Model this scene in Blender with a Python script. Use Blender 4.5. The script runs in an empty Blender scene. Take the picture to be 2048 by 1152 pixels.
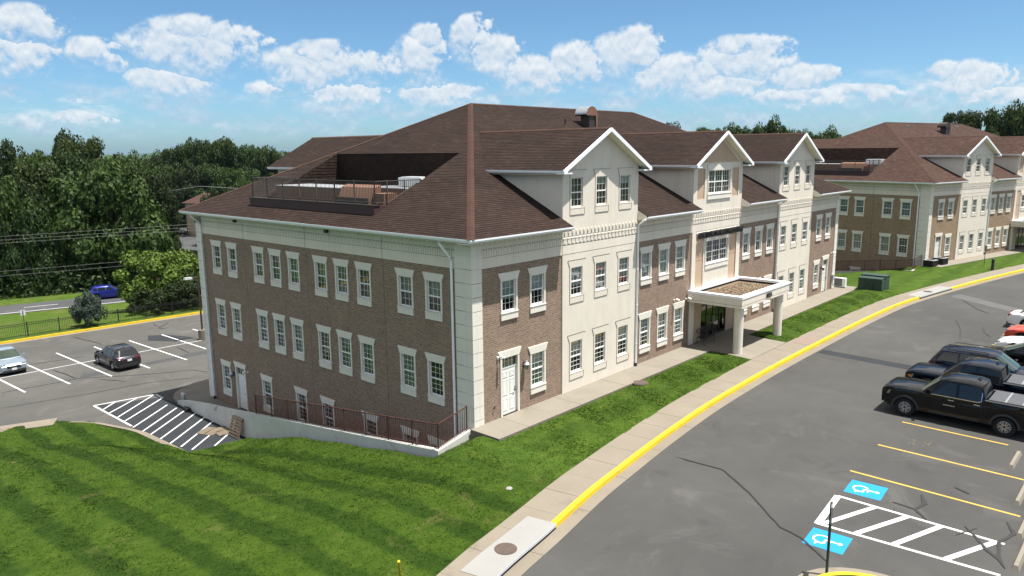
import bpy, math, random
from mathutils import Vector, Matrix

sc = bpy.context.scene
COL = sc.collection
R_ = math.radians
rnd = random.Random(7)

# ------------------------------------------------------------------ camera
cam_d = bpy.data.cameras.new('camera')
cam = bpy.data.objects.new('camera', cam_d)
COL.objects.link(cam)
cr, cu, cf = Vector((0.672156, -0.74034, -0.010155)), Vector((0.140538, 0.114105, 0.983478)), Vector((0.72695, 0.662477, -0.180742))
CAMPOS = Vector((-20.7858, -21.1383, 11.3691))
cam.matrix_world = Matrix(((cr.x, cu.x, -cf.x, CAMPOS.x), (cr.y, cu.y, -cf.y, CAMPOS.y), (cr.z, cu.z, -cf.z, CAMPOS.z), (0, 0, 0, 1)))
cam_d.sensor_width = 36.0
cam_d.lens = 26.1634
cam_d.clip_start = 0.1
cam_d.clip_end = 30000
sc.camera = cam
sc.render.resolution_x, sc.render.resolution_y = 1024, 576

# ------------------------------------------------------------------ render look
sc.view_settings.view_transform = 'Standard'
sc.view_settings.look = 'None'
sc.view_settings.exposure = 1.0
sc.view_settings.gamma = 1.0
sc.view_settings.use_curve_mapping = False
sc.render.engine = 'CYCLES'
cy = sc.cycles
cy.use_denoising = True
try:
    cy.denoiser = 'OPENIMAGEDENOISE'
except Exception:
    pass
cy.max_bounces = 6
cy.diffuse_bounces = 3
cy.glossy_bounces = 3
cy.transmission_bounces = 4
cy.transparent_max_bounces = 12
cy.volume_bounces = 0
cy.caustics_reflective = False
cy.caustics_refractive = False

# ------------------------------------------------------------------ sun
TOSUN = Vector((0.5, -1.0, 3.93)).normalized()
SUN_EL = math.asin(TOSUN.z)
SUN_AZ = math.atan2(TOSUN.x, TOSUN.y)
sun_d = bpy.data.lights.new('sun', 'SUN')
sun_d.energy = 5.0
sun_d.angle = R_(0.53)
sun_d.color = (1.0, 0.955, 0.89)
sun = bpy.data.objects.new('sun', sun_d)
sun.rotation_euler = TOSUN.to_track_quat('Z', 'Y').to_euler()
sun.location = (0, 0, 60)
COL.objects.link(sun)

# ------------------------------------------------------------------ sky with fair-weather cumulus
world = bpy.data.worlds.new('World')
sc.world = world
world.use_nodes = True
wn, wl = world.node_tree.nodes, world.node_tree.links
wn.clear()
def wnode(t, **kw):
    n = wn.new(t)
    for k, v in kw.items():
        setattr(n, k, v)
    return n
def wmath(op, a, b=None, c=None, clamp=False):
    n = wnode('ShaderNodeMath', operation=op, use_clamp=clamp)
    for i, v in enumerate((a, b, c)):
        if v is None:
            continue
        if isinstance(v, (int, float)):
            n.inputs[i].default_value = v
        else:
            wl.new(v, n.inputs[i])
    return n.outputs[0]
def wsmooth(v, lo, hi):
    n = wnode('ShaderNodeMapRange', interpolation_type='SMOOTHSTEP')
    wl.new(v, n.inputs[0])
    n.inputs[1].default_value, n.inputs[2].default_value = lo, hi
    return n.outputs[0]
def wcomb(a, b, c=0.0):
    n = wnode('ShaderNodeCombineXYZ')
    for i, v in enumerate((a, b, c)):
        if isinstance(v, (int, float)):
            n.inputs[i].default_value = v
        else:
            wl.new(v, n.inputs[i])
    return n.outputs[0]
def wnoise(vec, scale, detail=6.0, rough=0.55, dist=0.0):
    n = wnode('ShaderNodeTexNoise')
    n.inputs['Scale'].default_value = scale
    n.inputs['Detail'].default_value = detail
    n.inputs['Roughness'].default_value = rough
    n.inputs['Distortion'].default_value = dist
    wl.new(vec, n.inputs['Vector'])
    return n.outputs[0]
sky = wnode('ShaderNodeTexSky', sky_type='NISHITA')
sky.sun_disc = False
sky.sun_elevation = SUN_EL
sky.sun_rotation = SUN_AZ
sky.altitude = 0
sky.air_density = 0.6
sky.dust_density = 1.0
sky.ozone_density = 8.0
SKY_K = 0.08
tc = wnode('ShaderNodeTexCoord')
sep = wnode('ShaderNodeSeparateXYZ')
wl.new(tc.outputs['Generated'], sep.inputs[0])
azi = wmath('ARCTAN2', sep.outputs[1], sep.outputs[0])
ele = wmath('ARCSINE', sep.outputs[2])
# cumulus towers: azimuth, elevation, half width, half height (radians)
CLOUDS = [(1.2944, 0.1396, 0.0403, 0.0202), (1.3024, 0.1083, 0.0403, 0.0188), (1.1241, 0.125, 0.0706, 0.0302), (1.1197, 0.1449, 0.0336, 0.0168), (0.9799, 0.1056, 0.084, 0.0235), (0.973, 0.1219, 0.0403, 0.0168), (0.8544, 0.1159, 0.0403, 0.0302), (0.8473, 0.1402, 0.0188, 0.0188), (0.7865, 0.1433, 0.0255, 0.0255), (0.7515, 0.1157, 0.0336, 0.0269), (0.7128, 0.0967, 0.0504, 0.0235), (0.6547, 0.1082, 0.0302, 0.0269), (0.5847, 0.1188, 0.0437, 0.0302), (0.5277, 0.0928, 0.0672, 0.0235), (0.4373, 0.1045, 0.0538, 0.0269), (0.45, 0.1227, 0.0269, 0.0148), (0.3899, 0.0849, 0.0403, 0.0168), (0.3558, 0.0834, 0.0255, 0.0148), (1.2302, 0.1131, 0.0323, 0.0175), (0.2091, 0.0707, 0.0336, 0.0215), (0.2246, 0.0824, 0.0168, 0.0134), (0.9446, 0.0725, 0.0403, 0.0148), (0.8365, 0.0726, 0.0538, 0.0148), (1.1656, 0.084, 0.0403, 0.0161), (0.3216, 0.0647, 0.047, 0.0108), (0.383, 0.064, 0.0605, 0.0108), (1.2571, 0.0428, 0.0302, 0.0094), (0.466, 0.0788, 0.0806, 0.0148), (0.1746, 0.0555, 0.0403, 0.0094), (1.0536, 0.0776, 0.0269, 0.0108)]
CLOUDS = [(a, e - 0.002, w * 1.08, h * 1.22) for a, e, w, h in CLOUDS]
def field(el):
    uv = wcomb(azi, el, 0.37)
    f1 = wnoise(uv, 15.0, 4.0, 0.6)
    f2 = wnoise(uv, 50.0, 6.0, 0.60, 0.2)
    return f1, f2
f1, f2 = field(ele)
_, f2u = field(wmath('ADD', ele, 0.007))
au = wmath('ADD', azi, wmath('MULTIPLY_ADD', wmath('SUBTRACT', f1, 0.5), 0.085, wmath('MULTIPLY', wmath('SUBTRACT', f2, 0.5), 0.045)))
ev = wmath('ADD', ele, wmath('MULTIPLY', wmath('SUBTRACT', f2, 0.5), 0.030))
tot, ht = None, None
for a, e, w, h in CLOUDS:
    dx = wmath('MULTIPLY_ADD', au, 1.0 / w, -a / w)
    dy = wmath('MULTIPLY_ADD', ev, 1.0 / h, -e / h)
    b = wmath('SUBTRACT', 1.0, wmath('MULTIPLY_ADD', dx, dx, wmath('MULTIPLY', dy, dy)))
    if tot is None:
        tot, ht = b, dy
    else:
        ht = wmath('MULTIPLY_ADD', wmath('GREATER_THAN', b, tot), wmath('SUBTRACT', dy, ht), ht)
        tot = wmath('MAXIMUM', tot, b)
tot = wmath('MAXIMUM', tot, -1.3)
ht = wmath('MINIMUM', wmath('MAXIMUM', ht, -1.2), 1.2)
dens = wmath('MULTIPLY_ADD', tot, 0.46, wmath('MULTIPLY', wmath('SUBTRACT', f2, 0.5), 1.5))
# crisp tops, soft bases
soft = wmath('MULTIPLY_ADD', wsmooth(ht, 0.5, -0.9), 0.75, 0.25)
mbig = wmath('DIVIDE', wmath('ADD', dens, 0.10), soft, clamp=True)
mbig = wmath('MULTIPLY', wmath('MULTIPLY', mbig, mbig), wmath('MULTIPLY_ADD', mbig, -2.0, 3.0))
# thin ragged scraps low over the horizon
fl = wnoise(wcomb(azi, wmath('MULTIPLY', ele, 2.4), 2.1), 19.0, 7.0, 0.60, 0.3)
band = wmath('MULTIPLY', wsmooth(ele, 0.115, 0.06), wsmooth(ele, 0.002, 0.03))
mlow = wmath('MULTIPLY', wsmooth(wmath('MULTIPLY_ADD', band, 0.20, fl), 0.56, 0.90), wmath('MULTIPLY', band, 0.85))
mask = wmath('MULTIPLY', wmath('MAXIMUM', wmath('MULTIPLY', mbig, 0.93), mlow), wsmooth(ele, 0.0, 0.03))
grad = wmath('MULTIPLY', wmath('SUBTRACT', f2, f2u), 1.5)
lit = wmath('ADD', wmath('MULTIPLY_ADD', ht, 0.36, 0.52), grad)
lit = wmath('ADD', lit, wmath('MULTIPLY', mlow, 0.15), clamp=True)
def mixrgb(f, a, b, mode='MIX'):
    n = wnode('ShaderNodeMixRGB', blend_type=mode)
    for i, v in enumerate((f, a, b)):
        if isinstance(v, float):
            n.inputs[i].default_value = v
        elif isinstance(v, tuple):
            n.inputs[i].default_value = (*v, 1)
        else:
            wl.new(v, n.inputs[i])
    return n.outputs[0]
CSH = tuple(c / SKY_K for c in (0.215, 0.295, 0.385))     # shaded cloud
CLT = tuple(c / SKY_K for c in (0.445, 0.465, 0.478))      # sunlit cloud
skyc = mixrgb(1.0, sky.outputs[0], (1.0, 1.16, 1.02), 'MULTIPLY')
near_c = mixrgb(mask, skyc, mixrgb(lit, CSH, CLT))
# unseen cumulus overhead and all round, added bright and warm to lift ambient light
pz = wmath('MAXIMUM', wmath('ADD', sep.outputs[2], 0.10), 0.05)
pv = wcomb(wmath('DIVIDE', sep.outputs[0], pz), wmath('DIVIDE', sep.outputs[1], pz), 1.7)
ov = wnoise(pv, 1.6, 5.0, 0.58, 0.2)
mo = wmath('MULTIPLY', wsmooth(ov, 0.43, 0.54), wsmooth(ele, 0.215, 0.34))
lowc = wmath('MULTIPLY', wsmooth(wmath('MULTIPLY_ADD', band, 0.15, fl), 0.58, 0.80), 0.85)
mo = wmath('MAXIMUM', mo, lowc)
far_c = mixrgb(wmath('MULTIPLY', mo, 0.95), skyc, mixrgb(wsmooth(ov, 0.50, 0.70), tuple(c / SKY_K for c in (0.62, 0.60, 0.565)), tuple(c / SKY_K for c in (0.50, 0.49, 0.475))))
front = wmath('MULTIPLY', wmath('LESS_THAN', ele, 0.212), wmath('MULTIPLY', wmath('GREATER_THAN', azi, -0.05), wmath('LESS_THAN', azi, 1.52)))
bg_a, bg_b = wnode('ShaderNodeBackground'), wnode('ShaderNodeBackground')
wl.new(far_c, bg_a.inputs[0]); wl.new(near_c, bg_b.inputs[0])
bg_a.inputs[1].default_value = bg_b.inputs[1].default_value = SKY_K
mxs = wnode('ShaderNodeMixShader')
wl.new(front, mxs.inputs[0]); wl.new(bg_a.outputs[0], mxs.inputs[1]); wl.new(bg_b.outputs[0], mxs.inputs[2])
wo = wnode('ShaderNodeOutputWorld')
wl.new(mxs.outputs[0], wo.inputs[0])
try:
    world.cycles.sampling_method = 'MANUAL'
    world.cycles.sample_map_resolution = 512
except Exception:
    pass

# ------------------------------------------------------------------ mesh helper
class MB:
    def __init__(s):
        s.v, s.f, s.m = [], [], []
    def q(s, pts, m=0):
        n = len(s.v)
        s.v.extend([tuple(p) for p in pts])
        s.f.append(tuple(range(n, n + len(pts))))
        s.m.append(m)
    def box(s, a, b, m=0):
        x0, y0, z0 = a
        x1, y1, z1 = b
        if x0 > x1: x0, x1 = x1, x0
        if y0 > y1: y0, y1 = y1, y0
        if z0 > z1: z0, z1 = z1, z0
        n = len(s.v)
        s.v.extend([(x0, y0, z0), (x1, y0, z0), (x1, y1, z0), (x0, y1, z0), (x0, y0, z1), (x1, y0, z1), (x1, y1, z1), (x0, y1, z1)])
        for f in ((0, 3, 2, 1), (4, 5, 6, 7), (0, 1, 5, 4), (1, 2, 6, 5), (2, 3, 7, 6), (3, 0, 4, 7)):
            s.f.append(tuple(n + i for i in f))
            s.m.append(m)
    def hexa(s, p, m=0):           # 8 points: bottom 4 (ccw), top 4
        n = len(s.v)
        s.v.extend([tuple(q) for q in p])
        for f in ((0, 3, 2, 1), (4, 5, 6, 7), (0, 1, 5, 4), (1, 2, 6, 5), (2, 3, 7, 6), (3, 0, 4, 7)):
            s.f.append(tuple(n + i for i in f))
            s.m.append(m)
    def bar(s, a, b, w, h=None, m=0, up=(0, 0, 1)):
        a, b = Vector(a), Vector(b)
        h = w if h is None else h
        d = (b - a).normalized()
        u = Vector(up)
        if abs(d.dot(u)) > 0.98:
            u = Vector((0, 1, 0))
        r = d.cross(u).normalized()
        u = r.cross(d)
        r, u = r * w / 2, u * h / 2
        s.hexa([a - r - u, a + r - u, b + r - u, b - r - u, a - r + u, a + r + u, b + r + u, b - r + u], m)
    def tube(s, pts, rad, seg=8, m=0, cap=True):
        pts = [Vector(p) for p in pts]
        rads = rad if isinstance(rad, (list, tuple)) else [rad] * len(pts)
        rings = []
        for i, p in enumerate(pts):
            d = (pts[min(i + 1, len(pts) - 1)] - pts[max(i - 1, 0)]).normalized()
            u = Vector((0, 0, 1)) if abs(d.z) < 0.9 else Vector((0, 1, 0))
            r = d.cross(u).normalized()
            u = r.cross(d)
            n = len(s.v)
            for k in range(seg):
                t = 2 * math.pi * k / seg
                s.v.append(tuple(p + r * (math.cos(t) * rads[i]) + u * (math.sin(t) * rads[i])))
            rings.append(n)
        for a, b in zip(rings, rings[1:]):
            for k in range(seg):
                s.f.append((a + k, a + (k + 1) % seg, b + (k + 1) % seg, b + k))
                s.m.append(m)
        if cap:
            s.f.append(tuple(rings[0] + k for k in reversed(range(seg)))); s.m.append(m)
            s.f.append(tuple(rings[-1] + k for k in range(seg))); s.m.append(m)
    def cyl(s, c, r, z0, z1, seg=16, m=0, r1=None):
        s.tube([(c[0], c[1], z0), (c[0], c[1], z1)], [r, r if r1 is None else r1], seg, m)
    def lathe(s, prof, seg=24, axis='x', c=(0, 0, 0), m=0, close=False):
        rings = []
        for (r, h) in prof:
            n = len(s.v)
            for k in range(seg):
                t = 2 * math.pi * k / seg
                a, b = r * math.cos(t), r * math.sin(t)
                p = (h, a, b) if axis == 'x' else ((a, h, b) if axis == 'y' else (a, b, h))
                s.v.append((c[0] + p[0], c[1] + p[1], c[2] + p[2]))
            rings.append(n)
        prs = list(zip(rings, rings[1:]))
        if close:
            prs.append((rings[-1], rings[0]))
        for a, b in prs:
            for k in range(seg):
                s.f.append((a + k, a + (k + 1) % seg, b + (k + 1) % seg, b + k))
                s.m.append(m)
    def mesh(s, name, mats, smooth=None):
        me = bpy.data.meshes.new(name)
        me.from_pydata(s.v, [], s.f)
        for mt in (mats if isinstance(mats, (list, tuple)) else [mats]):
            me.materials.append(mt)
        if any(s.m):
            me.polygons.foreach_set('material_index', s.m)
        if smooth is not None:
            me.shade_smooth()
            if smooth < 179:
                me.set_sharp_from_angle(angle=R_(smooth))
        me.update()
        return me
    def build(s, name, mats, parent=None, smooth=None, loc=None, rot=None):
        return obj(name, s.mesh(name, mats, smooth), parent, loc, rot)

def obj(name, me, parent=None, loc=None, rot=None):
    o = bpy.data.objects.new(name, me)
    COL.objects.link(o)
    if parent is not None:
        o.parent = parent
    if loc is not None:
        o.location = loc
    if rot is not None:
        o.rotation_euler = rot
    return o
def tag(o, label, cat, group=None):
    o['label'], o['category'] = label, cat
    if group:
        o['group'] = group
    return o
def empty(name, loc=(0, 0, 0), rz=0.0, parent=None):
    o = obj(name, None, parent, loc, (0, 0, rz))
    o.empty_display_size = 0.3
    return o
def struct(o):
    o['kind'] = 'structure'
    return o
def stuff(o):
    o['kind'] = 'stuff'
    return o
KIDS = {}
def kids(o):
    return list(o.children)
def copy_tree(o, parent=None, keep=None, swap=None):
    c = o.copy()
    COL.objects.link(c)
    c.parent = parent
    if swap and o.type == 'MESH':
        for i, sl in enumerate(c.material_slots):
            if sl.material and sl.material.name in swap:
                nm = sl.material.name
                sl.link = 'OBJECT'
                sl.material = swap[nm]
    for ch in kids(o):
        if keep is None or keep(ch):
            copy_tree(ch, c, keep, swap)
    return c

# ------------------------------------------------------------------ materials
def nodes_of(m):
    return m.node_tree.nodes, m.node_tree.links
def base_mat(name, col=(0.5, 0.5, 0.5), rough=0.6, metal=0.0, spec=0.5, coat=0.0):
    m = bpy.data.materials.new(name)
    m.use_nodes = True
    b = m.node_tree.nodes['Principled BSDF']
    b.inputs['Base Color'].default_value = (*col, 1)
    b.inputs['Roughness'].default_value = rough
    b.inputs['Metallic'].default_value = metal
    b.inputs['Specular IOR Level'].default_value = spec
    b.inputs['Coat Weight'].default_value = coat
    b.inputs['Coat Roughness'].default_value = 0.04
    return m
def N(m, t, **kw):
    n = m.node_tree.nodes.new(t)
    for k, v in kw.items():
        setattr(n, k, v)
    return n
def L(m, a, b):
    m.node_tree.links.new(a, b)
def ramp(m, fac, stops):
    n = N(m, 'ShaderNodeValToRGB')
    e = n.color_ramp.elements
    while len(e) < len(stops):
        e.new(0.5)
    for el, (p, c) in zip(e, stops):
        el.position = p
        el.color = (*c, 1)
    L(m, fac, n.inputs[0])
    return n.outputs[0]
def noise(m, scale, detail=4.0, rough=0.55, vec=None, dist=0.0, coord='Object'):
    n = N(m, 'ShaderNodeTexNoise')
    n.inputs['Scale'].default_value = scale
    n.inputs['Detail'].default_value = detail
    n.inputs['Roughness'].default_value = rough
    n.inputs['Distortion'].default_value = dist
    if vec is None:
        t = N(m, 'ShaderNodeTexCoord')
        vec = t.outputs[coord]
    L(m, vec, n.inputs['Vector'])
    return n.outputs[0]
def mapping(m, scale=(1, 1, 1), rot=(0, 0, 0), loc=(0, 0, 0), coord='Object', src=None):
    mp = N(m, 'ShaderNodeMapping')
    mp.inputs['Scale'].default_value = scale
    mp.inputs['Rotation'].default_value = rot
    mp.inputs['Location'].default_value = loc
    if src is None:
        src = N(m, 'ShaderNodeTexCoord').outputs[coord]
    L(m, src, mp.inputs[0])
    return mp.outputs[0]
def mixc(m, fac, a, b, mode='MIX'):
    n = N(m, 'ShaderNodeMixRGB', blend_type=mode)
    for i, v in enumerate((fac, a, b)):
        if isinstance(v, (int, float)):
            n.inputs[i].default_value = v
        elif isinstance(v, tuple):
            n.inputs[i].default_value = (*v, 1)
        else:
            L(m, v, n.inputs[i])
    return n.outputs[0]
def mmath(m, op, a, b=None, clamp=False):
    n = N(m, 'ShaderNodeMath', operation=op, use_clamp=clamp)
    for i, v in enumerate((a, b)):
        if v is None:
            continue
        if isinstance(v, (int, float)):
            n.inputs[i].default_value = v
        else:
            L(m, v, n.inputs[i])
    return n.outputs[0]
def bsdf(m):
    return m.node_tree.nodes['Principled BSDF']
def setcol(m, out):
    L(m, out, bsdf(m).inputs['Base Color'])
def bump(m, h, strength=0.3, dist=0.01):
    n = N(m, 'ShaderNodeBump')
    n.inputs['Strength'].default_value = strength
    n.inputs['Distance'].default_value = dist
    L(m, h, n.inputs['Height'])
    L(m, n.outputs[0], bsdf(m).inputs['Normal'])
def grainy(name, col, var=0.25, scale=3.0, rough=0.8, fine=60.0, spec=0.3, bmp=0.0, stain=None):
    """a plain mineral surface: broad mottling plus fine grain"""
    m = base_mat(name, col, rough, spec=spec)
    a = noise(m, scale, 5.0, 0.6)
    b = noise(m, fine, 3.0, 0.6)
    k = mmath(m, 'ADD', mmath(m, 'MULTIPLY', a, 0.65), mmath(m, 'MULTIPLY', b, 0.35))
    lo = tuple(c * (1 - var) for c in col)
    hi = tuple(min(1, c * (1 + var)) for c in col)
    c = ramp(m, k, [(0.28, lo), (0.72, hi)])
    if stain:
        s = noise(m, stain[1], 6.0, 0.65, dist=0.6)
        c = mixc(m, ramp(m, s, [(stain[2], (0, 0, 0)), (stain[2] + 0.14, (1, 1, 1))]), c, stain[0])
    setcol(m, c)
    if bmp:
        bump(m, b, bmp, 0.01)
    return m

def brick_mat(name, c1, c2, mortar, dark):
    m = base_mat(name, c1, 0.9, spec=0.2)
    tcn = N(m, 'ShaderNodeTexCoord')
    sp = N(m, 'ShaderNodeSeparateXYZ')
    L(m, tcn.outputs['Object'], sp.inputs[0])
    cb = N(m, 'ShaderNodeCombineXYZ')
    L(m, mmath(m, 'ADD', sp.outputs[0], sp.outputs[1]), cb.inputs[0])
    L(m, sp.outputs[2], cb.inputs[1])
    br = N(m, 'ShaderNodeTexBrick')
    br.offset = 0.5
    L(m, cb.outputs[0], br.inputs['Vector'])
    br.inputs['Scale'].default_value = 1.0
    br.inputs['Brick Width'].default_value = 0.212
    br.inputs['Row Height'].default_value = 0.0813
    br.inputs['Mortar Size'].default_value = 0.0075
    br.inputs['Mortar Smooth'].default_value = 0.12
    br.inputs['Bias'].default_value = -0.1
    br.inputs['Color1'].default_value = (*c1, 1)
    br.inputs['Color2'].default_value = (*c2, 1)
    br.inputs['Mortar'].default_value = (*mortar, 1)
    n1 = noise(m, 0.9, 5.0, 0.6, cb.outputs[0])
    # odd dark-fired and pale bricks: a coarse cell noise of brick size
    vn = N(m, 'ShaderNodeTexNoise')
    vn.inputs['Scale'].default_value = 1.0
    vn.inputs['Detail'].default_value = 2.0
    mp = mapping(m, (4.3, 12.0, 1.0), src=cb.outputs[0])
    L(m, mp, vn.inputs['Vector'])
    c = mixc(m, ramp(m, vn.outputs[0], [(0.52, (0, 0, 0)), (0.72, (0.6, 0.6, 0.6))]), br.outputs['Color'], dark)
    c = mixc(m, 0.35, c, ramp(m, n1, [(0.3, (0.62, 0.62, 0.62)), (0.7, (1.0, 1.0, 1.0))]), 'MULTIPLY')
    setcol(m, c)
    inv = mmath(m, 'SUBTRACT', 1.0, br.outputs['Fac'])
    bump(m, inv, 0.7, 0.012)
    return m

def shingle_mat(name, cols, streak=0.5):
    m = base_mat(name, cols[0], 0.92, spec=0.2)
    g = N(m, 'ShaderNodeNewGeometry')
    c = ramp(m, g.outputs['Random Per Island'], [(0.0, cols[0]), (0.3, cols[1]), (0.62, cols[2]), (1.0, cols[3])])
    w = noise(m, 0.32, 6.0, 0.62, dist=0.4)
    c = mixc(m, streak, c, ramp(m, w, [(0.32, (0.42, 0.42, 0.44)), (0.62, (1.0, 1.0, 1.0))]), 'MULTIPLY')
    gr = noise(m, 90.0, 3.0, 0.7)
    c = mixc(m, 0.45, c, ramp(m, gr, [(0.3, (0.6, 0.6, 0.6)), (0.7, (1.0, 1.0, 1.0))]), 'MULTIPLY')
    setcol(m, c)
    bump(m, gr, 0.35, 0.004)
    return m

M = {}
M['brick'] = brick_mat('brown_brick', (0.305, 0.208, 0.150), (0.215, 0.142, 0.106), (0.44, 0.375, 0.305), (0.165, 0.108, 0.085))
M['brick_tan'] = brick_mat('tan_brick', (0.34, 0.235, 0.150), (0.255, 0.172, 0.112), (0.42, 0.345, 0.255), (0.18, 0.120, 0.080))
def weathered(name, col, var, rough):
    """painted render: faint mottling, vertical rain streaks, a few grimy runs"""
    m = base_mat(name, col, rough, spec=0.2)
    o = N(m, 'ShaderNodeTexCoord').outputs['Object']
    a = noise(m, 0.8, 5.0, 0.6, o)
    st = noise(m, 1.0, 5.0, 0.65, mapping(m, (5.0, 5.0, 0.28), src=o))
    st2 = noise(m, 1.0, 4.0, 0.6, mapping(m, (1.3, 1.3, 0.12), loc=(3, 1, 0), src=o))
    f = noise(m, 45.0, 3.0, 0.6, o)
    c = ramp(m, a, [(0.3, tuple(k * (1 - var) for k in col)), (0.7, tuple(k * (1 + var) for k in col))])
    c = mixc(m, ramp(m, st, [(0.52, (0, 0, 0)), (0.80, (0.5, 0.5, 0.5))]), c, tuple(k * 0.78 for k in col))
    c = mixc(m, ramp(m, st2, [(0.55, (0, 0, 0)), (0.85, (0.55, 0.55, 0.55))]), c, (col[0] * 0.72, col[1] * 0.73, col[2] * 0.74))
    c = mixc(m, 0.25, c, ramp(m, f, [(0.3, (0.85, 0.85, 0.85)), (0.7, (1, 1, 1))]), 'MULTIPLY')
    setcol(m, c)
    bump(m, f, 0.08, 0.01)
    return m
M['stucco'] = weathered('cream_stucco', (0.715, 0.655, 0.56), 0.05, 0.9)
M['trim'] = weathered('limestone_trim', (0.74, 0.70, 0.62), 0.05, 0.85)
M['tan'] = grainy('tan_stucco', (0.50, 0.37, 0.26), 0.06, 0.9, 0.9, 40.0, 0.2)
M['joint'] = base_mat('dark_joint', (0.14, 0.12, 0.10), 0.9)
M['gutter'] = grainy('white_aluminium', (0.86, 0.88, 0.91), 0.05, 1.5, 0.35, 20.0, 0.5)
M['white'] = base_mat('white_vinyl', (0.84, 0.84, 0.82), 0.4)
M['door'] = grainy('white_door_paint', (0.80, 0.79, 0.75), 0.03, 1.0, 0.45, 20.0, 0.5)
M['soffit'] = base_mat('cream_soffit', (0.72, 0.69, 0.56), 0.6)
M['roof'] = shingle_mat('brown_shingle', [(0.0252, 0.0144, 0.0111), (0.0333, 0.0196, 0.0152), (0.0289, 0.0166, 0.0126), (0.0422, 0.0255, 0.0196)])
M['roof2'] = shingle_mat('red_brown_shingle', [(0.0442, 0.0247, 0.0187), (0.0731, 0.0399, 0.0289), (0.0561, 0.0314, 0.0238), (0.0892, 0.0527, 0.0391)], 0.25)
M['roofcap'] = shingle_mat('cap_shingle', [(0.0608, 0.0328, 0.0240), (0.0672, 0.0360, 0.0272), (0.0720, 0.0392, 0.0288), (0.0784, 0.0432, 0.0328)], 0.2)  # caps lighter than the slopes: their sunlit look is put into the colour
M['bronze'] = base_mat('dark_bronze_metal', (0.055, 0.042, 0.036), 0.5, 0.3)
M['fascia'] = grainy('maroon_fascia', (0.060, 0.032, 0.034), 0.12, 0.8, 0.6, 20.0)
M['copper'] = grainy('copper_brown_metal', (0.21, 0.112, 0.075), 0.14, 2.0, 0.5, 20.0)
M['black'] = base_mat('black_metal', (0.014, 0.014, 0.015), 0.45)
M['rubber'] = base_mat('rubber', (0.016, 0.016, 0.017), 0.85, spec=0.2)
M['galv'] = base_mat('galvanised_steel', (0.52, 0.54, 0.56), 0.38, 0.75)
M['grey_metal'] = grainy('grey_painted_metal', (0.3500, 0.3640, 0.3780), 0.06, 2.0, 0.5, 20.0)
M['rail'] = base_mat('rust_red_railing', (0.085, 0.030, 0.026), 0.55)
M['roof_rail'] = base_mat('weathered_bronze_railing', (0.095, 0.080, 0.070), 0.55, 0.2)
M['membrane'] = grainy('dark_roof_membrane', (0.035, 0.033, 0.032), 0.3, 1.5, 0.95, 40.0)
M['gravel'] = grainy('gravel_stone', (0.40, 0.29, 0.19), 0.2, 2.0, 0.95, 50.0)
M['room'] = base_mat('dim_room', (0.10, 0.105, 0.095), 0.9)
M['blind'] = base_mat('pale_blind', (0.58, 0.62, 0.54), 0.8)
M['blind2'] = base_mat('white_blind', (0.76, 0.77, 0.73), 0.8)
def glass_mat(name, tint, refl):
    m = bpy.data.materials.new(name)
    m.use_nodes = True
    n, l = nodes_of(m)
    n.clear()
    tr = n.new('ShaderNodeBsdfTransparent'); tr.inputs[0].default_value = (*tint, 1)
    gl = n.new('ShaderNodeBsdfGlossy'); gl.inputs['Roughness'].default_value = 0.015
    gl.inputs[0].default_value = (0.95, 1.0, 0.97, 1)
    fr = n.new('ShaderNodeFresnel'); fr.inputs[0].default_value = 1.5
    ad = n.new('ShaderNodeMath'); ad.operation = 'MULTIPLY_ADD'; ad.inputs[1].default_value = 1.0; ad.inputs[2].default_value = refl
    nt = n.new('ShaderNodeTexNoise'); nt.inputs['Scale'].default_value = 1.1
    tcn = n.new('ShaderNodeTexCoord'); l.new(tcn.outputs['Object'], nt.inputs['Vector'])
    bp = n.new('ShaderNodeBump'); bp.inputs['Strength'].default_value = 0.05; bp.inputs['Distance'].default_value = 0.02
    l.new(nt.outputs[0], bp.inputs['Height']); l.new(bp.outputs[0], gl.inputs['Normal'])
    mx = n.new('ShaderNodeMixShader'); o = n.new('ShaderNodeOutputMaterial')
    l.new(fr.outputs[0], ad.inputs[0]); l.new(ad.outputs[0], mx.inputs[0]); l.new(tr.outputs[0], mx.inputs[1]); l.new(gl.outputs[0], mx.inputs[2]); l.new(mx.outputs[0], o.inputs[0])
    return m
M['glass'] = glass_mat('window_glass', (0.86, 0.93, 0.88), 0.07)
M['glass_dark'] = glass_mat('tinted_door_glass', (0.22, 0.24, 0.23), 0.06)
# paving
M['concrete'] = grainy('concrete', (0.195, 0.175, 0.142), 0.12, 0.7, 0.9, 30.0, 0.25, 0.1, ((0.149, 0.132, 0.102), 0.5, 0.62))
M['concrete2'] = grainy('warm_concrete', (0.188, 0.162, 0.127), 0.12, 0.7, 0.9, 30.0, 0.25, 0.1, ((0.122, 0.102, 0.078), 0.4, 0.62))
M['concrete_new'] = grainy('pale_new_concrete', (0.238, 0.234, 0.221), 0.07, 0.9, 0.85, 30.0, 0.25, 0.05)
M['wallconc'] = grainy('stained_wall_concrete', (0.56, 0.55, 0.51), 0.15, 0.8, 0.9, 30.0, 0.2, 0.1, ((0.17, 0.16, 0.14), 0.7, 0.60))
M['yellow'] = grainy('yellow_kerb_paint', (0.50, 0.355, 0.013), 0.20, 1.3, 0.7, 26.0, 0.35, 0.0, ((0.22, 0.185, 0.13), 4.5, 0.60))
M['whitepaint'] = grainy('white_road_paint', (0.56, 0.56, 0.565), 0.12, 2.5, 0.7, 30.0, 0.3, 0.0, ((0.22, 0.22, 0.215), 6.0, 0.61))
M['yellowpaint'] = grainy('yellow_road_paint', (0.46, 0.30, 0.056), 0.15, 2.5, 0.7, 30.0, 0.3, 0.0, ((0.17, 0.13, 0.07), 5.0, 0.60))
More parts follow.
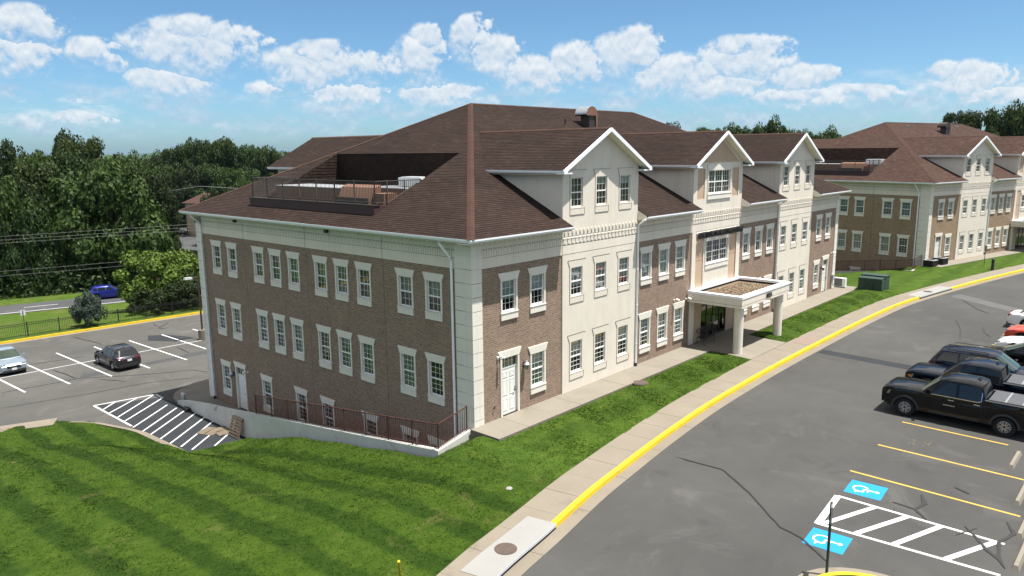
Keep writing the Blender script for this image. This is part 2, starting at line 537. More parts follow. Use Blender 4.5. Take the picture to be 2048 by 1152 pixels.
M['bluepaint'] = grainy('blue_road_paint', (0.011, 0.217, 0.495), 0.10, 2.5, 0.7, 30.0, 0.3, 0.0, ((0.015, 0.150, 0.315), 4.0, 0.66))
M['tactile'] = grainy('faded_red_tactile', (0.205, 0.148, 0.125), 0.1, 2.0, 0.9, 30.0)
M['iron'] = grainy('rusty_iron', (0.085, 0.062, 0.052), 0.25, 5.0, 0.7, 40.0)
M['tar'] = base_mat('crack_tar', (0.018, 0.018, 0.018), 0.55)
M['patch'] = grainy('dark_patch_asphalt', (0.027, 0.030, 0.033), 0.2, 1.2, 0.9, 60.0, 0.2, 0.2)
def asphalt(name, col, warm):
    m = base_mat(name, col, 0.88, spec=0.25)
    a = noise(m, 0.10, 5.0, 0.6)
    b = noise(m, 0.9, 6.0, 0.65, dist=0.5)
    f = noise(m, 28.0, 4.0, 0.7)
    c = ramp(m, a, [(0.3, tuple(k * 0.84 for k in col)), (0.7, tuple(k * w * 1.24 for k, w in zip(col, warm)))])
    c = mixc(m, 0.5, c, ramp(m, b, [(0.3, (0.78, 0.78, 0.79)), (0.72, (1.0, 1.0, 1.0))]), 'MULTIPLY')
    c = mixc(m, 0.6, c, ramp(m, f, [(0.3, (0.62, 0.62, 0.62)), (0.72, (1.0, 1.0, 1.0))]), 'MULTIPLY')
    # long faint wheel tracks / paving joints
    tr = noise(m, 1.0, 3.0, 0.5, mapping(m, (0.03, 0.55, 1.0)))
    oil = noise(m, 0.55, 6.0, 0.7, dist=0.8)
    c = mixc(m, ramp(m, oil, [(0.58, (0, 0, 0)), (0.76, (0.8, 0.8, 0.8))]), c, tuple(k * 0.55 for k in col))
    pale = noise(m, 0.33, 6.0, 0.7, mapping(m, (1, 1, 1), loc=(7, 3, 0)), 0.8)
    c = mixc(m, ramp(m, pale, [(0.55, (0, 0, 0)), (0.78, (0.75, 0.75, 0.75))]), c, tuple(k * 1.5 for k in col))
    c = mixc(m, 0.4, c, ramp(m, tr, [(0.35, (0.80, 0.80, 0.80)), (0.65, (1.0, 1.0, 1.0))]), 'MULTIPLY')
    setcol(m, c)
    bump(m, f, 0.25, 0.006)
    return m
M['asphalt'] = asphalt('asphalt_front', (0.0672, 0.0660, 0.0624), (1.0, 1.0, 1.0))
M['asphalt_lot'] = asphalt('asphalt_rear', (0.089, 0.087, 0.080), (1.0, 1.0, 0.99))
M['asphalt_road'] = asphalt('asphalt_road', (0.0690, 0.0708, 0.0732), (1.0, 1.0, 1.0))
def grass_mat(name, stripes, dry, rot=0.0, warp=1.0):
    m = base_mat(name, (0.06, 0.12, 0.02), 0.95, spec=0.1)
    tcn = N(m, 'ShaderNodeTexCoord')
    o = tcn.outputs['Object']
    fine = noise(m, 9.0, 5.0, 0.75, o)
    mid = noise(m, 1.5, 5.0, 0.65, o)
    big = noise(m, 0.22, 4.0, 0.6, o)
    c = ramp(m, mid, [(0.25, (0.034, 0.064, 0.008)), (0.5, (0.052, 0.092, 0.012)), (0.75, (0.082, 0.120, 0.020))])
    if stripes:
        sp = N(m, 'ShaderNodeSeparateXYZ')
        L(m, o, sp.inputs[0])
        # mower passes run straight; the sheen of leaning blades is painted as colour bands
        ax, per, ph = stripes
        rr = mmath(m, 'ADD', sp.outputs[ax], mmath(m, 'MULTIPLY', big, 0.5))
        rr = mmath(m, 'ADD', rr, mmath(m, 'MULTIPLY', mid, 0.2))
        s = mmath(m, 'SINE', mmath(m, 'MULTIPLY', mmath(m, 'SUBTRACT', rr, ph + 0.35 + per * 0.75), 2 * math.pi / per))
        s = mmath(m, 'ADD', s, mmath(m, 'MULTIPLY', mmath(m, 'SUBTRACT', mid, 0.5), 1.4))
        s = mmath(m, 'ADD', mmath(m, 'MULTIPLY', s, 0.5), 0.5)
        fac = 0.4
        if ax == 0:      # the passes end before the corner of the building
            mr = N(m, 'ShaderNodeMapRange')
            L(m, sp.outputs[0], mr.inputs[0])
            mr.inputs[1].default_value, mr.inputs[2].default_value = -0.6, -4.2
            fac = mr.outputs[0]
            c = mixc(m, 1.0, c, (0.86, 0.90, 0.84), 'MULTIPLY')
        else:
            c = mixc(m, 1.0, c, (0.92, 0.94, 0.90), 'MULTIPLY')
        c = mixc(m, fac, c, ramp(m, s, [(0.20, (0.44, 0.52, 0.42)), (0.55, (0.80, 0.82, 0.64))] if ax == 0 else [(0.18, (0.50, 0.56, 0.50)), (0.58, (1.0, 1.0, 0.85))]), 'MULTIPLY')
    d = noise(m, 0.55, 6.0, 0.68, o, 0.6)
    c = mixc(m, ramp(m, d, [(dry, (0, 0, 0)), (dry + 0.16, (0.75, 0.75, 0.75))]), c, (0.105, 0.102, 0.034))
    c = mixc(m, 0.75, c, ramp(m, fine, [(0.28, (0.66, 0.67, 0.64)), (0.72, (1.15, 1.15, 1.1))]), 'MULTIPLY')
    setcol(m, c)
    bump(m, fine, 0.9, 0.05)
    return m
M['lawn'] = grass_mat('mown_lawn', (0, 1.95, -9.0), 0.60)
M['lawn2'] = grass_mat('lawn_strip', (1, 2.4, -2.0), 0.72)
M['wild'] = grass_mat('rough_grass', None, 0.50)
M['forest_floor'] = grainy('forest_floor', (0.035, 0.052, 0.018), 0.4, 0.3, 0.95, 4.0)
M['hill'] = grainy('wooded_hill', (0.035, 0.065, 0.03), 0.3, 0.01, 0.95, 0.08)
M['bark'] = grainy('bark', (0.11, 0.085, 0.065), 0.3, 3.0, 0.95, 20.0)
M['wood'] = grainy('weathered_wood', (0.140, 0.108, 0.081), 0.3, 4.0, 0.9, 30.0)
M['wood_dark'] = grainy('brown_fence_wood', (0.085, 0.060, 0.050), 0.2, 2.0, 0.9, 20.0)
M['cardboard'] = grainy('cardboard', (0.135, 0.108, 0.078), 0.2, 3.0, 0.9, 20.0)
M['blind_blue'] = base_mat('blue_blind', (0.30, 0.52, 0.58), 0.8)
M['stone'] = grainy('tan_stone', (0.40, 0.31, 0.205), 0.35, 1.6, 0.9, 6.0)
M['greenbox'] = grainy('green_enamel', (0.030, 0.056, 0.042), 0.1, 1.5, 0.55, 20.0)
M['signgrey'] = base_mat('sign_back', (0.42, 0.42, 0.43), 0.5, 0.4)
def leaf_mat(name, dark, mid, light):
    m = bpy.data.materials.new(name)
    m.use_nodes = True
    n, l = nodes_of(m)
    n.clear()
    o = n.new('ShaderNodeOutputMaterial')
    g = n.new('ShaderNodeNewGeometry')
    r = n.new('ShaderNodeValToRGB')
    e = r.color_ramp.elements
    e.new(0.5)
    for el, (p, c) in zip(e, [(0.0, dark), (0.55, mid), (1.0, light)]):
        el.position = p; el.color = (*c, 1)
    l.new(g.outputs['Random Per Island'], r.inputs[0])
    oi = n.new('ShaderNodeObjectInfo')
    hs = n.new('ShaderNodeHueSaturation')
    mr = n.new('ShaderNodeMapRange'); mr.inputs[3].default_value = 0.80; mr.inputs[4].default_value = 1.25
    l.new(oi.outputs['Random'], mr.inputs[0]); l.new(mr.outputs[0], hs.inputs['Value'])
    mr2 = n.new('ShaderNodeMapRange'); mr2.inputs[3].default_value = 0.482; mr2.inputs[4].default_value = 0.512
    l.new(oi.outputs['Random'], mr2.inputs[0]); l.new(mr2.outputs[0], hs.inputs['Hue'])
    l.new(r.outputs[0], hs.inputs['Color'])
    d = n.new('ShaderNodeBsdfPrincipled'); d.inputs['Roughness'].default_value = 0.6; d.inputs['Specular IOR Level'].default_value = 0.25
    t = n.new('ShaderNodeBsdfTranslucent')
    mx = n.new('ShaderNodeMixShader'); mx.inputs[0].default_value = 0.28
    l.new(hs.outputs[0], d.inputs['Base Color']); l.new(hs.outputs[0], t.inputs[0])
    l.new(d.outputs[0], mx.inputs[1]); l.new(t.outputs[0], mx.inputs[2]); l.new(mx.outputs[0], o.inputs[0])
    return m
M['leaf'] = leaf_mat('leaf_green', (0.0187, 0.0374, 0.0065), (0.0346, 0.0634, 0.0122), (0.0641, 0.0979, 0.0187))
M['leaf_bright'] = leaf_mat('leaf_bright', (0.045, 0.101, 0.012), (0.085, 0.166, 0.019), (0.143, 0.237, 0.030))
M['leaf_dark'] = leaf_mat('leaf_dark', (0.0101, 0.0223, 0.0050), (0.0202, 0.0396, 0.0086), (0.0367, 0.0590, 0.0115))
M['leaf_blue'] = leaf_mat('leaf_blue', (0.032, 0.050, 0.038), (0.053, 0.078, 0.059), (0.084, 0.112, 0.084))
def paint(name, col, metal=0.0, rough=0.35):
    m = base_mat(name, col, rough, metal, 0.0 if max(col) < 0.05 else 0.3, 0.75)
    return m
M['chrome'] = base_mat('chrome', (0.75, 0.76, 0.78), 0.12, 1.0)
M['alloy'] = base_mat('alloy_rim', (0.50, 0.51, 0.53), 0.3, 0.9)
M['alloy_dark'] = base_mat('dark_alloy', (0.05, 0.05, 0.055), 0.35, 0.7)
M['carglass'] = base_mat('car_glass', (0.008, 0.010, 0.012), 0.03, 0.0, 0.6)
M['carglass_g'] = base_mat('green_tint_glass', (0.035, 0.050, 0.036), 0.04, 0.0, 0.6)
M['plastic'] = base_mat('black_plastic', (0.020, 0.020, 0.021), 0.6)
M['lamp_clear'] = base_mat('headlamp', (0.20, 0.21, 0.22), 0.1, 0.3)
M['lamp_red'] = base_mat('tail_lamp', (0.22, 0.008, 0.012), 0.15, 0.0, 0.5, 0.6)
M['amber'] = base_mat('amber_lamp', (0.5, 0.16, 0.01), 0.2)
M['plate'] = base_mat('licence_plate', (0.68, 0.70, 0.72), 0.5)
M['tonneau'] = base_mat('tonneau_vinyl', (0.06, 0.063, 0.068), 0.55)

# ------------------------------------------------------------------ ground
B2POS, B2ROT = Vector((59.93, -2.43, 0.0)), R_(-13.75)
def interp(x, tab):
    if x <= tab[0][0]:
        return tab[0][1]
    for (a, va), (b, vb) in zip(tab, tab[1:]):
        if x <= b:
            return va + (vb - va) * (x - a) / (b - a)
    return tab[-1][1]
def b2_local(x, y):
    dx, dy = x - B2POS.x, y - B2POS.y
    ca, sa = math.cos(B2ROT), math.sin(B2ROT)
    return ca * dx + sa * dy, -sa * dx + ca * dy
def sm(a, b, x):
    t = max(0.0, min(1.0, (x - a) / (b - a)))
    return t * t * (3 - 2 * t)
# street-side walk: inner edge (lawn side)
WALK = [(-46, -27), (-38, -21.5), (-30, -16.8), (-20, -11.6), (-14, -8.9), (-8.5, -6.95), (-4.7, -6.2), (-1.7, -5.62), (0.6, -5.3), (4.2, -4.85), (8.9, -4.42), (13.5, -4.22), (17.7, -4.12), (22.6, -4.10), (28, -4.12), (32.9, -4.2), (39.5, -4.5), (45.8, -5.35), (51.5, -6.35), (57, -7.4), (68.5, -9.9), (90, -15.2), (125, -23.8)]
def catmull(P, n=8):
    out = []
    for i in range(len(P) - 1):
        p0, p1, p2, p3 = P[max(i - 1, 0)], P[i], P[i + 1], P[min(i + 2, len(P) - 1)]
        for k in range(n):
            t = k / n
            out.append(tuple(0.5 * (2 * b + (c - a) * t + (2 * a - 5 * b + 4 * c - d) * t * t + (3 * b - a - 3 * c + d) * t ** 3) for a, b, c, d in zip(p0, p1, p2, p3)))
    out.append(P[-1])
    return out
class Path:
    def __init__(s, pts):
        s.p = [Vector(q) for q in pts]
        s.s = [0.0]
        for a, b in zip(s.p, s.p[1:]):
            s.s.append(s.s[-1] + (b - a).length)
        s.len = s.s[-1]
    def at(s, d, off=0.0):
        d = max(0.0, min(s.len - 1e-4, d))
        lo, hi = 0, len(s.s) - 1
        while hi - lo > 1:
            m = (lo + hi) // 2
            if s.s[m] <= d: lo = m
            else: hi = m
        t = (d - s.s[lo]) / (s.s[hi] - s.s[lo])
        p = s.p[lo].lerp(s.p[hi], t)
        def tang(i):
            return (s.p[min(i + 1, len(s.p) - 1)] - s.p[max(i - 1, 0)]).normalized()
        v = tang(lo).lerp(tang(hi), t).normalized()
        n = Vector((v.y, -v.x))          # to the right of travel = towards the road
        return p + n * off
    def find_x(s, x):
        for i, p in enumerate(s.p):
            if p.x >= x:
                return s.s[i]
        return s.len
walk = Path(catmull(WALK))
WX = [tuple(p) for p in walk.p]
def y_in(x):
    return interp(x, WX)
Z_WALK, Z_ROAD, Z_LOT, Z_HWY = -0.10, -0.25, -4.0, -5.5
LAWN_D = [(0, -0.115), (3.6, -0.20), (5.4, -0.55), (10.4, -1.43), (15.4, -2.32), (17.4, -2.82), (20.2, -3.66), (24, -3.80), (60, -3.85)]
def y_shift(x):      # the slope's foot lies farther back towards the left
    return interp(x, [(-40, 11.5), (-12, 11.5), (-9, 8.5), (-7, 4.6), (-5.2, 0.0), (60, 0.0)])
def strip_z(x, y):
    d = y - y_in(x)
    k = 0.07 + 0.09 * sm(18, 24, x)
    return -0.105 + k * sm(0.1, 1.6, d) * (1 - 0.6 * sm(-2.4, -1.6, y))
def lawn_z(x, y):
    d = y - y_in(max(x, -30))
    k = 1.0 + y_shift(x) / 20.0
    z = interp(d / k, LAWN_D)
    if x > -3.6 and y < 0.4:
        w = sm(-3.6, -0.35, x) * (1 - sm(-0.9, 0.3, y))
        z = z * (1 - w) + strip_z(x, y) * w
    return z
def sheet(name, mat, xs, yf, zf, n, smooth=True):
    """grid: columns at xs, rows run y = yf(x, t)"""
    mb = MB()
    for i, x in enumerate(xs):
        for k in range(n + 1):
            y = yf(x, k / n)
            mb.v.append((x, y, zf(x, y)))
    for i in range(len(xs) - 1):
        for k in range(n):
            a = i * (n + 1) + k
            b = a + n + 1
            mb.f.append((a, b, b + 1, a + 1))
            mb.m.append(0)
    return struct(mb.build(name, mat, None, 180 if smooth else None))
def lin(a, b, n):
    return [a + (b - a) * i / n for i in range(n + 1)]
# kerb line of the hatched bay / rear lot against the side lawn
KERB = [(-1.9, 14.9), (-5.35, 15.55), (-5.75, 21.2), (-6.9, 24.6), (-8.3, 26.2), (-11.0, 27.4), (-46, 30.5)]
def y_kerb(x):
    return interp(x, [(p[0], p[1]) for p in reversed(KERB)])
def micro(x, y):
    return 0.03 * math.sin(1.3 * x + 0.7 * y) * math.sin(0.9 * y - 0.5 * x) + 0.02 * math.sin(2.9 * x - 1.7 * y)
lawn_main = sheet('lawn', M['lawn'], lin(-46, -12, 34) + lin(-11.5, -6, 22)[0:] + lin(-5.9, -5.2, 7) + lin(-5.0, -2.22, 14), lambda x, t: min(y_in(x) - 0.05 + 62.0 * t ** 1.15, y_kerb(x) + 0.06), lambda x, y: lawn_z(x, y) + micro(x, y) * sm(0.3, 2.0, y - y_in(x)) * sm(-0.3, -2.2, x), 170)
sheet('lawn', M['lawn'], lin(-2.22, -0.27, 10), lambda x, t: y_in(x) - 0.05 + (0.06 - y_in(x)) * t, lambda x, y: lawn_z(x, y) + micro(x, y) * sm(0.3, 2.0, y - y_in(x)) * sm(-0.3, -2.2, x), 20)
sheet('lawn', M['lawn2'], lin(-0.27, 17.5, 40), lambda x, t: y_in(x) - 0.05 + (-1.63 - y_in(x)) * t, lambda x, y: strip_z(x, y) + 0.3 * micro(x, y) * sm(-0.27, 1.5, x), 10)
sheet('lawn', M['lawn2'], lin(22.35, 43.4, 40), lambda x, t: y_in(x) - 0.05 + (-1.63 - y_in(x)) * t, lambda x, y: strip_z(x, y) + 0.3 * micro(x, y), 10)
def mid_top(x):
    return interp(x, [(41.6, 22.0), (58.2, 22.0), (59.2, -2.4), (65, -4.6), (75, -6.9), (97, -12.4), (115, -16.6)])
def mid_z(x, y):
    z = interp(y - y_in(x), LAWN_D)
    lx, ly = b2_local(x, y)
    if lx > -2.4 and ly < 0.3:
        w = sm(-2.4, -0.6, lx)
        z = z * (1 - w) + w * (-0.10 + 0.05 * sm(0, 3, y - y_in(x)))
    if ly > -0.5:        # banked up against the low wall of the second building
        z += 0.38 * sm(-11, -2.6, lx) * sm(-0.5, 2.0, ly)
    return z + 0.6 * micro(x, y) * sm(0.3, 2, y - y_in(x))
sheet('lawn', M['lawn2'], lin(41.82, 57.9, 34) + lin(58.05, 60, 10) + lin(61, 115, 40), lambda x, t: max(y_in(x), -1.66 if x < 43.4 else -99) - 0.05 + (mid_top(x) + 0.1 - max(y_in(x), -1.66 if x < 43.4 else -99)) * t, mid_z, 50)

# ---- front street and parking asphalt
mb = MB()
pts = [walk.at(d, 1.93) for d in lin(0, walk.len, 160)]
for a, b in zip(pts, pts[1:]):
    mb.q([(a.x, a.y, Z_ROAD), (a.x - 20, -110, Z_ROAD), (b.x - 20, -110, Z_ROAD), (b.x, b.y, Z_ROAD)])
street = struct(mb.build('street', M['asphalt']))
# ---- sidewalk along the street: bed, slabs, kerb, gutter pan
def ribbon(mb, path, d0, d1, o0, o1, z0, z1, n=None, m=0, thick=None, o2=None):
    n = n or max(1, int((d1 - d0) / 0.6))
    ds = lin(d0, d1, n)
    for a, b in zip(ds, ds[1:]):
        pa0, pa1, pb0, pb1 = path.at(a, o0), path.at(a, o1), path.at(b, o0), path.at(b, o1)
        mb.q([(pa0.x, pa0.y, z0), (pa1.x, pa1.y, z1), (pb1.x, pb1.y, z1), (pb0.x, pb0.y, z0)], m)
mb = MB()
ribbon(mb, walk, 0, walk.len, -0.02, 1.32, Z_WALK - 0.02, Z_WALK - 0.02, 200)
sidewalk = struct(mb.build('sidewalk', M['joint']))
s_in1a, s_in1b = walk.find_x(-8.0), walk.find_x(-4.62)
s_in2a, s_in2b = walk.find_x(42.5), walk.find_x(48.55)
s = walk.find_x(-13.0)
while s < walk.len - 40:
    e = s + 1.52
    mb = MB()
    P4 = [walk.at(s + 0.006, 0), walk.at(s + 0.006, 1.30), walk.at(e - 0.006, 1.30), walk.at(e - 0.006, 0)]
    zz = Z_WALK + rnd.uniform(-0.003, 0.003)
    mb.hexa([(p.x, p.y, Z_WALK - 0.12) for p in P4] + [(p.x, p.y, zz) for p in P4])
    mb.build('paving_slab', M['concrete2'], sidewalk)
    s = e
# kerb (painted yellow) and pan
def kerb_run(d0, d1, mat, parent, prof=((1.30, 0.0), (1.44, 0.0), (1.475, -0.03), (1.50, -0.165))):
    n = max(1, int((d1 - d0) / 0.7))
    mb = MB()
    ds = lin(d0, d1, n)
    for d in ds:
        for o, z in prof:
            p = walk.at(d, o)
            mb.v.append((p.x, p.y, Z_WALK + 0.004 + z))
    k = len(prof)
    for i in range(n):
        for j in range(k - 1):
            a = i * k + j
            mb.f.append((a, a + 1, a + k + 1, a + k)); mb.m.append(0)
    for i in (0, n):
        p = [walk.at(ds[i], o) for o, z in prof]
        mb.q([(p[0].x, p[0].y, Z_WALK - 0.17)] + [(q.x, q.y, Z_WALK + 0.004 + z) for q, (o, z) in zip(p, prof)])
    return mb.build('kerb', mat, parent, 35)
kerb_run(walk.find_x(-30), s_in1a - 0.02, M['yellow'], sidewalk)
kerb_run(s_in1b + 0.02, s_in2a - 0.02, M['yellow'], sidewalk)
kerb_run(s_in2b + 0.02, walk.len - 20, M['yellow'], sidewalk)
s = walk.find_x(-20)
while s < walk.len - 40:
    e = s + 3.04
    mb = MB()
    n = 4
    ds = lin(s + 0.008, e - 0.008, n)
    for a, b in zip(ds, ds[1:]):
        pa, pb, qa, qb = walk.at(a, 1.49), walk.at(b, 1.49), walk.at(a, 1.96), walk.at(b, 1.96)
        mb.q([(pa.x, pa.y, Z_ROAD - 0.012), (qa.x, qa.y, Z_ROAD + 0.012), (qb.x, qb.y, Z_ROAD + 0.012), (pb.x, pb.y, Z_ROAD - 0.012)])
        mb.q([(qa.x, qa.y, Z_ROAD + 0.012), (qa.x, qa.y, Z_ROAD - 0.1), (qb.x, qb.y, Z_ROAD - 0.1), (qb.x, qb.y, Z_ROAD + 0.012)])
    mb.build('gutter_pan', M['concrete2'], sidewalk)
    s = e
# kerb inlets (storm drains)
def inlet(name, d0, d1, label, o0=0.48):
    mid = walk.at((d0 + d1) / 2, 1.0)
    root = empty(name, (mid.x, mid.y, Z_WALK))
    tag(root, label, 'storm drain', 'storm drain inlets in the kerb')
    def P3(d, o, z):
        p = walk.at(d, o)
        return (p.x - mid.x, p.y - mid.y, z)
    top, th = 0.012, 0.055
    mb = MB()
    n = 6
    ds = lin(d0, d1, n)
    for a, b in zip(ds, ds[1:]):
        mb.hexa([P3(a, o0, top - th), P3(a, 1.50, top - th), P3(b, 1.50, top - th), P3(b, o0, top - th), P3(a, o0, top), P3(a, 1.50, top), P3(b, 1.50, top), P3(b, o0, top)])
    mb.build('cover_slab', M['concrete_new'], root)
    mb = MB()
    for a, b in zip(ds, ds[1:]):
        mb.hexa([P3(a, 1.485, top - 0.075), P3(a, 1.53, top - 0.075), P3(b, 1.53, top - 0.075), P3(b, 1.485, top - 0.075), P3(a, 1.485, top - 0.004), P3(a, 1.515, top - 0.004), P3(b, 1.515, top - 0.004), P3(b, 1.485, top - 0.004)])
    mb.build('nosing', M['grey_metal'], root)
    mb = MB()
    for a, b in zip(ds, ds[1:]):
        mb.q([P3(a, 1.36, -0.24), P3(a, 1.36, top - th), P3(b, 1.36, top - th), P3(b, 1.36, -0.24)])
        mb.q([P3(a, 1.36, -0.19), P3(b, 1.36, -0.19), P3(b, 1.56, -0.16), P3(a, 1.56, -0.16)])
    mb.build('throat', M['black'], root)
    c = walk.at((d0 + d1) / 2 - (d1 - d0) * 0.05, 0.98)
    mb = MB()
    mb.cyl((0, 0), 0.335, 0, 0.014, 40)
    for r in (0.08, 0.16, 0.24, 0.30):
        for k in range(int(r * 60)):
            t = 2 * math.pi * k / int(r * 60)
            mb.box((r * math.cos(t) - 0.013, r * math.sin(t) - 0.013, 0.014), (r * math.cos(t) + 0.013, r * math.sin(t) + 0.013, 0.019))
    mb.build('manhole_cover', M['iron'], root, None, (c.x - mid.x, c.y - mid.y, top + 0.001))
    return root
inlet('storm_drain', s_in1a, s_in1b, 'pale concrete kerb inlet with round iron cover, nearest, at the bottom of the photo')
inlet('storm_drain', s_in2a, s_in2b, 'far pale concrete kerb inlet with round cover, where the street bends by the green cabinet')

# ---- walk along the front of the office building, with the entrance apron
mb = MB()
mb.box((-0.26, -1.64, -0.3), (43.4, 0.0, -0.025))
mb.box((17.5, -4.3, -0.3), (22.3, -1.6, -0.16))
front_walk = struct(mb.build('front_walk', M['joint']))
x = -0.26
while x < 43.3:
    e = min(x + 1.83, 43.4)
    zz = rnd.uniform(-0.003, 0.002)
    mb = MB(); mb.box((x + 0.006, -1.65, -0.2), (e - 0.006, -0.002, zz)); mb.build('paving_slab', M['concrete'], front_walk)
    x = e
for i in range(3):
    xa = 17.5 + i * 1.6
    pts = [(xa + 0.006, -1.66), (xa + 0.006, y_in(xa) + 0.02), (xa + 1.594, y_in(xa + 1.6) + 0.02), (xa + 1.594, -1.66)]
    mb = MB(); mb.hexa([(p[0], p[1], -0.3) for p in pts] + [(pts[0][0], pts[0][1], 0.0), (pts[1][0], pts[1][1], -0.092), (pts[2][0], pts[2][1], -0.092), (pts[3][0], pts[3][1], 0.0)])
    mb.build('paving_slab', M['concrete'], front_walk)
mb = MB(); pp = [walk.at(walk.find_x(22.4), 0.25), walk.at(walk.find_x(22.4), 1.25), walk.at(walk.find_x(24.0), 1.25), walk.at(walk.find_x(24.0), 0.25)]
mb.hexa([(p.x, p.y, Z_WALK - 0.03) for p in pp] + [(p.x, p.y, Z_WALK + 0.008) for p in pp]); mb.build('tactile_strip', M['tactile'], sidewalk)
mb = MB(); mb.cyl((0, 0), 0.42, -0.05, 0.022, 36); mb.cyl((0, 0), 0.33, 0.02, 0.036, 36)
tag(mb.build('manhole_cover', M['iron'], None, None, (9.75, -1.86, -0.03)), 'rusty round manhole cover in the lawn edge by the front walk', 'manhole')
# walk in front of the second building, in that building's own axes
def b2w(x, y, z=0.0):
    ca, sa = math.cos(B2ROT), math.sin(B2ROT)
    return (B2POS.x + ca * x - sa * y, B2POS.y + sa * x + ca * y, z)
mb = MB(); mb.hexa([b2w(-0.3, -1.7, -0.3), b2w(45, -1.7, -0.3), b2w(45, 0, -0.3), b2w(-0.3, 0, -0.3), b2w(-0.3, -1.7, -0.03), b2w(45, -1.7, -0.03), b2w(45, 0, -0.03), b2w(-0.3, 0, -0.03)])
walk2 = struct(mb.build('front_walk', M['joint']))
for i in range(22):
    a, b = -0.3 + i * 1.83 + 0.006, -0.3 + (i + 1) * 1.83 - 0.006
    mb = MB(); mb.hexa([b2w(a, -1.72, -0.2), b2w(b, -1.72, -0.2), b2w(b, -0.01, -0.2), b2w(a, -0.01, -0.2), b2w(a, -1.72, 0), b2w(b, -1.72, 0), b2w(b, -0.01, 0), b2w(a, -0.01, 0)])
    mb.build('paving_slab', M['concrete'], walk2)

# ---- rear parking lot
mb = MB()
mb.q([(-46, 14.2, Z_LOT), (58, 14.2, Z_LOT), (58, 46.4, Z_LOT), (-46, 53.7, Z_LOT)])
rear_lot = struct(mb.build('rear_parking_lot', M['asphalt_lot']))
mb = MB()
mb.q([(-5.2, 15.7, -3.994), (-1.95, 15.0, -3.994), (-1.95, 24.5, -3.994), (-2.2, 26.6, -3.994), (-5.4, 28.0, -3.994), (-5.55, 22.4, -3.994)])
mb.build('hatched_bay', M['patch'], rear_lot)
kl = Path([Vector(p) for p in KERB])
mb = MB()
ribbon(mb, kl, 0, kl.len, 0.0, 0.42, -3.78, -3.97, 60)
for a, b in zip(lin(0, kl.len, 60), lin(0, kl.len, 60)[1:]):
    pa, pb, qa, qb = kl.at(a, 0), kl.at(b, 0), kl.at(a, -0.16), kl.at(b, -0.16)
    mb.q([(qa.x, qa.y, -3.77), (pa.x, pa.y, -3.78), (pb.x, pb.y, -3.78), (qb.x, qb.y, -3.77)])
    mb.q([(qa.x, qa.y, -3.77), (qb.x, qb.y, -3.77), (qb.x, qb.y, -4.1), (qa.x, qa.y, -4.1)])
struct(mb.build('kerb', M['concrete2']))
mb = MB()
mb.hexa([(-12.5, 27.2, -4.1), (-8.6, 25.6, -4.1), (-8.0, 26.7, -4.1), (-12.5, 28.4, -4.1), (-12.5, 27.2, -3.74), (-8.6, 25.6, -3.74), (-8.0, 26.7, -3.76), (-12.5, 28.4, -3.76)])
struct(mb.build('side_path', M['concrete2']))
# walk round the back corner of the building
mb = MB()
pol = [(-1.75, 15.0), (-0.02, 15.0), (-0.02, 24.05), (44, 24.05), (44, 27.75), (1.6, 27.65), (0.4, 27.5), (-0.5, 27.1), (-1.3, 26.4), (-1.8, 25.5), (-1.95, 24.6), (-1.95, 24.1)]
mb.q([(a, b, -3.86) for a, b in pol])
for (a, b), (c, d) in zip(pol, pol[1:] + pol[:1]):
    mb.q([(a, b, -4.1), (c, d, -4.1), (c, d, -3.86), (a, b, -3.86)])
rear_walk = struct(mb.build('rear_walk', M['concrete']))
mb = MB()
outl = pol[4:]
for (a, b), (c, d) in zip(outl[1:], outl[2:]):
    v = Vector((c - a, d - b)).normalized(); n = Vector((v.y, -v.x)) * -0.45
    mb.q([(a, b, -3.858), (c, d, -3.858), (c - n.x * -1.0, d - n.y * -1.0, -3.985), (a - n.x * -1.0, b - n.y * -1.0, -3.985)])
mb.build('kerb_apron', M['concrete2'], rear_walk)
mb = MB(); mb.box((-1.45, 25.3, -3.858), (-0.1, 26.0, -3.85)); mb.build('tactile_strip', M['tactile'], rear_walk)
# rear yellow kerb
def yk(x):
    return 50.45 - 0.07 * x
mb = MB()
for a, b in zip(lin(-46, 58, 52), lin(-46, 58, 52)[1:]):
    mb.hexa([(a, yk(a), -4.1), (b, yk(b), -4.1), (b, yk(b) + 0.2, -4.1), (a, yk(a) + 0.2, -4.1), (a, yk(a) + 0.04, -3.82), (b, yk(b) + 0.04, -3.82), (b, yk(b) + 0.2, -3.82), (a, yk(a) + 0.2, -3.82)])
struct(mb.build('rear_kerb', M['yellow']))
mb = MB()
for a, b in zip(lin(-46, 58, 52), lin(-46, 58, 52)[1:]):
    mb.q([(a, yk(a) - 0.45, -3.988), (b, yk(b) - 0.45, -3.988), (b, yk(b) + 0.02, -3.99), (a, yk(a) + 0.02, -3.99)])
mb.build('gutter_pan', M['concrete2'], rear_lot)

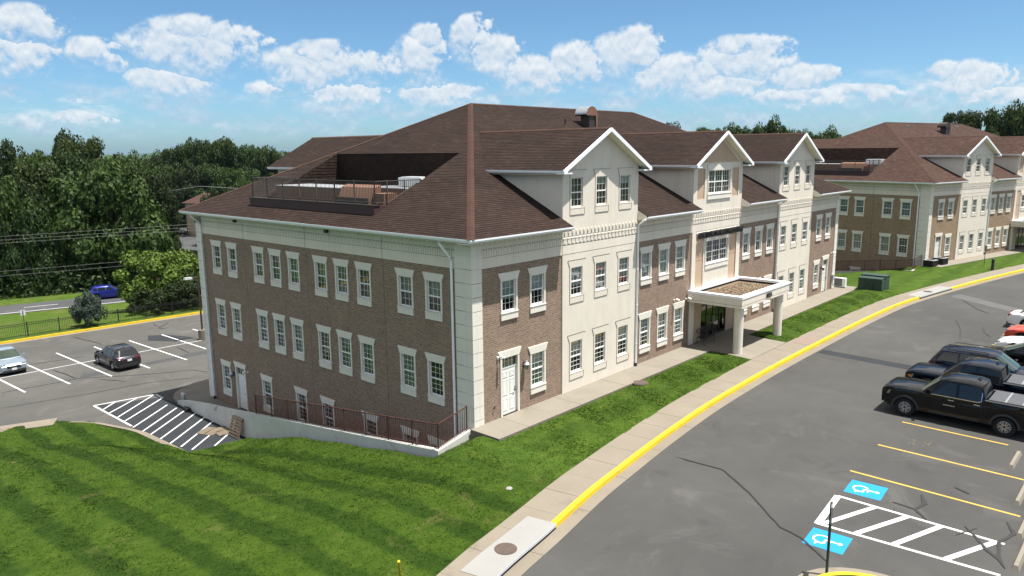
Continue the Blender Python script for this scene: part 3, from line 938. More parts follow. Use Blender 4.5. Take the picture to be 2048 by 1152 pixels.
# ---- bank, country road and verge behind the lot
def hwy(x):           # near edge
    return 73.0 - 0.288 * x
def bank_z(x, y):
    t = (y - yk(x)) / max(1.0, hwy(x) - yk(x))
    return -3.84 + (Z_HWY - 0.03 + 3.84) * sm(0.02, 0.95, t) + 0.8 * micro(x, y) * sm(0, 0.1, t) * (1 - sm(0.9, 1.0, t))
sheet('grass_bank', M['wild'], lin(-60, 70, 90), lambda x, t: yk(x) + 0.15 + (hwy(x) + 0.1 - yk(x)) * t, bank_z, 24)
mb = MB()
for a, b in zip(lin(-160, 90, 60), lin(-160, 90, 60)[1:]):
    mb.q([(a, hwy(a), Z_HWY), (b, hwy(b), Z_HWY), (b + 1.7, hwy(b) + 6.2, Z_HWY), (a + 1.7, hwy(a) + 6.2, Z_HWY)])
country_road = struct(mb.build('country_road', M['asphalt_road']))
def roadline(d, w, x0, x1, mat=None):
    mb = MB()
    mb.q([(x0 + d * 0.27, hwy(x0) + d, Z_HWY + 0.005), (x1 + d * 0.27, hwy(x1) + d, Z_HWY + 0.005), (x1 + (d + w) * 0.27, hwy(x1) + d + w, Z_HWY + 0.005), (x0 + (d + w) * 0.27, hwy(x0) + d + w, Z_HWY + 0.005)])
    mb.build('painted_line', mat or M['whitepaint'], country_road)
roadline(0.45, 0.16, -60, 60)
for xx in range(-60, 60, 12):
    roadline(3.05, 0.13, xx + 2.2, xx + 5.4)
mb = MB()
def verge_z(x, y):
    d = y - (hwy(x) + 6.0)
    return Z_HWY - 0.02 + 0.15 * sm(0, 2, d) - 0.1 * sm(2, 12, d)
sheet('grass_verge', M['wild'], lin(-120, 90, 70), lambda x, t: hwy(x) + 6.1 - 0.46 + 9 * t, verge_z, 8)
# ---- the land under and beyond everything
def land_z(x, y):
    w = sm(40, 58, x)
    yl = y * (1 - w) + b2_local(x, y)[1] * w
    d = math.hypot(x - CAMPOS.x, y - CAMPOS.y)
    z = interp(yl, [(-6, -0.75), (2, -1.9), (14.5, -4.6), (60, -4.7), (66, -6.3), (86, -6.3), (110, -8.4), (140, -13.4), (200, -15.0), (420, -24)])
    if x > 70:
        z = z * (1 - sm(70, 100, x)) + interp(y, [(0, -1.0), (200, -3.0)]) * sm(70, 100, x)
    z = z * (1 - sm(500, 1500, d)) + (-34) * sm(500, 1500, d)
    return z
mb = MB()
def axis(lo, hi, dense, far):
    a = lin(lo, hi, dense)
    k = [hi + (far - hi) * (i / 22) ** 3 for i in range(1, 23)]
    j = [lo - (far + lo) * (i / 22) ** 3 for i in range(1, 23)]
    return list(reversed(j)) + a + k
gx, gy = axis(-150, 330, 120, 6800), axis(-160, 330, 120, 6800)
for xx in gx:
    for yy in gy:
        mb.v.append((xx, yy, land_z(xx, yy)))
ny = len(gy)
for i in range(len(gx) - 1):
    for k in range(ny - 1):
        a = i * ny + k
        mb.f.append((a, a + ny, a + ny + 1, a + 1)); mb.m.append(0)
struct(mb.build('ground', M['forest_floor'], None, 180))
# wooded ridge on the horizon
mb = MB()
rr_ = random.Random(11)
prev = None
for i in range(140):
    az = 1.55 - i * 0.0105
    dd = 4200 + 500 * math.sin(i * 0.21)
    h = 4 + 24 * (0.5 + 0.5 * math.sin(i * 0.17 + 1.2)) + 9 * math.sin(i * 0.53) + rr_.uniform(-2, 2)
    c_, s_ = math.cos(az), math.sin(az)
    col = [(CAMPOS.x + c_ * (dd + q), CAMPOS.y + s_ * (dd + q), z) for q, z in ((-500, -40), (-200, h * 0.4 - 20), (0, h), (350, h * 0.3 - 15), (700, -40))]
    if prev:
        for k in range(4):
            mb.q([prev[k], col[k], col[k + 1], prev[k + 1]])
    prev = col
struct(mb.build('hills', M['hill'], None, None))

# ---- painted markings, tar, patches on the front lot
def flat(name, pts, z, mat, parent, th=0.0):
    mb = MB()
    mb.q([(p[0], p[1], z) for p in pts])
    return mb.build(name, mat, parent)
def stripe(name, a, b, w, z, mat, parent):
    a, b = Vector(a), Vector(b)
    d = (b - a).normalized()
    n = Vector((-d.y, d.x)) * (w / 2)
    return flat(name, [a + n, a - n, b - n, b + n][::-1], z, mat, parent)
ZF = Z_ROAD + 0.005
for xs_, ye in ((12.95, -16.88), (9.62, -17.9), (6.38, -18.25), (16.25, -18.2), (19.55, -18.2), (22.85, -18.2), (26.9, -18.2), (30.2, -18.2), (33.5, -18.2)):
    stripe('painted_line', (xs_, -13.02 if xs_ < 13.5 else -13.3), (xs_ - 0.05, ye), 0.105, ZF, M['yellowpaint'], street)
# access aisle between the two accessible bays
W_ = M['whitepaint']
stripe('painted_line', (4.02, -13.40), (4.03, -18.2), 0.12, ZF, W_, street)
stripe('painted_line', (1.66, -13.56), (2.02, -18.42), 0.12, ZF, W_, street)
stripe('painted_line', (4.02, -13.40), (1.62, -13.60), 0.22, ZF + 0.004, W_, street)
for (a, b) in (((4.03, -14.62), (1.72, -13.72)), ((4.03, -15.6), (1.80, -14.70)), ((4.03, -16.55), (1.86, -15.75)), ((4.03, -18.0), (1.96, -17.1))):
    stripe('painted_line', a, b, 0.18, ZF + 0.008, W_, street)
def access_symbol(c, size, rot, label):
    root = empty('accessible_parking_symbol', (c[0], c[1], ZF), rot)
    tag(root, label, 'road marking', 'accessible bay symbols')
    s_ = size / 2
    flat('blue_square', [(-s_, -s_), (s_, -s_), (s_, s_), (-s_, s_)], 0.0, M['bluepaint'], root)
    mb = MB()
    # wheelchair: wheel arc, head, back, seat, leg (head towards -y of the bay)
    zz_ = [0.004]
    def seg(a, b, w):
        a, b = Vector(a), Vector(b)
        d = (b - a).normalized(); n = Vector((-d.y, d.x)) * (w / 2)
        mb.q([(*(a + n), zz_[0]), (*(a - n), zz_[0]), (*(b - n), zz_[0]), (*(b + n), zz_[0])][::-1])
    wc, wr = Vector((-0.02, 0.16)), 0.235
    arc = [wc + Vector((math.cos(t), math.sin(t))) * wr for t in lin(R_(-60), R_(200), 22)]
    for (a, ta), (b, tb) in zip(zip(arc, lin(R_(-60), R_(200), 22)), list(zip(arc, lin(R_(-60), R_(200), 22)))[1:]):
        na, nb = Vector((math.cos(ta), math.sin(ta))) * 0.031, Vector((math.cos(tb), math.sin(tb))) * 0.031
        mb.q([(*(a - na), 0.004), (*(a + na), 0.004), (*(b + nb), 0.004), (*(b - nb), 0.004)])
    zz_[0] = 0.0046; seg((-0.02, -0.26), (0.0, 0.06), 0.075)
    zz_[0] = 0.0052; seg((-0.02, -0.10), (-0.20, -0.09), 0.05)
    zz_[0] = 0.0058; seg((0.0, 0.04), (-0.25, 0.05), 0.07)
    zz_[0] = 0.0064; seg((-0.24, 0.03), (-0.30, 0.28), 0.07)
    zz_[0] = 0.0070; seg((-0.31, 0.27), (-0.40, 0.25), 0.055)
    hd = [Vector((-0.02, -0.36)) + Vector((math.cos(t), math.sin(t))) * 0.075 for t in lin(0, 2 * math.pi, 16)[:-1]]
    mb.q([(p.x, p.y, 0.0045) for p in hd])
    mb.build('wheelchair', M['whitepaint'], root)
access_symbol((5.11, -13.96), 1.17, R_(4), 'blue and white accessible parking square right of the hatched aisle, beside yellow line')
access_symbol((0.80, -14.20), 1.15, R_(4), 'blue accessible parking square by the traffic island, crossed by a tar line, nearest the camera')
TARN = 0
def tarline(pts, w, parent, z, mat=None):
    mb = MB()
    pts = [Vector(p) for p in pts]
    fine = []
    for a, b in zip(pts, pts[1:]):
        k = max(1, int((b - a).length / 0.18))
        for i in range(k):
            t = i / k
            n = Vector((-(b - a).y, (b - a).x)).normalized()
            fine.append(a.lerp(b, t) + n * rnd.uniform(-0.012, 0.012))
    fine.append(pts[-1])
    prev = None
    for i, a in enumerate(fine):
        d = (fine[min(i + 1, len(fine) - 1)] - fine[max(i - 1, 0)]).normalized(); n = Vector((-d.y, d.x))
        wa = w * (0.3 + 0.7 * min(1, i / 3, (len(fine) - 1 - i) / 3)) * rnd.uniform(0.75, 1.25)
        cur = (a + n * wa / 2, a - n * wa / 2)
        if prev:
            mb.q([(*prev[1], z), (*cur[1], z), (*cur[0], z), (*prev[0], z)])
        prev = cur
    global TARN
    TARN += 1
    o = mb.build('tar_line', mat or M['tar'], parent)
    o.location.z = 0.0007 * (TARN % 9)
    return o
ZT = ZF + 0.014
tarline([(4.73, -14.92), (4.66, -15.61), (4.13, -16.1)], 0.12, street, ZT)
tarline([(5.96, -15.5), (5.3, -15.75), (4.66, -15.61)], 0.17, street, ZT)
tarline([(4.44, -17.07), (3.9, -17.5), (3.38, -17.81), (2.9, -18.25), (2.5, -18.45)], 0.11, street, ZT)
tarline([(2.5, -18.45), (3.1, -18.2), (4.0, -18.05), (4.9, -18.3), (5.6, -18.0)], 0.10, street, ZT)
tarline([(4.6, -17.4), (0.65 + 3.0, -17.0)], 0.05, street, ZT)
tarline([(3.3, -7.6), (3.4, -9.5), (2.3, -11.0), (0.65, -12.81), (0.43, -13.56), (-0.43, -14.64)], 0.06, street, ZT)
tarline([(7.3, -16.2), (7.05, -16.7)], 0.13, street, ZT)
tarline([(36, -10.2), (33.5, -11.0), (30.5, -11.6)], 0.05, street, ZT)
tarline([(44, -9.0), (41, -10.5), (39.6, -11.6)], 0.09, street, ZT)
tarline([(26.4, -11.2), (24.0, -12.3)], 0.06, street, ZT)
tarline([(35, -12.0), (33.2, -12.4), (32.2, -12.9)], 0.08, street, ZT)
tarline([(55, -14), (50, -16), (47, -17.5)], 0.10, street, ZT)
# speed hump / dark sealed strip across the aisle and the pale worn trench farther on
flat('sealed_strip', [(21.75, -6.15), (22.65, -6.2), (22.3, -13.0), (21.3, -13.0)][::-1], ZF, M['patch'], street)
mb = MB()
for i in range(46):
    mb.box((21.4 + rnd.uniform(0, 0.6), -6.6 - rnd.uniform(0, 5.5), ZF), (21.4, -6.6, ZF)) if False else None
M['pale'] = grainy('pale_worn_asphalt', (0.083, 0.083, 0.081), 0.15, 1.0, 0.9, 40.0)
M['sandy'] = grainy('sandy_wash', (0.22, 0.20, 0.17), 0.25, 0.8, 0.95, 20.0)
flat('worn_trench', [(45.0, -7.9), (46.6, -8.3), (41.5, -14.5), (40.2, -14.2)][::-1], ZF, M['pale'], street)
def blot(c, rx, ry, rot, mat, z, parent, seed):
    r_ = random.Random(seed)
    ph = [r_.uniform(0, 6.28) for _ in range(4)]
    pts = []
    for k in range(34):
        t = 2 * math.pi * k / 34
        q = 1 + 0.22 * math.sin(2 * t + ph[0]) + 0.16 * math.sin(5 * t + ph[1]) + 0.10 * math.sin(9 * t + ph[2])
        xx, yy = rx * q * math.cos(t), ry * q * math.sin(t)
        pts.append((c[0] + xx * math.cos(rot) - yy * math.sin(rot), c[1] + xx * math.sin(rot) + yy * math.cos(rot)))
    return flat('stain', pts, z, mat, parent)
# worn yellow stencil in the empty bay
mb = MB()
for (cx, cyy) in ((10.75, -14.0), (10.95, -14.45)):
    for i in range(13):
        a_, b_ = cx + rnd.uniform(-0.35, 0.35), cyy + rnd.uniform(-0.12, 0.12)
        if (i % 5) < 4:
            mb.q([(a_, b_, ZF), (a_ + rnd.uniform(0.03, 0.09), b_, ZF), (a_ + rnd.uniform(0.03, 0.09), b_ + 0.035, ZF), (a_, b_ + 0.035, ZF)])
M['fadedyellow'] = base_mat('faded_yellow', (0.14, 0.115, 0.06), 0.9)
stuff(mb.build('worn_stencil', M['fadedyellow'], street))
# ---- rear lot markings
ZL = Z_LOT + 0.005
for x0, x1, ya, yb in ((5.2, 5.55, 43.8, 34.2), (2.5, 3.0, 43.8, 34.1), (-0.2, 0.2, 43.9, 34.0), (-2.9, -2.42, 44.1, 34.0), (-5.6, -5.0, 44.2, 34.3), (-8.25, -7.6, 44.3, 34.6), (-10.9, -10.3, 44.4, 34.8), (7.9, 8.3, 43.7, 34.2), (10.6, 11.0, 43.7, 34.2)):
    stripe('painted_line', (x0, ya), (x1, yb), 0.13, ZL, W_, rear_lot)
stripe('painted_line', (-12, 39.75), (13, 38.85), 0.09, ZL + 0.004, W_, rear_lot)
ZH = -3.988
stripe('painted_line', (-5.60, 28.15), (-2.1, 27.45), 0.12, ZH, W_, rear_lot)
stripe('painted_line', (-5.60, 28.1), (-5.45, 22.6), 0.12, ZH, W_, rear_lot)
stripe('painted_line', (-2.1, 27.5), (-2.1, 26.3), 0.12, ZH, W_, rear_lot)
for a, b in (((-4.45, 27.83), (-5.53, 26.86)), ((-3.18, 27.62), (-5.48, 25.93)), ((-2.26, 27.4), (-5.52, 24.68)), ((-2.12, 26.34), (-5.40, 23.75)), ((-2.5, 24.75), (-5.5, 22.3)), ((-2.35, 23.75), (-5.45, 21.2)), ((-2.16, 22.95), (-5.42, 20.3)), ((-2.05, 21.9), (-5.3, 19.25)), ((-1.98, 20.8), (-5.2, 18.2)), ((-1.95, 19.8), (-4.95, 17.35)), ((-2.66, 18.19), (-4.75, 16.5)), ((-2.35, 17.2), (-3.7, 16.1))):
    stripe('painted_line', a, b, 0.10, ZH + 0.004, W_, rear_lot)
ZLT = ZL + 0.009
for pts_, w_ in (([(-0.18, 49.05), (0.1, 47), (0.37, 45.49), (0.5, 44.21)], 0.09), ([(-8.76, 35.66), (-5.03, 35.23), (-4.27, 35.28), (-1, 32.8), (0.25, 31.97), (2.03, 31.18), (2.52, 29.58)], 0.06), ([(-4.67, 38.9), (-4.42, 37.2), (-4.3, 35.32)], 0.11), ([(6.52, 48.68), (6.3, 47.8), (6.5, 47.2)], 0.10), ([(7.6, 48.0), (6.07, 46.49), (6.4, 45.5)], 0.09), ([(-9.63, 32.06), (-5, 31.0), (-1.39, 30.45), (1.5, 29.0)], 0.05), ([(-3.3, 33.9), (-2.6, 32.6), (-2.3, 31.9)], 0.10), ([(4.2, 38.6), (4.1, 37.2), (4.0, 36.0)], 0.10), ([(-7.0, 42.3), (-4.0, 41.6), (-1.5, 41.2)], 0.06)):
    tarline(pts_, w_, rear_lot, ZLT)
flat('dark_patch', [(3.5, 42.5), (4.3, 44.4), (5.6, 43.2), (6.6, 40.6), (4.9, 40.5)][::-1], ZL - 0.002, M['patch'], rear_lot)
M['patch_mid'] = grainy('mid_patch_asphalt', (0.050, 0.051, 0.054), 0.15, 1.2, 0.9, 60.0)
rear_lot.children[0]
flat('dark_patch', [(0.45, 34.9), (5.4, 34.7), (5.6, 35.6), (0.5, 35.7)], ZL - 0.002, M['patch_mid'], rear_lot)
flat('dark_patch', [(-4.1, 35.2), (-2.4, 34.9), (-2.0, 35.8), (-3.6, 36.2)], ZL - 0.002, M['patch_mid'], rear_lot)

# ------------------------------------------------------------------ office building
BL, BW = 41.8, 24.0                  # length along the street, depth
EAVE, RIDGE, OV = 8.0, 14.25, 0.70
SLOPE = (RIDGE - EAVE) / (BW / 2 + OV)
BAYS = [(5.81, 12.03), (17.8, 24.0), (29.77, 35.99)]
D_EAVE, D_APEX, D_OV, D_GAB = 10.5, 12.42, 0.48, 0.5
office = empty('office_building')
tag(office, 'three storey brown brick office building with cream dormer bays and brown hip roof, nearest', 'building')

def clip(poly, ax, val, keep_ge):
    out = []
    n = len(poly)
    for i in range(n):
        a, b = poly[i], poly[(i + 1) % n]
        ia = (a[ax] >= val) if keep_ge else (a[ax] <= val)
        ib = (b[ax] >= val) if keep_ge else (b[ax] <= val)
        if ia:
            out.append(a)
        if ia != ib:
            t = (val - a[ax]) / (b[ax] - a[ax])
            out.append((a[0] + (b[0] - a[0]) * t, a[1] + (b[1] - a[1]) * t))
    return out
sh_r = random.Random(5)
def shingle_facet(mb, pts, expo=0.155, tab=0.31, lift=0.014):
    pts = [Vector(p) for p in pts]
    n = (pts[1] - pts[0]).cross(pts[2] - pts[0]).normalized()
    if n.z < 0 or (abs(n.z) < 1e-6 and False):
        n = -n
    up = Vector((0, 0, 1)) - n * n.z
    up.normalize()
    u = up.cross(n).normalized()
    o = pts[0]
    uv = [((p - o).dot(u), (p - o).dot(up)) for p in pts]
    vmin, vmax = min(p[1] for p in uv), max(p[1] for p in uv)
    rows = int(math.ceil((vmax - vmin) / expo))
    for i in range(rows):
        v0 = vmin + i * expo
        v1 = v0 + expo
        strip = clip(clip(uv, 1, v0, True), 1, v1 + 0.02, False)
        if len(strip) < 3:
            continue
        u0, u1 = min(p[0] for p in strip), max(p[0] for p in strip)
        inner0 = inner1 = None
        off = (i % 2) * tab * 0.5 + sh_r.uniform(-0.03, 0.03)
        j = int(math.floor((u0 - off) / tab))
        while j * tab + off < u1:
            a, b = j * tab + off, (j + 1) * tab + off - 0.006
            c = clip(clip(strip, 0, a, True), 0, b, False)
            j += 1
            if len(c) < 3:
                continue
            lf = lift * sh_r.uniform(0.75, 1.25)
            def pos(p):
                t = (p[1] - v0) / expo
                return o + u * p[0] + up * p[1] + n * (lf * (1 - t) + 0.002)
            P = [pos(p) for p in c]
            k = len(mb.v)
            mb.v.extend([tuple(p) for p in P])
            mb.f.append(tuple(range(k, k + len(P)))); mb.m.append(0)
            # butt edge
            for q in range(len(c)):
                p1, p2 = c[q], c[(q + 1) % len(c)]
                if abs(p1[1] - v0) < 1e-5 and abs(p2[1] - v0) < 1e-5 and abs(p1[0] - p2[0]) > 1e-4:
                    w1, w2 = o + u * p1[0] + up * p1[1], o + u * p2[0] + up * p2[1]
                    kk = len(mb.v)
                    mb.v.extend([tuple(w1), tuple(w2)])
                    mb.f.append((k + q, k + (q + 1) % len(c), kk + 1, kk)); mb.m.append(0)
def caps(mb, a, b, d1, d2, w=0.17, step=0.21):
    """ridge / hip caps: bent tabs along a-b, d1 and d2 the downhill directions of the two slopes"""
    a, b, d1, d2 = Vector(a), Vector(b), Vector(d1).normalized(), Vector(d2).normalized()
    n = (-(d1 + d2)).normalized()
    L_ = (b - a).length
    k = max(1, int(L_ / step))
    dirv = (b - a) / L_
    for i in range(k):
        p = a + dirv * (i * L_ / k)
        q = a + dirv * ((i + 1) * L_ / k + 0.02)
        l0, l1 = n * 0.034, n * 0.020
        m0 = len(mb.v)
        mb.v.extend([tuple(p + d1 * w + l0), tuple(p + l0 * 1.2), tuple(p + d2 * w + l0), tuple(q + d1 * w + l1), tuple(q + l1 * 1.2), tuple(q + d2 * w + l1)])
        mb.f.extend([(m0, m0 + 1, m0 + 4, m0 + 3), (m0 + 1, m0 + 2, m0 + 5, m0 + 4)]); mb.m.extend([0, 0])
def zroof(d):            # height of a main slope at distance d inside the wall line
    return EAVE + SLOPE * (d + OV)
E0 = -OV
# --- main roof planes; the left slope has the recessed equipment well
WX0, WX1, WY0, WY1, WFL = 0.60, 6.03, 6.80, 17.5, 8.62
rb = MB()
hx = BW / 2 + 0.0
c00, c10, c11, c01 = (E0, E0, EAVE), (BL - E0, E0, EAVE), (BL - E0, BW - E0, EAVE), (E0, BW - E0, EAVE)
rl, rr = (hx, BW / 2, RIDGE), (BL - hx, BW / 2, RIDGE)
segs = [(E0, BAYS[0][0])] + [(BAYS[i][1], BAYS[i + 1][0]) for i in range(2)] + [(BAYS[2][1], BL - E0)]
FRONT_STRIPS = []
for i_, (a, b) in enumerate(segs):       # the bays break through the front eave
    FRONT_STRIPS.append([(a, E0, EAVE), (b, E0, EAVE), (b if i_ < 3 else BL, 0.02, zroof(0.02)), (a if i_ else 0.0, 0.02, zroof(0.02))])
    shingle_facet(rb, FRONT_STRIPS[-1])
F0 = [(0.0, 0.0, zroof(0.0)), (BL, 0.0, zroof(0.0)), rr, rl]
shingle_facet(rb, F0)
shingle_facet(rb, [c11, c01, rl, rr], 0.31, 0.62)
shingle_facet(rb, [c10, c11, rr], 0.31, 0.62)
def sp(x, y):
    return (x, y, zroof(x))
# left slope cut around the well
shingle_facet(rb, [c01, c00, sp(WX0, WX0), sp(WX0, BW - WX0)])
shingle_facet(rb, [sp(WX0, WY0), sp(WX0, WX0), sp(WX1, WX1), sp(WX1, WY0)])
shingle_facet(rb, [sp(WX0, BW - WX0), sp(WX0, WY1), sp(WX1, WY1), sp(WX1, BW - WX1)])
shingle_facet(rb, [sp(WX1, BW - WX1), sp(WX1, WX1), rl])
# well walls, shingled
def vwall(mb, a, b, topf, z0, rows=0.17, tab=0.3):
    """vertical shingled wall from plan point a to b; topf(t) gives its height"""
    a, b = Vector(a), Vector(b)
    L_ = (b - a).length
    k = int(L_ / tab)
    d = (b - a) / L_
    nrm = Vector((-d.y, d.x))
    zmax = max(topf(0), topf(1))
    r = 0
    z = z0
    while z < zmax:
        for i in range(k):
            t0, t1 = (i + (r % 2) * 0.5 - 0.5 * (r % 2)) / k, (i + 1) / k
            zt = min(z + rows, topf((t0 + t1) / 2))
            if zt > z + 0.02:
                p, q = a + d * (t0 * L_ + 0.004), a + d * (t1 * L_ - 0.004)
                o1 = nrm * 0.016 * sh_r.uniform(0.6, 1.2)
                mb.q([(p.x + o1.x, p.y + o1.y, z), (q.x + o1.x, q.y + o1.y, z), (q.x, q.y, zt), (p.x, p.y, zt)])
        z += rows
        r += 1
vwall(rb, (WX1, WY1), (WX1, WY0), lambda t: zroof(WX1), WFL)
vwall(rb, (WX0, WY1), (WX1, WY1), lambda t: zroof(WX0 + (WX1 - WX0) * t), WFL) if False else None
vwall(rb, (WX1, WY1), (WX0, WY1), lambda t: zroof(WX1 + (WX0 - WX1) * t), WFL)
vwall(rb, (WX0, WY0), (WX1, WY0), lambda t: zroof(WX0 + (WX1 - WX0) * t), WFL)
# --- dormer roofs, front and back
def turn(p):             # the rear elevation is the front one turned round
    return (BL - p[0], BW - p[1], p[2])
y_eave_hit = (D_EAVE - EAVE) / SLOPE - OV
y_ridge_hit = (D_APEX - EAVE) / SLOPE - OV
for bi, (a, b) in enumerate(BAYS):
    xl, xr, xc = a - D_OV, b + D_OV, (a + b) / 2
    fl = [(xl, -D_GAB, D_EAVE), (xl, y_eave_hit, D_EAVE), (xc, y_ridge_hit, D_APEX), (xc, -D_GAB, D_APEX)]
    fr = [(xr, -D_GAB, D_EAVE), (xr, y_eave_hit, D_EAVE), (xc, y_ridge_hit, D_APEX), (xc, -D_GAB, D_APEX)]
    shingle_facet(rb, fl)
    shingle_facet(rb, fr)
    if bi != 1:
        shingle_facet(rb, [turn(p) for p in fl], 0.31, 0.62)
        shingle_facet(rb, [turn(p) for p in fr])
roof_o = stuff(rb.build('roof', M['roof'], office))
# plain decks just under the shingles
db = MB()
for P_ in [F0, [c11, c01, rl, rr], [c10, c11, rr]] + FRONT_STRIPS:
    db.q([(p[0], p[1], p[2] - 0.03) for p in P_])
for P_ in ([c01, c00, sp(WX0, WX0), sp(WX0, BW - WX0)], [sp(WX0, WY0), sp(WX0, WX0), sp(WX1, WX1), sp(WX1, WY0)], [sp(WX0, BW - WX0), sp(WX0, WY1), sp(WX1, WY1), sp(WX1, BW - WX1)], [sp(WX1, BW - WX1), sp(WX1, WX1), rl]):
    db.q([(p[0], p[1], p[2] - 0.03) for p in P_])
db.q([(WX0, WY0, WFL), (WX1, WY0, WFL), (WX1, WY1, WFL), (WX0, WY1, WFL)])
db.q([(WX1 + 0.03, WY0 - 0.3, WFL), (WX1 + 0.03, WY1 + 0.3, WFL), (WX1 + 0.03, WY1 + 0.3, zroof(WX1) - 0.04), (WX1 + 0.03, WY0 - 0.3, zroof(WX1) - 0.04)])
for yy in (WY0 - 0.03, WY1 + 0.03):
    db.q([(WX0, yy, WFL), (WX1, yy, WFL), (WX1, yy, zroof(WX1) - 0.04), (WX0, yy, zroof(WX0) - 0.04)])
for a, b in BAYS:
    xl, xr, xc = a - D_OV, b + D_OV, (a + b) / 2
    for xe in (xl, xr):
        q4 = [(xe, -D_GAB, D_EAVE - 0.03), (xe, y_eave_hit, D_EAVE - 0.03), (xc, y_ridge_hit, D_APEX - 0.03), (xc, -D_GAB, D_APEX - 0.03)]
        db.q(q4)
        db.q([turn(p) for p in q4])
db.build('roof_deck', M['membrane'], office)
cb = MB()
v3 = lambda a, b: (b[0] - a[0], b[1] - a[1], b[2] - a[2])
down_f, down_b, down_l, down_r = (0, -1, -SLOPE), (0, 1, -SLOPE), (-1, 0, -SLOPE), (1, 0, -SLOPE)
caps(cb, rl, rr, down_f, down_b)
def perp(hip, d):        # downhill direction square to the hip line, in the slope
    h = Vector(hip).normalized(); d = Vector(d).normalized()
    return d - h * d.dot(h)
for c_, top, d1, d2 in ((c00, rl, down_f, down_l), (c01, rl, down_l, down_b), (c10, rr, down_f, down_r), (c11, rr, down_r, down_b)):
    h = v3(c_, top)
    caps(cb, c_, top, perp(h, d1), perp(h, d2))
ds = (D_APEX - D_EAVE) / ((BAYS[0][1] - BAYS[0][0]) / 2 + D_OV)
for a, b in BAYS:
    xc = (a + b) / 2
    caps(cb, (xc, -D_GAB - 0.02, D_APEX), (xc, y_ridge_hit, D_APEX), (-1, 0, -ds), (1, 0, -ds), 0.15)
    caps(cb, turn((xc, -D_GAB - 0.02, D_APEX)), turn((xc, y_ridge_hit, D_APEX)), (-1, 0, -ds), (1, 0, -ds), 0.15)
stuff(cb.build('ridge_caps', M['roofcap'], office))

# --- gutters, fascia, soffits
def gutter(mb, a, b, out, ztop=EAVE - 0.005, h=0.135, w=0.13):
    """box gutter with a lip from a to b (plan), out = outward unit normal"""
    a, b, o = Vector(a), Vector(b), Vector(out)
    prof = [(-0.02, ztop - h), (w * 0.72, ztop - h), (w, ztop - h * 0.45), (w, ztop), (w - 0.02, ztop), (w - 0.02, ztop - 0.03), (-0.02, ztop - 0.03)]
    n = len(prof)
    k = len(mb.v)
    for p in (a, b):
        for q, z in prof:
            mb.v.append((p.x + o.x * q, p.y + o.y * q, z))
    for i in range(n):
        mb.f.append((k + i, k + (i + 1) % n, k + n + (i + 1) % n, k + n + i)); mb.m.append(0)
    mb.f.append(tuple(k + i for i in range(n))); mb.m.append(0)
    mb.f.append(tuple(k + n + i for i in reversed(range(n)))); mb.m.append(0)
go = OV - 0.10
segs = [(E0 - 0.03, BAYS[0][0] + 0.03)] + [(BAYS[i][1] - 0.03, BAYS[i + 1][0] + 0.03) for i in range(2)] + [(BAYS[2][1] - 0.03, BL - E0 + 0.03)]
for a, b in segs:
    mb = MB(); gutter(mb, (a, -go), (b, -go), (0, -1)); mb.build('gutter', M['gutter'], office)
    mb = MB(); mb.box((a, -go, 7.80), (b, -0.02, 7.83)); mb.build('soffit', M['soffit'], office)
    for xe in (a + 0.03, b - 0.03):      # boxed ends of the eave against the bays
        if 0.5 < xe < BL - 0.5:
            mb = MB(); mb.hexa([(xe - 0.012, -go, 7.83), (xe + 0.012, -go, 7.83), (xe + 0.012, 0.0, 7.83), (xe - 0.012, 0.0, 7.83), (xe - 0.012, -go, EAVE + 0.02), (xe + 0.012, -go, EAVE + 0.02), (xe + 0.012, 0.0, zroof(0) - 0.02), (xe - 0.012, 0.0, zroof(0) - 0.02)]); mb.build('eave_end', M['stucco'], office)
mb = MB(); gutter(mb, (-go, -go - 0.1), (-go, BW + go + 0.1), (-1, 0)); mb.build('gutter', M['gutter'], office)
mb = MB(); mb.box((-go, -go + 0.001, 7.802), (-0.02, BW + go, 7.832)); mb.build('soffit', M['soffit'], office)
mb = MB(); gutter(mb, (BL + go, -go - 0.1), (BL + go, BW + go + 0.1), (1, 0)); mb.build('gutter', M['gutter'], office)
mb = MB(); gutter(mb, (-go - 0.1, BW + go), (BL + go + 0.1, BW + go), (0, 1)); mb.build('gutter', M['gutter'], office)
mb = MB(); mb.box((BL + 0.02, -go + 0.001, 7.802), (BL + go, BW + go, 7.832)); mb.box((0.02, BW + 0.02, 7.804), (BL - 0.02, BW + go, 7.834)); mb.build('soffit', M['soffit'], office)

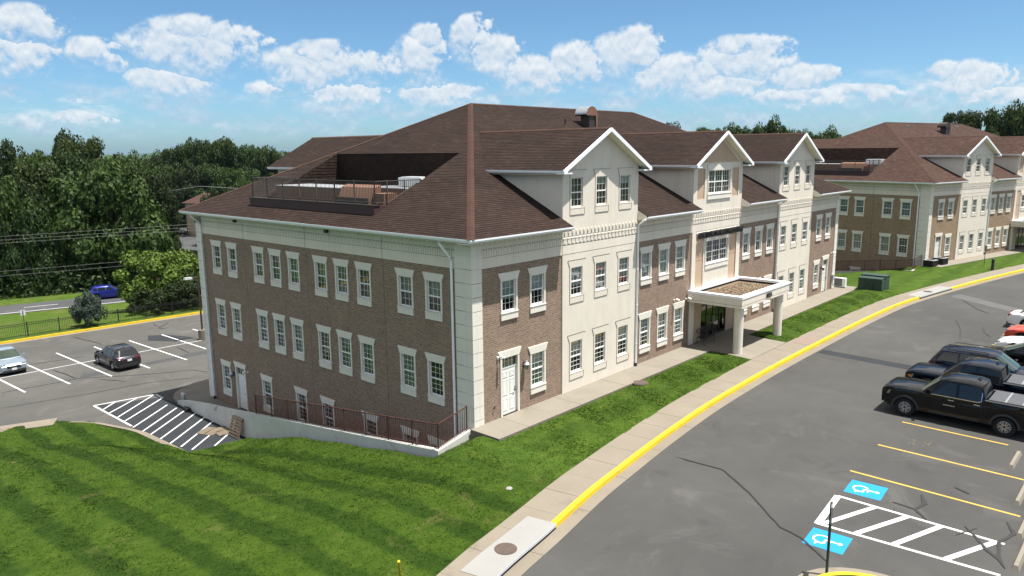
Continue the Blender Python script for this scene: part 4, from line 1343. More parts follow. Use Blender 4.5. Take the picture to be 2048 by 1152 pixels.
# --- windows: prefabs facing -y, origin at the sill's underside on the wall face
def window_meshes(H, rows, stucco, w=0.87, nx=3, cols=1):
    """H: sill underside to head top"""
    sill, head = 0.335, 0.34
    hw = w * cols / 2
    z0, z1 = sill, H - head
    cas = 0.10
    out = {}
    mb = MB()
    f = -0.035 if not stucco else -0.012
    # sill block, jambs, flared head
    sp_ = 0.045 if not stucco else 0.008
    mb.box((-hw - cas, f - (0.025 if not stucco else 0.0), 0), (hw + cas, 0.0, sill - 0.05))
    mb.hexa([(-hw - cas - 0.01, f - sp_, sill - 0.05), (hw + cas + 0.01, f - sp_, sill - 0.05), (hw + cas + 0.01, 0.10, sill - 0.05), (-hw - cas - 0.01, 0.10, sill - 0.05), (-hw - cas - 0.01, f - sp_, sill - 0.012), (hw + cas + 0.01, f - sp_, sill - 0.012), (hw + cas + 0.01, 0.10, sill), (-hw - cas - 0.01, 0.10, sill)])
    for s in (-1, 1):
        mb.box((s * hw, f, sill), (s * (hw + cas), 0.13, z1))
    fl = 0.145
    hp = 0.01 if not stucco else 0.0
    mb.hexa([(-hw - cas, f - hp, z1), (hw + cas, f - hp, z1), (hw + cas, 0.13, z1), (-hw - cas, 0.13, z1), (-hw - cas - fl, f - hp, H), (hw + cas + fl, f - hp, H), (hw + cas + fl, 0.002, H), (-hw - cas - fl, 0.002, H)])
    out['casing'] = mb.mesh('casing', M['stucco'] if stucco else M['trim'])
    if stucco:
        mb = MB()
        jw, jy = 0.014, -0.0145
        def ln(p, q):
            mb.bar((p[0], jy, p[1]), (q[0], jy, q[1]), 0.012, jw)
        A = [(-hw - cas - 0.02, 0), (-hw - cas - 0.02, z1), (-hw - cas - fl - 0.02, H + 0.01), (hw + cas + fl + 0.02, H + 0.01)]
        for p, q in zip(A, A[1:]):
            ln(p, q)
        ln((-hw - cas - 0.02, -0.005), (hw + cas + 0.02, -0.005))
        ln((hw + cas + 0.02, 0), (hw + cas + 0.02, sill))
        out['groove'] = mb.mesh('groove', M['joint'])
    mb = MB()
    fy, t = 0.055, 0.036
    for c_ in range(cols):
        cx = -hw + w * (c_ + 0.5)
        h2 = w / 2
        zi0, zi1 = z0 + 0.012, z1 - 0.008
        zm = (zi0 + zi1) / 2
        mb.box((cx - h2, fy, zi0), (cx - h2 + t, fy + 0.06, zi1))
        mb.box((cx + h2 - t, fy, zi0), (cx + h2, fy + 0.06, zi1))
        mb.box((cx - h2 + t, fy, zi0), (cx + h2 - t, fy + 0.06, zi0 + t + 0.015))
        mb.box((cx - h2 + t, fy, zi1 - t), (cx + h2 - t, fy + 0.06, zi1))
        mb.box((cx - h2 + t, fy - 0.008, zm - 0.028), (cx + h2 - t, fy + 0.05, zm + 0.028))
        for lo, hi in ((zi0 + t + 0.015, zm - 0.028), (zm + 0.028, zi1 - t)):
            for i in range(1, nx):
                xx = cx - h2 + t + (w - 2 * t) * i / nx
                mb.box((xx - 0.006, fy + 0.022, lo), (xx + 0.006, fy + 0.046, hi))
            for i in range(1, rows):
                zz = lo + (hi - lo) * i / rows
                mb.box((cx - h2 + t, fy + 0.020, zz - 0.006), (cx + h2 - t, fy + 0.044, zz + 0.006))
    out['sash'] = mb.mesh('sash', M['white'])
    mb = MB()
    mb.q([(-hw + 0.02, fy + 0.034, z0 + 0.02), (hw - 0.02, fy + 0.034, z0 + 0.02), (hw - 0.02, fy + 0.034, z1 - 0.02), (-hw + 0.02, fy + 0.034, z1 - 0.02)])
    out['glass'] = mb.mesh('glass', M['glass'])
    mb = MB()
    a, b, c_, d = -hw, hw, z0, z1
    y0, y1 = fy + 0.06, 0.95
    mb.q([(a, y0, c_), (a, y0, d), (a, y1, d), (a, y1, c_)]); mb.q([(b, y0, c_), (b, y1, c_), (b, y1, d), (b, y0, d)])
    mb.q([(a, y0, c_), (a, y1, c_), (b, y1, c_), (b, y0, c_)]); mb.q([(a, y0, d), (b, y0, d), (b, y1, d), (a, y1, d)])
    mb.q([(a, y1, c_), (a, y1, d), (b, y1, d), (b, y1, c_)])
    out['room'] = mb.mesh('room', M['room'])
    # blind hangs from z = 0 downwards so that scaling z sets its drop; fine vertical pleats
    mb = MB()
    hh = z1 - z0
    k = 14 * cols
    for i in range(k):
        xa, xb = a + 0.03 + (b - a - 0.06) * i / k, a + 0.03 + (b - a - 0.06) * (i + 1) / k
        mb.q([(xa, 0.012, -hh), (xb, -0.012, -hh), (xb, -0.012, 0), (xa, 0.012, 0)])
    out['blind'] = mb.mesh('blind', M['blind'])
    out['_top'] = z1
    return out
H3, H2 = 2.04, 2.212
WIN = {'u': window_meshes(H3, 2, False), 'g': window_meshes(H2, 3, False), 'us': window_meshes(H3, 2, True), 'gs': window_meshes(H2, 3, True)}
wr_ = random.Random(21)
ALLWIN = []
def window(kind, x, z, side=False, ref=None, drop=None, y=0.0):
    mm = WIN[kind]
    root = empty('window', (0 + y, x, z) if side else (x, y, z), R_(-90) if side else 0, office)
    obj('casing', mm['casing'], root)
    if 'groove' in mm:
        obj('groove', mm['groove'], root)
    obj('sash', mm['sash'], root)
    obj('glass', mm['glass'], root)
    obj('room', mm['room'], root)
    dr = drop if drop is not None else wr_.choice([0.0, 0.5, 0.58, 0.66, 0.78, 0.98, 0.98, 0.98, 0.72, 0.62])
    if dr > 0.05:
        b = obj('blind', mm['blind'], root, (0, 0.135, mm['_top']))
        b.scale = (1, 1, dr)
        if wr_.random() < 0.35:
            b.material_slots[0].link = 'OBJECT'
            b.material_slots[0].material = M['blind2']
    ALLWIN.append((root, x, side))
    return root
ZS3, ZS2, ZS1, ZSD = 4.284, 0.537, -3.30, 8.45
SIDE_Y = [21.66, 19.79, 16.80, 15.03, 13.23, 10.75, 8.98, 7.19, 4.19, 2.31]
FRONT_X = [2.20, 4.09, 13.02, 14.82, 16.59, 25.04, 26.89, 28.67, 37.73, 39.66]
BAYW = [-2.03, -0.08, 1.93]      # window centres in a bay, from its middle
holes_f, holes_s = [], []
def hole(lst, c, zs, kind):
    H = H3 if kind[0] == 'u' else H2
    lst.append((c - 0.435, c + 0.435, zs + 0.335, zs + H - 0.34))
for yv in SIDE_Y:
    window('u', yv, ZS3, True); hole(holes_s, yv, ZS3, 'u')
    window('g', yv, ZS2, True); hole(holes_s, yv, ZS2, 'g')
for yv in (21.62, 16.83, 13.27, 10.77, 7.19, 4.2, 2.33):
    window('g', yv, ZS1, True); hole(holes_s, yv, ZS1, 'g')
for xv in FRONT_X:
    window('u', xv, ZS3); hole(holes_f, xv, ZS3, 'u')
    if xv not in (2.20, 39.66):
        if not (16 < xv < 16.7 and False):
            window('g', xv, ZS2); hole(holes_f, xv, ZS2, 'g')
YB = -0.06                           # face of the stucco bays
for bi in (0, 2):
    c_ = (BAYS[bi][0] + BAYS[bi][1]) / 2
    for dx in BAYW:
        window('us', c_ + dx, ZS3, y=YB); hole(holes_f, c_ + dx, ZS3, 'us')
        window('gs', c_ + dx, ZS2, y=YB); hole(holes_f, c_ + dx, ZS2, 'gs')
        window('us', c_ + dx, ZSD, y=YB, drop=wr_.choice([0, 0.0, 0.3])); hole(holes_f, c_ + dx, ZSD, 'us')
def wall_grid(mb, u0, u1, z0, z1, holes, f):
    us = sorted({u0, u1} | {min(max(h[i], u0), u1) for h in holes for i in (0, 1)})
    zs = sorted({z0, z1} | {min(max(h[i], z0), z1) for h in holes for i in (2, 3)})
    for a, b in zip(us, us[1:]):
        for c_, d in zip(zs, zs[1:]):
            mu, mz = (a + b) / 2, (c_ + d) / 2
            if b - a < 1e-6 or d - c_ < 1e-6 or any(h[0] < mu < h[1] and h[2] < mz < h[3] for h in holes):
                continue
            mb.q([f(a, c_), f(b, c_), f(b, d), f(a, d)])
FR = lambda y: (lambda u, z: (u, y, z))
SD = lambda x: (lambda u, z: (x, u, z))
# doors: (centre, side?, sill z)
DOORS = [(2.20, False, 0.0), (39.62, False, 0.0), (19.86, True, -3.84)]
for c_, sd, z in DOORS:
    (holes_s if sd else holes_f).append((c_ - 0.50, c_ + 0.50, z, z + 2.62))
ent = (19.2, 22.45, 0.0, 2.5)        # glazed entrance
holes_f.append(ent)
BRICK_F = [(0.5, BAYS[0][0]), (BAYS[0][1], BAYS[1][0]), (BAYS[1][1], BAYS[2][0]), (BAYS[2][1], BL - 0.5)]
FZ0 = 6.645                          # underside of the frieze
for a, b in BRICK_F:
    mb = MB(); wall_grid(mb, a, b, -0.4, FZ0, [h for h in holes_f if h[1] > a and h[0] < b], FR(0.0)); mb.build('brick_wall', M['brick'], office)
mb = MB(); wall_grid(mb, 0.9, BW - 0.7, -4.4, FZ0, holes_s, SD(0.0)); mb.build('brick_wall', M['brick'], office)
# far end and back: plain (never in view)
mb = MB(); mb.q([(BL, 0, -4.4), (BL, BW, -4.4), (BL, BW, 7.8), (BL, 0, 7.8)]); mb.q([(0, BW, -4.4), (BL, BW, -4.4), (BL, BW, 7.8), (0, BW, 7.8)]); mb.build('brick_wall', M['brick'], office)
# stucco bays with gables, cheeks
for bi, (a, b) in enumerate(BAYS):
    mb = MB()
    xc = (a + b) / 2
    hs = [h for h in holes_f if h[1] > a and h[0] < b]
    zt = D_EAVE - 0.15
    if bi == 1:
        # the middle bay: pilasters and plain centre; tan panels set back 4 cm
        hs = hs + [(18.25, 19.2, 3.3, 6.55), (22.5, 23.45, 3.3, 6.55), (18.25, 19.1, 8.5, 10.25), (22.6, 23.45, 8.5, 10.25), (19.5, 22.3, 4.62, 5.97), (19.5, 22.3, 8.78, 10.14)]
    wall_grid(mb, a, b, -0.4, zt, hs, FR(YB))
    g = ds
    zg = lambda x: D_APEX - 0.10 - abs(x - xc) * g
    mb.q([(a, YB, zt), (b, YB, zt), (b, YB, max(zt, zg(b))), (xc, YB, zg(xc)), (a, YB, max(zt, zg(a)))])
    for xe in (a, b):        # returns and cheeks
        mb.q([(xe, YB, -0.4), (xe, 0.02, -0.4), (xe, 0.02, 8.3), (xe, YB, 8.3)])
        yh = (10.4 - EAVE) / SLOPE - OV
        mb.q([(xe, YB, 8.28), (xe, 0.0, zroof(0.0) - 0.1), (xe, yh, 10.38), (xe, YB, 10.38)])
    mb.build('stucco_bay', M['stucco'], office)
    mb = MB()
    for xe in (a, b):        # rear cheeks
        p = [turn((xe, 0.0, zroof(0.0) - 0.1)), turn((xe, (10.4 - EAVE) / SLOPE - OV, 10.38)), turn((xe, 0, 10.38))]
        mb.q(p)
    q4 = [turn((a, YB, 7.5)), turn((b, YB, 7.5)), turn((b, YB, 10.38)), turn((xc, YB, zg(xc))), turn((a, YB, 10.38))]
    mb.q(q4)
    mb.build('rear_gable', M['stucco'], office)
    # eave gutters of the dormer, boxed returns, rakes, soffits
    for s_, xe in ((-1, a - D_OV + 0.10), (1, b + D_OV - 0.10)):
        mb = MB(); gutter(mb, (xe, -D_GAB - 0.03), (xe, y_eave_hit + 0.1), (s_, 0), D_EAVE - 0.004, 0.13, 0.12); mb.build('gutter', M['gutter'], office)
        mb = MB(); mb.box((xe, -D_GAB + 0.02, 10.30), ((a if s_ < 0 else b) - s_ * 0.0, y_eave_hit - 0.3, 10.335)); mb.build('soffit', M['stucco'], office)
        mb = MB(); xo, xi = (a - D_OV, a + 0.16) if s_ < 0 else (b - 0.16, b + D_OV)
        mb.box((xo, -D_GAB, 10.34), (xi, YB, 10.40)); mb.box((xo - 0.03 if s_ < 0 else xi - 0.22, -D_GAB - 0.05, 10.345), (xo + 0.25 if s_ < 0 else xi + 0.03, -D_GAB, 10.49)); mb.build('eave_return', M['gutter'], office)
        mb = MB(); gutter(mb, turn((xe, -D_GAB - 0.03, 0))[:2], turn((xe, y_eave_hit + 0.1, 0))[:2], (-s_, 0), D_EAVE - 0.004, 0.13, 0.12); mb.build('gutter', M['gutter'], office)
        # rake board
        xs_ = a - D_OV if s_ < 0 else b + D_OV
        mb = MB(); mb.bar((xs_, -D_GAB - 0.015, D_EAVE - 0.075), (xc, -D_GAB - 0.015, D_APEX - 0.075), 0.045, 0.175); mb.build('rake_board', M['gutter'], office)
        mb = MB()
        k = 16
        for i in range(k):      # ribbed soffit under the rake
            t0, t1 = i / k, (i + 0.86) / k
            p0, p1 = (xs_ + (xc - xs_) * t0, D_EAVE - 0.16 + (D_APEX - D_EAVE) * t0), (xs_ + (xc - xs_) * t1, D_EAVE - 0.16 + (D_APEX - D_EAVE) * t1)
            p2 = (xs_ + (xc - xs_) * (i + 1) / k, D_EAVE - 0.145 + (D_APEX - D_EAVE) * (i + 1) / k)
            mb.q([(p0[0], -D_GAB, p0[1]), (p1[0], -D_GAB, p1[1]), (p1[0], YB - 0.002, p1[1]), (p0[0], YB - 0.002, p0[1])])
            mb.q([(p1[0], -D_GAB, p1[1]), (p2[0], -D_GAB, p2[1]), (p2[0], YB - 0.002, p2[1]), (p1[0], YB - 0.002, p1[1])])
        mb.build('soffit', M['soffit'], office)
# --- frieze: band, score lines, dentils and the row of little brackets
def frieze(u0, u1, f, parent, bay=False):
    """f(u, out, z) -> point; out is measured outwards from the wall"""
    def bx(mb, a, b, o0, o1, z0, z1):
        mb.hexa([f(a, o0, z0), f(b, o0, z0), f(b, o1, z0), f(a, o1, z0), f(a, o0, z1), f(b, o0, z1), f(b, o1, z1), f(a, o1, z1)])
    base = 0.03 if not bay else 0.06
    if not bay:
        mb = MB(); bx(mb, u0, u1, -0.02, base, FZ0, 7.81); mb.build('frieze', M['stucco'], parent)
    mb = MB()
    for z in ((6.655, 7.095, 7.47) if bay else (7.10, 7.44)):
        bx(mb, u0 + 0.01, u1 - 0.01, base, base + 0.004, z - 0.008, z + 0.008)
    n = max(3, int((u1 - u0) / 0.29))
    st = (u1 - u0) / n
    if not bay:
        for i in range(n):       # scored outlines of the brackets
            a, b = u0 + st * (i + 0.15), u0 + st * (i + 0.72)
            for uu in (a, b):
                bx(mb, uu - 0.006, uu + 0.006, base, base + 0.003, 7.14, 7.40)
            bx(mb, a, b, base, base + 0.0035, 7.395, 7.408)
    mb.build('score_line', M['joint'], parent)
    mb = MB()
    for i in range(n):
        a = u0 + st * (i + 0.5)
        if bay:
            bx(mb, a - st * 0.28, a + st * 0.28, base, base + 0.022, 7.15, 7.37)
            bx(mb, a - st * 0.40, a + st * 0.40, base, base + 0.034, 7.37, 7.42)
        bx(mb, a - 0.055, a + 0.055, base, base + 0.045, 7.63, 7.78 if not bay else 7.74)
    stuff(mb.build('dentils', M['stucco'], parent))
for a, b in [(0.0, BAYS[0][0])] + BRICK_F[1:3] + [(BAYS[2][1], BL)]:
    frieze(a + 0.02, b - 0.005, lambda u, o, z: (u, -o, z), office)
for a, b in BAYS:
    frieze(a, b, lambda u, o, z: (u, -o, z), office, True)
frieze(0.02, BW - 0.02, lambda u, o, z: (-o, u, z), office)
# --- quoins
qz = 7.26
while qz > -4.0:
    zt, zb = qz - 0.012, max(qz - 0.583 + 0.012, -4.1)
    if qz > -0.2:
        if qz > 0.2:
            mb = MB(); zz = max(zb, -0.1); mb.box((-0.055, -0.055, zz), (0.53, 0.02, zt)); mb.box((-0.055, 0.02, zz), (0.02, 0.95, zt)); mb.build('quoin', M['trim'], office)
            mb = MB(); mb.box((BL - 0.53, -0.055, zz), (BL + 0.055, 0.02, zt)); mb.box((BL - 0.02, 0.02, zz), (BL + 0.055, 0.95, zt)); mb.build('quoin', M['trim'], office)
    mb = MB(); mb.box((-0.055, BW - 0.72, zb), (0.02, BW + 0.055, zt)); mb.box((0.02, BW - 0.02, zb), (0.5, BW + 0.055, zt)); mb.build('quoin', M['trim'], office)
    qz -= 0.583
mb = MB(); mb.box((-0.05, -0.05, -0.4), (0.52, 0.02, 0.18)); mb.box((-0.05, 0.02, -4.3), (0.02, 0.94, 0.18)); mb.box((-0.03, -0.03, 0.1), (0.02, 0.5, 7.78)); mb.box((-0.035, -0.035, 7.255), (0.53, 0.02, 7.79)); mb.box((-0.035, 0.02, 7.255), (0.02, 0.95, 7.79)); mb.build('corner_pier', M['trim'], office)
mb = MB(); mb.box((BL - 0.52, -0.05, -0.4), (BL + 0.05, 0.02, 0.18)); mb.box((BL - 0.5, -0.02, 0.1), (BL + 0.02, 0.0, 7.78)); mb.build('corner_pier', M['trim'], office)
mb = MB(); mb.box((-0.03, BW - 0.70, -4.3), (0.0, BW + 0.02, 7.78)); mb.build('corner_pier', M['joint'], office)
mb = MB(); mb.q([(0.5, 0.004, -0.4), (0.5, 0.004, 7), (0.9, 0.9, 7), (0.9, 0.9, -0.4)]); 
# movement joints in the side wall
for yv in (18.3, 12.0, 5.72):
    mb = MB(); mb.box((-0.004, yv - 0.016, -4.2), (0.0, yv + 0.016, FZ0)); mb.build('movement_joint', M['joint'], office)
    mb = MB(); mb.box((-0.034, yv - 0.012, FZ0), (-0.03, yv + 0.012, 7.8)); mb.build('movement_joint', M['joint'], office)
# --- middle bay: tan panels, triple windows, lettering
def tanpanel(x0, x1, z0, z1):
    mb = MB(); mb.q([(x0, YB + 0.04, z0), (x1, YB + 0.04, z0), (x1, YB + 0.04, z1), (x0, YB + 0.04, z1)])
    for xa in (x0, x1):
        mb.q([(xa, YB, z0), (xa, YB + 0.04, z0), (xa, YB + 0.04, z1), (xa, YB, z1)])
    for za in (z0, z1):
        mb.q([(x0, YB, za), (x1, YB, za), (x1, YB + 0.04, za), (x0, YB + 0.04, za)])
    mb.build('tan_panel', M['tan'], office)
    mb = MB(); mb.box((x0 + 0.01, YB + 0.034, (z0 + z1) / 2 - 0.008), (x1 - 0.01, YB + 0.039, (z0 + z1) / 2 + 0.008)); mb.build('score_line', M['joint'], office)
for x0, x1, z0, z1 in ((18.25, 19.2, 3.3, 6.55), (22.5, 23.45, 3.3, 6.55), (18.25, 19.1, 8.5, 10.25), (22.6, 23.45, 8.5, 10.25)):
    tanpanel(x0, x1, z0, z1)
a_, b_ = BAYS[1]
mb = MB(); xc = (a_ + b_) / 2
mb.q([(18.25, YB - 0.006, 10.6), (23.45, YB - 0.006, 10.6), (xc, YB - 0.006, 12.05)]); mb.build('tan_panel', M['tan'], office)
WIN['t'] = window_meshes(H3, 2, False, 0.93, 3, 3)
for z, dr in ((4.29, 0.02), (8.45, 0.02)):
    o_ = window('t', xc, z, y=YB, drop=dr)
mb = MB(); mb.box((19.25, YB - 0.02, 3.35), (22.45, YB, 4.28)); mb.build('stucco_panel', M['stucco'], office)

def text_obj(name, body, size, depth, mat, parent, loc, rot, squeeze=1.0, align='LEFT'):
    cu = bpy.data.curves.new(name, 'FONT')
    cu.body = body
    cu.size = size
    cu.extrude = depth
    cu.align_x = align
    cu.space_character = 1.0
    cu.resolution_u = 3
    tmp = bpy.data.objects.new('tmp', cu)
    COL.objects.link(tmp)
    bpy.context.view_layer.update()
    dg = bpy.context.evaluated_depsgraph_get()
    me = bpy.data.meshes.new_from_object(tmp.evaluated_get(dg))
    bpy.data.objects.remove(tmp)
    me.materials.clear()
    me.materials.append(mat)
    me.name = name
    o = obj(name, me, parent, loc, rot)
    o.scale = (squeeze, 1, 1)
    return o
o_ = text_obj('lettering', 'UNITED HOME HEALTH ACADEMY', 0.50, 0.10, M['black'], office, (18.38, YB - 0.16, 6.24), (R_(90), 0, 0))
bpy.context.view_layer.update()
o_.scale.x = 5.5 / max(0.1, o_.dimensions.x)
mb = MB(); mb.box((18.35, YB - 0.05, 6.46), (23.9, YB - 0.005, 6.56)); mb.build('sign_rail', M['gutter'], office)

# --- doors
def door(c_, side, z, lbl=None):
    root = empty('door', (0, c_, z) if side else (c_, 0, z), R_(-90) if side else 0, office)
    mb = MB()
    f, hw, cas = -0.04, 0.50, 0.11
    for s_ in (-1, 1):
        mb.box((s_ * hw, f, 0), (s_ * (hw + cas), 0.14, 2.62))
    mb.hexa([(-hw - cas, f - 0.01, 2.62), (hw + cas, f - 0.01, 2.62), (hw + cas, 0.13, 2.62), (-hw - cas, 0.13, 2.62), (-hw - cas - 0.13, f - 0.01, 2.93), (hw + cas + 0.13, f - 0.01, 2.93), (hw + cas + 0.13, 0.002, 2.93), (-hw - cas - 0.13, 0.002, 2.93)])
    mb.build('casing', M['trim'], root)
    mb = MB()
    y0 = 0.085
    mb.box((-0.49, y0, 0.012), (0.49, y0 + 0.045, 2.10))
    for cx in (-0.225, 0.225):
        for za, zb in ((0.20, 0.72), (0.90, 1.58), (1.70, 1.95)):
            # raised moulding frame and field
            for (xa, xb, zc, zd) in ((cx - 0.155, cx + 0.155, za, za + 0.022), (cx - 0.155, cx + 0.155, zb - 0.022, zb), (cx - 0.155, cx - 0.133, za, zb), (cx + 0.133, cx + 0.155, za, zb)):
                mb.box((xa, y0 - 0.014, zc), (xb, y0, zd))
            mb.box((cx - 0.11, y0 - 0.010, za + 0.05), (cx + 0.11, y0, zb - 0.05))
    mb.build('door_leaf', M['door'], root)
    mb = MB(); mb.box((-0.5, 0.07, 2.10), (0.5, 0.14, 2.17)); mb.box((-0.5, 0.07, 2.55), (0.5, 0.14, 2.62))
    for i in (-1, 0, 1):
        mb.box((i * 0.24 - 0.012, 0.08, 2.17), (i * 0.24 + 0.012, 0.11, 2.55))
    mb.build('transom_bar', M['door'], root)
    mb = MB(); mb.q([(-0.49, 0.10, 2.17), (0.49, 0.10, 2.17), (0.49, 0.10, 2.55), (-0.49, 0.10, 2.55)]); mb.build('glass', M['glass'], root)
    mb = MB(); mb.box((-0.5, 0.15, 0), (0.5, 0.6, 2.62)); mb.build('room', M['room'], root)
    mb = MB(); mb.box((0.36, y0 - 0.012, 0.95), (0.43, y0, 1.18)); mb.bar((0.395, y0 - 0.06, 1.02), (0.395, y0 - 0.01, 1.02), 0.02); mb.bar((0.395, y0 - 0.055, 1.02), (0.28, y0 - 0.055, 1.02), 0.02, 0.025); mb.build('handle', M['black'], root)
    mb = MB()
    for zz in (0.25, 1.05, 1.9):
        mb.box((-0.505, y0 - 0.012, zz - 0.05), (-0.475, y0, zz + 0.05))
    mb.build('hinge', M['galv'], root)
    return root
for c_, sd, z in DOORS:
    door(c_, sd, z)
# --- glazed entrance under the canopy
er = empty('entrance', (19.2, YB, 0), 0, office)
mb = MB()
ew, eh = ent[1] - ent[0], 2.5
for xx in (0.03, 0.78, 1.62, 2.46, ew - 0.03):
    mb.box((xx - 0.03, 0.02, 0), (xx + 0.03, 0.10, eh))
for zz in (0.05, 2.08, eh - 0.04):
    mb.box((0, 0.025, zz - 0.045), (ew, 0.095, zz + 0.045))
mb.box((1.20, 0.03, 0.95), (1.58, 0.04, 1.03)); mb.box((1.66, 0.03, 0.95), (2.04, 0.04, 1.03))
mb.build('frame', M['bronze'], er)
mb = MB(); mb.q([(0, 0.06, 0), (ew, 0.06, 0), (ew, 0.06, eh), (0, 0.06, eh)]); mb.build('glass', M['glass_dark'], er)
mb = MB(); mb.box((1.52, -0.02, 0.85), (1.545, 0.03, 1.25)); mb.box((1.70, -0.02, 0.85), (1.725, 0.03, 1.25)); mb.build('handle', M['galv'], er)
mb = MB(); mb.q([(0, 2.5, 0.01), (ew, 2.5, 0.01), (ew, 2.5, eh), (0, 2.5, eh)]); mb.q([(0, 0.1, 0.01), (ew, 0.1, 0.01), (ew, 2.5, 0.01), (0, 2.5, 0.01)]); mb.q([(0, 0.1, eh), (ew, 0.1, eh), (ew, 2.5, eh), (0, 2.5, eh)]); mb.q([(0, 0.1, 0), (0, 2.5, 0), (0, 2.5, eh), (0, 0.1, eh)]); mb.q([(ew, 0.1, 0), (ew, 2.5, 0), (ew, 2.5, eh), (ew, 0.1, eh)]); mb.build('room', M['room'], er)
for xa, xb in ((18.25, 19.19), (22.46, 23.45)):
    mb = MB(); mb.box((xa, YB - 0.004, 0.02), (xb, YB - 0.001, 2.62)); mb.build('tan_panel', M['tan'], office)
# --- canopy
CX0, CX1, CY, CZ0, CZ1 = 17.5, 24.02, -3.42, 2.645, 3.31
can = empty('canopy', (0, 0, 0), 0, office)
mb = MB()
for (a, b) in (((CX0, CY, CZ0), (CX1, CY + 0.28, CZ1 - 0.14)), ((CX0, CY + 0.281, CZ0), (CX0 + 0.28, YB - 0.002, CZ1 - 0.14)), ((CX1 - 0.28, CY + 0.281, CZ0), (CX1, YB - 0.002, CZ1 - 0.14))):
    mb.box(a, b)
mb.build('fascia', M['stucco'], can)
mb = MB()
for (a, b) in (((CX0 - 0.025, CY - 0.025, CZ1 - 0.139), (CX1 + 0.025, CY + 0.31, CZ1)), ((CX0 - 0.025, CY + 0.311, CZ1 - 0.139), (CX0 + 0.31, YB - 0.01, CZ1)), ((CX1 - 0.31, CY + 0.311, CZ1 - 0.139), (CX1 + 0.025, YB - 0.01, CZ1)), ((CX0 + 0.311, YB - 0.2, CZ1 - 0.139), (CX1 - 0.311, YB - 0.01, CZ1))):
    mb.box(a, b)
mb.build('coping', M['gutter'], can)
mb = MB()
zl = CZ0 + 0.155
mb.box((CX0 - 0.004, CY - 0.004, zl - 0.008), (CX1 + 0.004, CY, zl + 0.008)); mb.box((CX0 - 0.004, CY, zl - 0.008), (CX0, YB - 0.01, zl + 0.008)); mb.build('score_line', M['joint'], can)
mb = MB(); mb.box((CX0 + 0.27, CY + 0.27, CZ0 + 0.06), (CX1 - 0.27, YB - 0.01, CZ0 + 0.10)); mb.build('ceiling', M['stucco'], can)
mb = MB(); mb.box((CX0 + 0.25, CY + 0.25, CZ1 - 0.34), (CX1 - 0.25, YB - 0.01, CZ1 - 0.30))
for (a, b) in (((CX0 + 0.281, CY + 0.281, CZ1 - 0.3), (CX1 - 0.281, CY + 0.30, CZ1 - 0.15)), ((CX0 + 0.281, YB - 0.04, CZ1 - 0.3), (CX1 - 0.281, YB - 0.02, CZ1 - 0.15)), ((CX0 + 0.281, CY + 0.3, CZ1 - 0.3), (CX0 + 0.30, YB - 0.05, CZ1 - 0.15)), ((CX1 - 0.30, CY + 0.3, CZ1 - 0.3), (CX1 - 0.281, YB - 0.05, CZ1 - 0.15))):
    mb.box(a, b)
mb.build('roof_membrane', M['membrane'], can)
gr = MB(); g_r = random.Random(9)
for i in range(6800):        # loose gravel: squashed octahedra
    px, py = g_r.uniform(CX0 + 0.42, CX1 - 0.42), g_r.uniform(CY + 0.36, YB - 0.25)
    ed = min(px - CX0 - 0.42, CX1 - 0.42 - px, py - CY - 0.42, YB - 0.25 - py)
    pz = CZ1 - 0.285 + 0.085 * min(1, ed / 0.4) * g_r.uniform(0.35, 1)
    s_ = g_r.uniform(0.018, 0.05)
    k = len(gr.v)
    an = g_r.uniform(0, 3)
    for (dx, dy, dz) in ((1, 0, 0), (0, 1, 0), (-1, 0, 0), (0, -1, 0), (0, 0, 0.7), (0, 0, -0.7)):
        gr.v.append((px + s_ * (dx * math.cos(an) - dy * math.sin(an)) * g_r.uniform(0.7, 1.3), py + s_ * (dx * math.sin(an) + dy * math.cos(an)) * g_r.uniform(0.7, 1.3), pz + s_ * dz))
    for a, b in ((0, 1), (1, 2), (2, 3), (3, 0)):
        gr.f.append((k + a, k + b, k + 4)); gr.m.append(0)
        gr.f.append((k + b, k + a, k + 5)); gr.m.append(0)
def gravel_stone():
    m = base_mat('roof_gravel', (0.4, 0.3, 0.2), 0.95, spec=0.2)
    g = N(m, 'ShaderNodeNewGeometry')
    setcol(m, ramp(m, g.outputs['Random Per Island'], [(0.0, (0.065, 0.045, 0.03)), (0.4, (0.17, 0.12, 0.075)), (0.75, (0.25, 0.19, 0.13)), (1.0, (0.36, 0.30, 0.24))]))
    return m
M['gravel'] = gravel_stone()
stuff(gr.build('gravel', M['gravel'], can))
M['gravelbed'] = grainy('gravel_bed', (0.155, 0.115, 0.075), 0.4, 6.0, 0.95, 25.0)
mb = MB(); mb.box((CX0 + 0.3, CY + 0.3, CZ1 - 0.298), (CX1 - 0.3, YB - 0.06, CZ1 - 0.262)); mb.build('gravel_bed', M['gravelbed'], can)
for xx in (18.05, 23.45):
    mb = MB(); mb.cyl((0, 0), 0.265, -0.35, CZ0 + 0.02, 32); mb.build('column', M['stucco'], can, 40, (xx, CY + 0.40, 0))
text_obj('house_number', '10354', 0.40, 0.02, M['black'], can, (20.55, CY - 0.045, 2.80), (R_(90), 0, 0), 0.80)
for a_, b_ in (((17.76, YB - 0.07, 0.0), (18.2, YB - 0.002, CZ0)), ((23.5, YB - 0.07, 0.0), (23.95, YB - 0.002, CZ0)), ((17.8, YB - 0.03, 3.31), (18.24, YB - 0.001, 6.64)), ((23.46, YB - 0.03, 3.31), (23.95, YB - 0.001, 6.64))):
    mb = MB(); mb.box(a_, b_); mb.build('pilaster', M['stucco'], office)
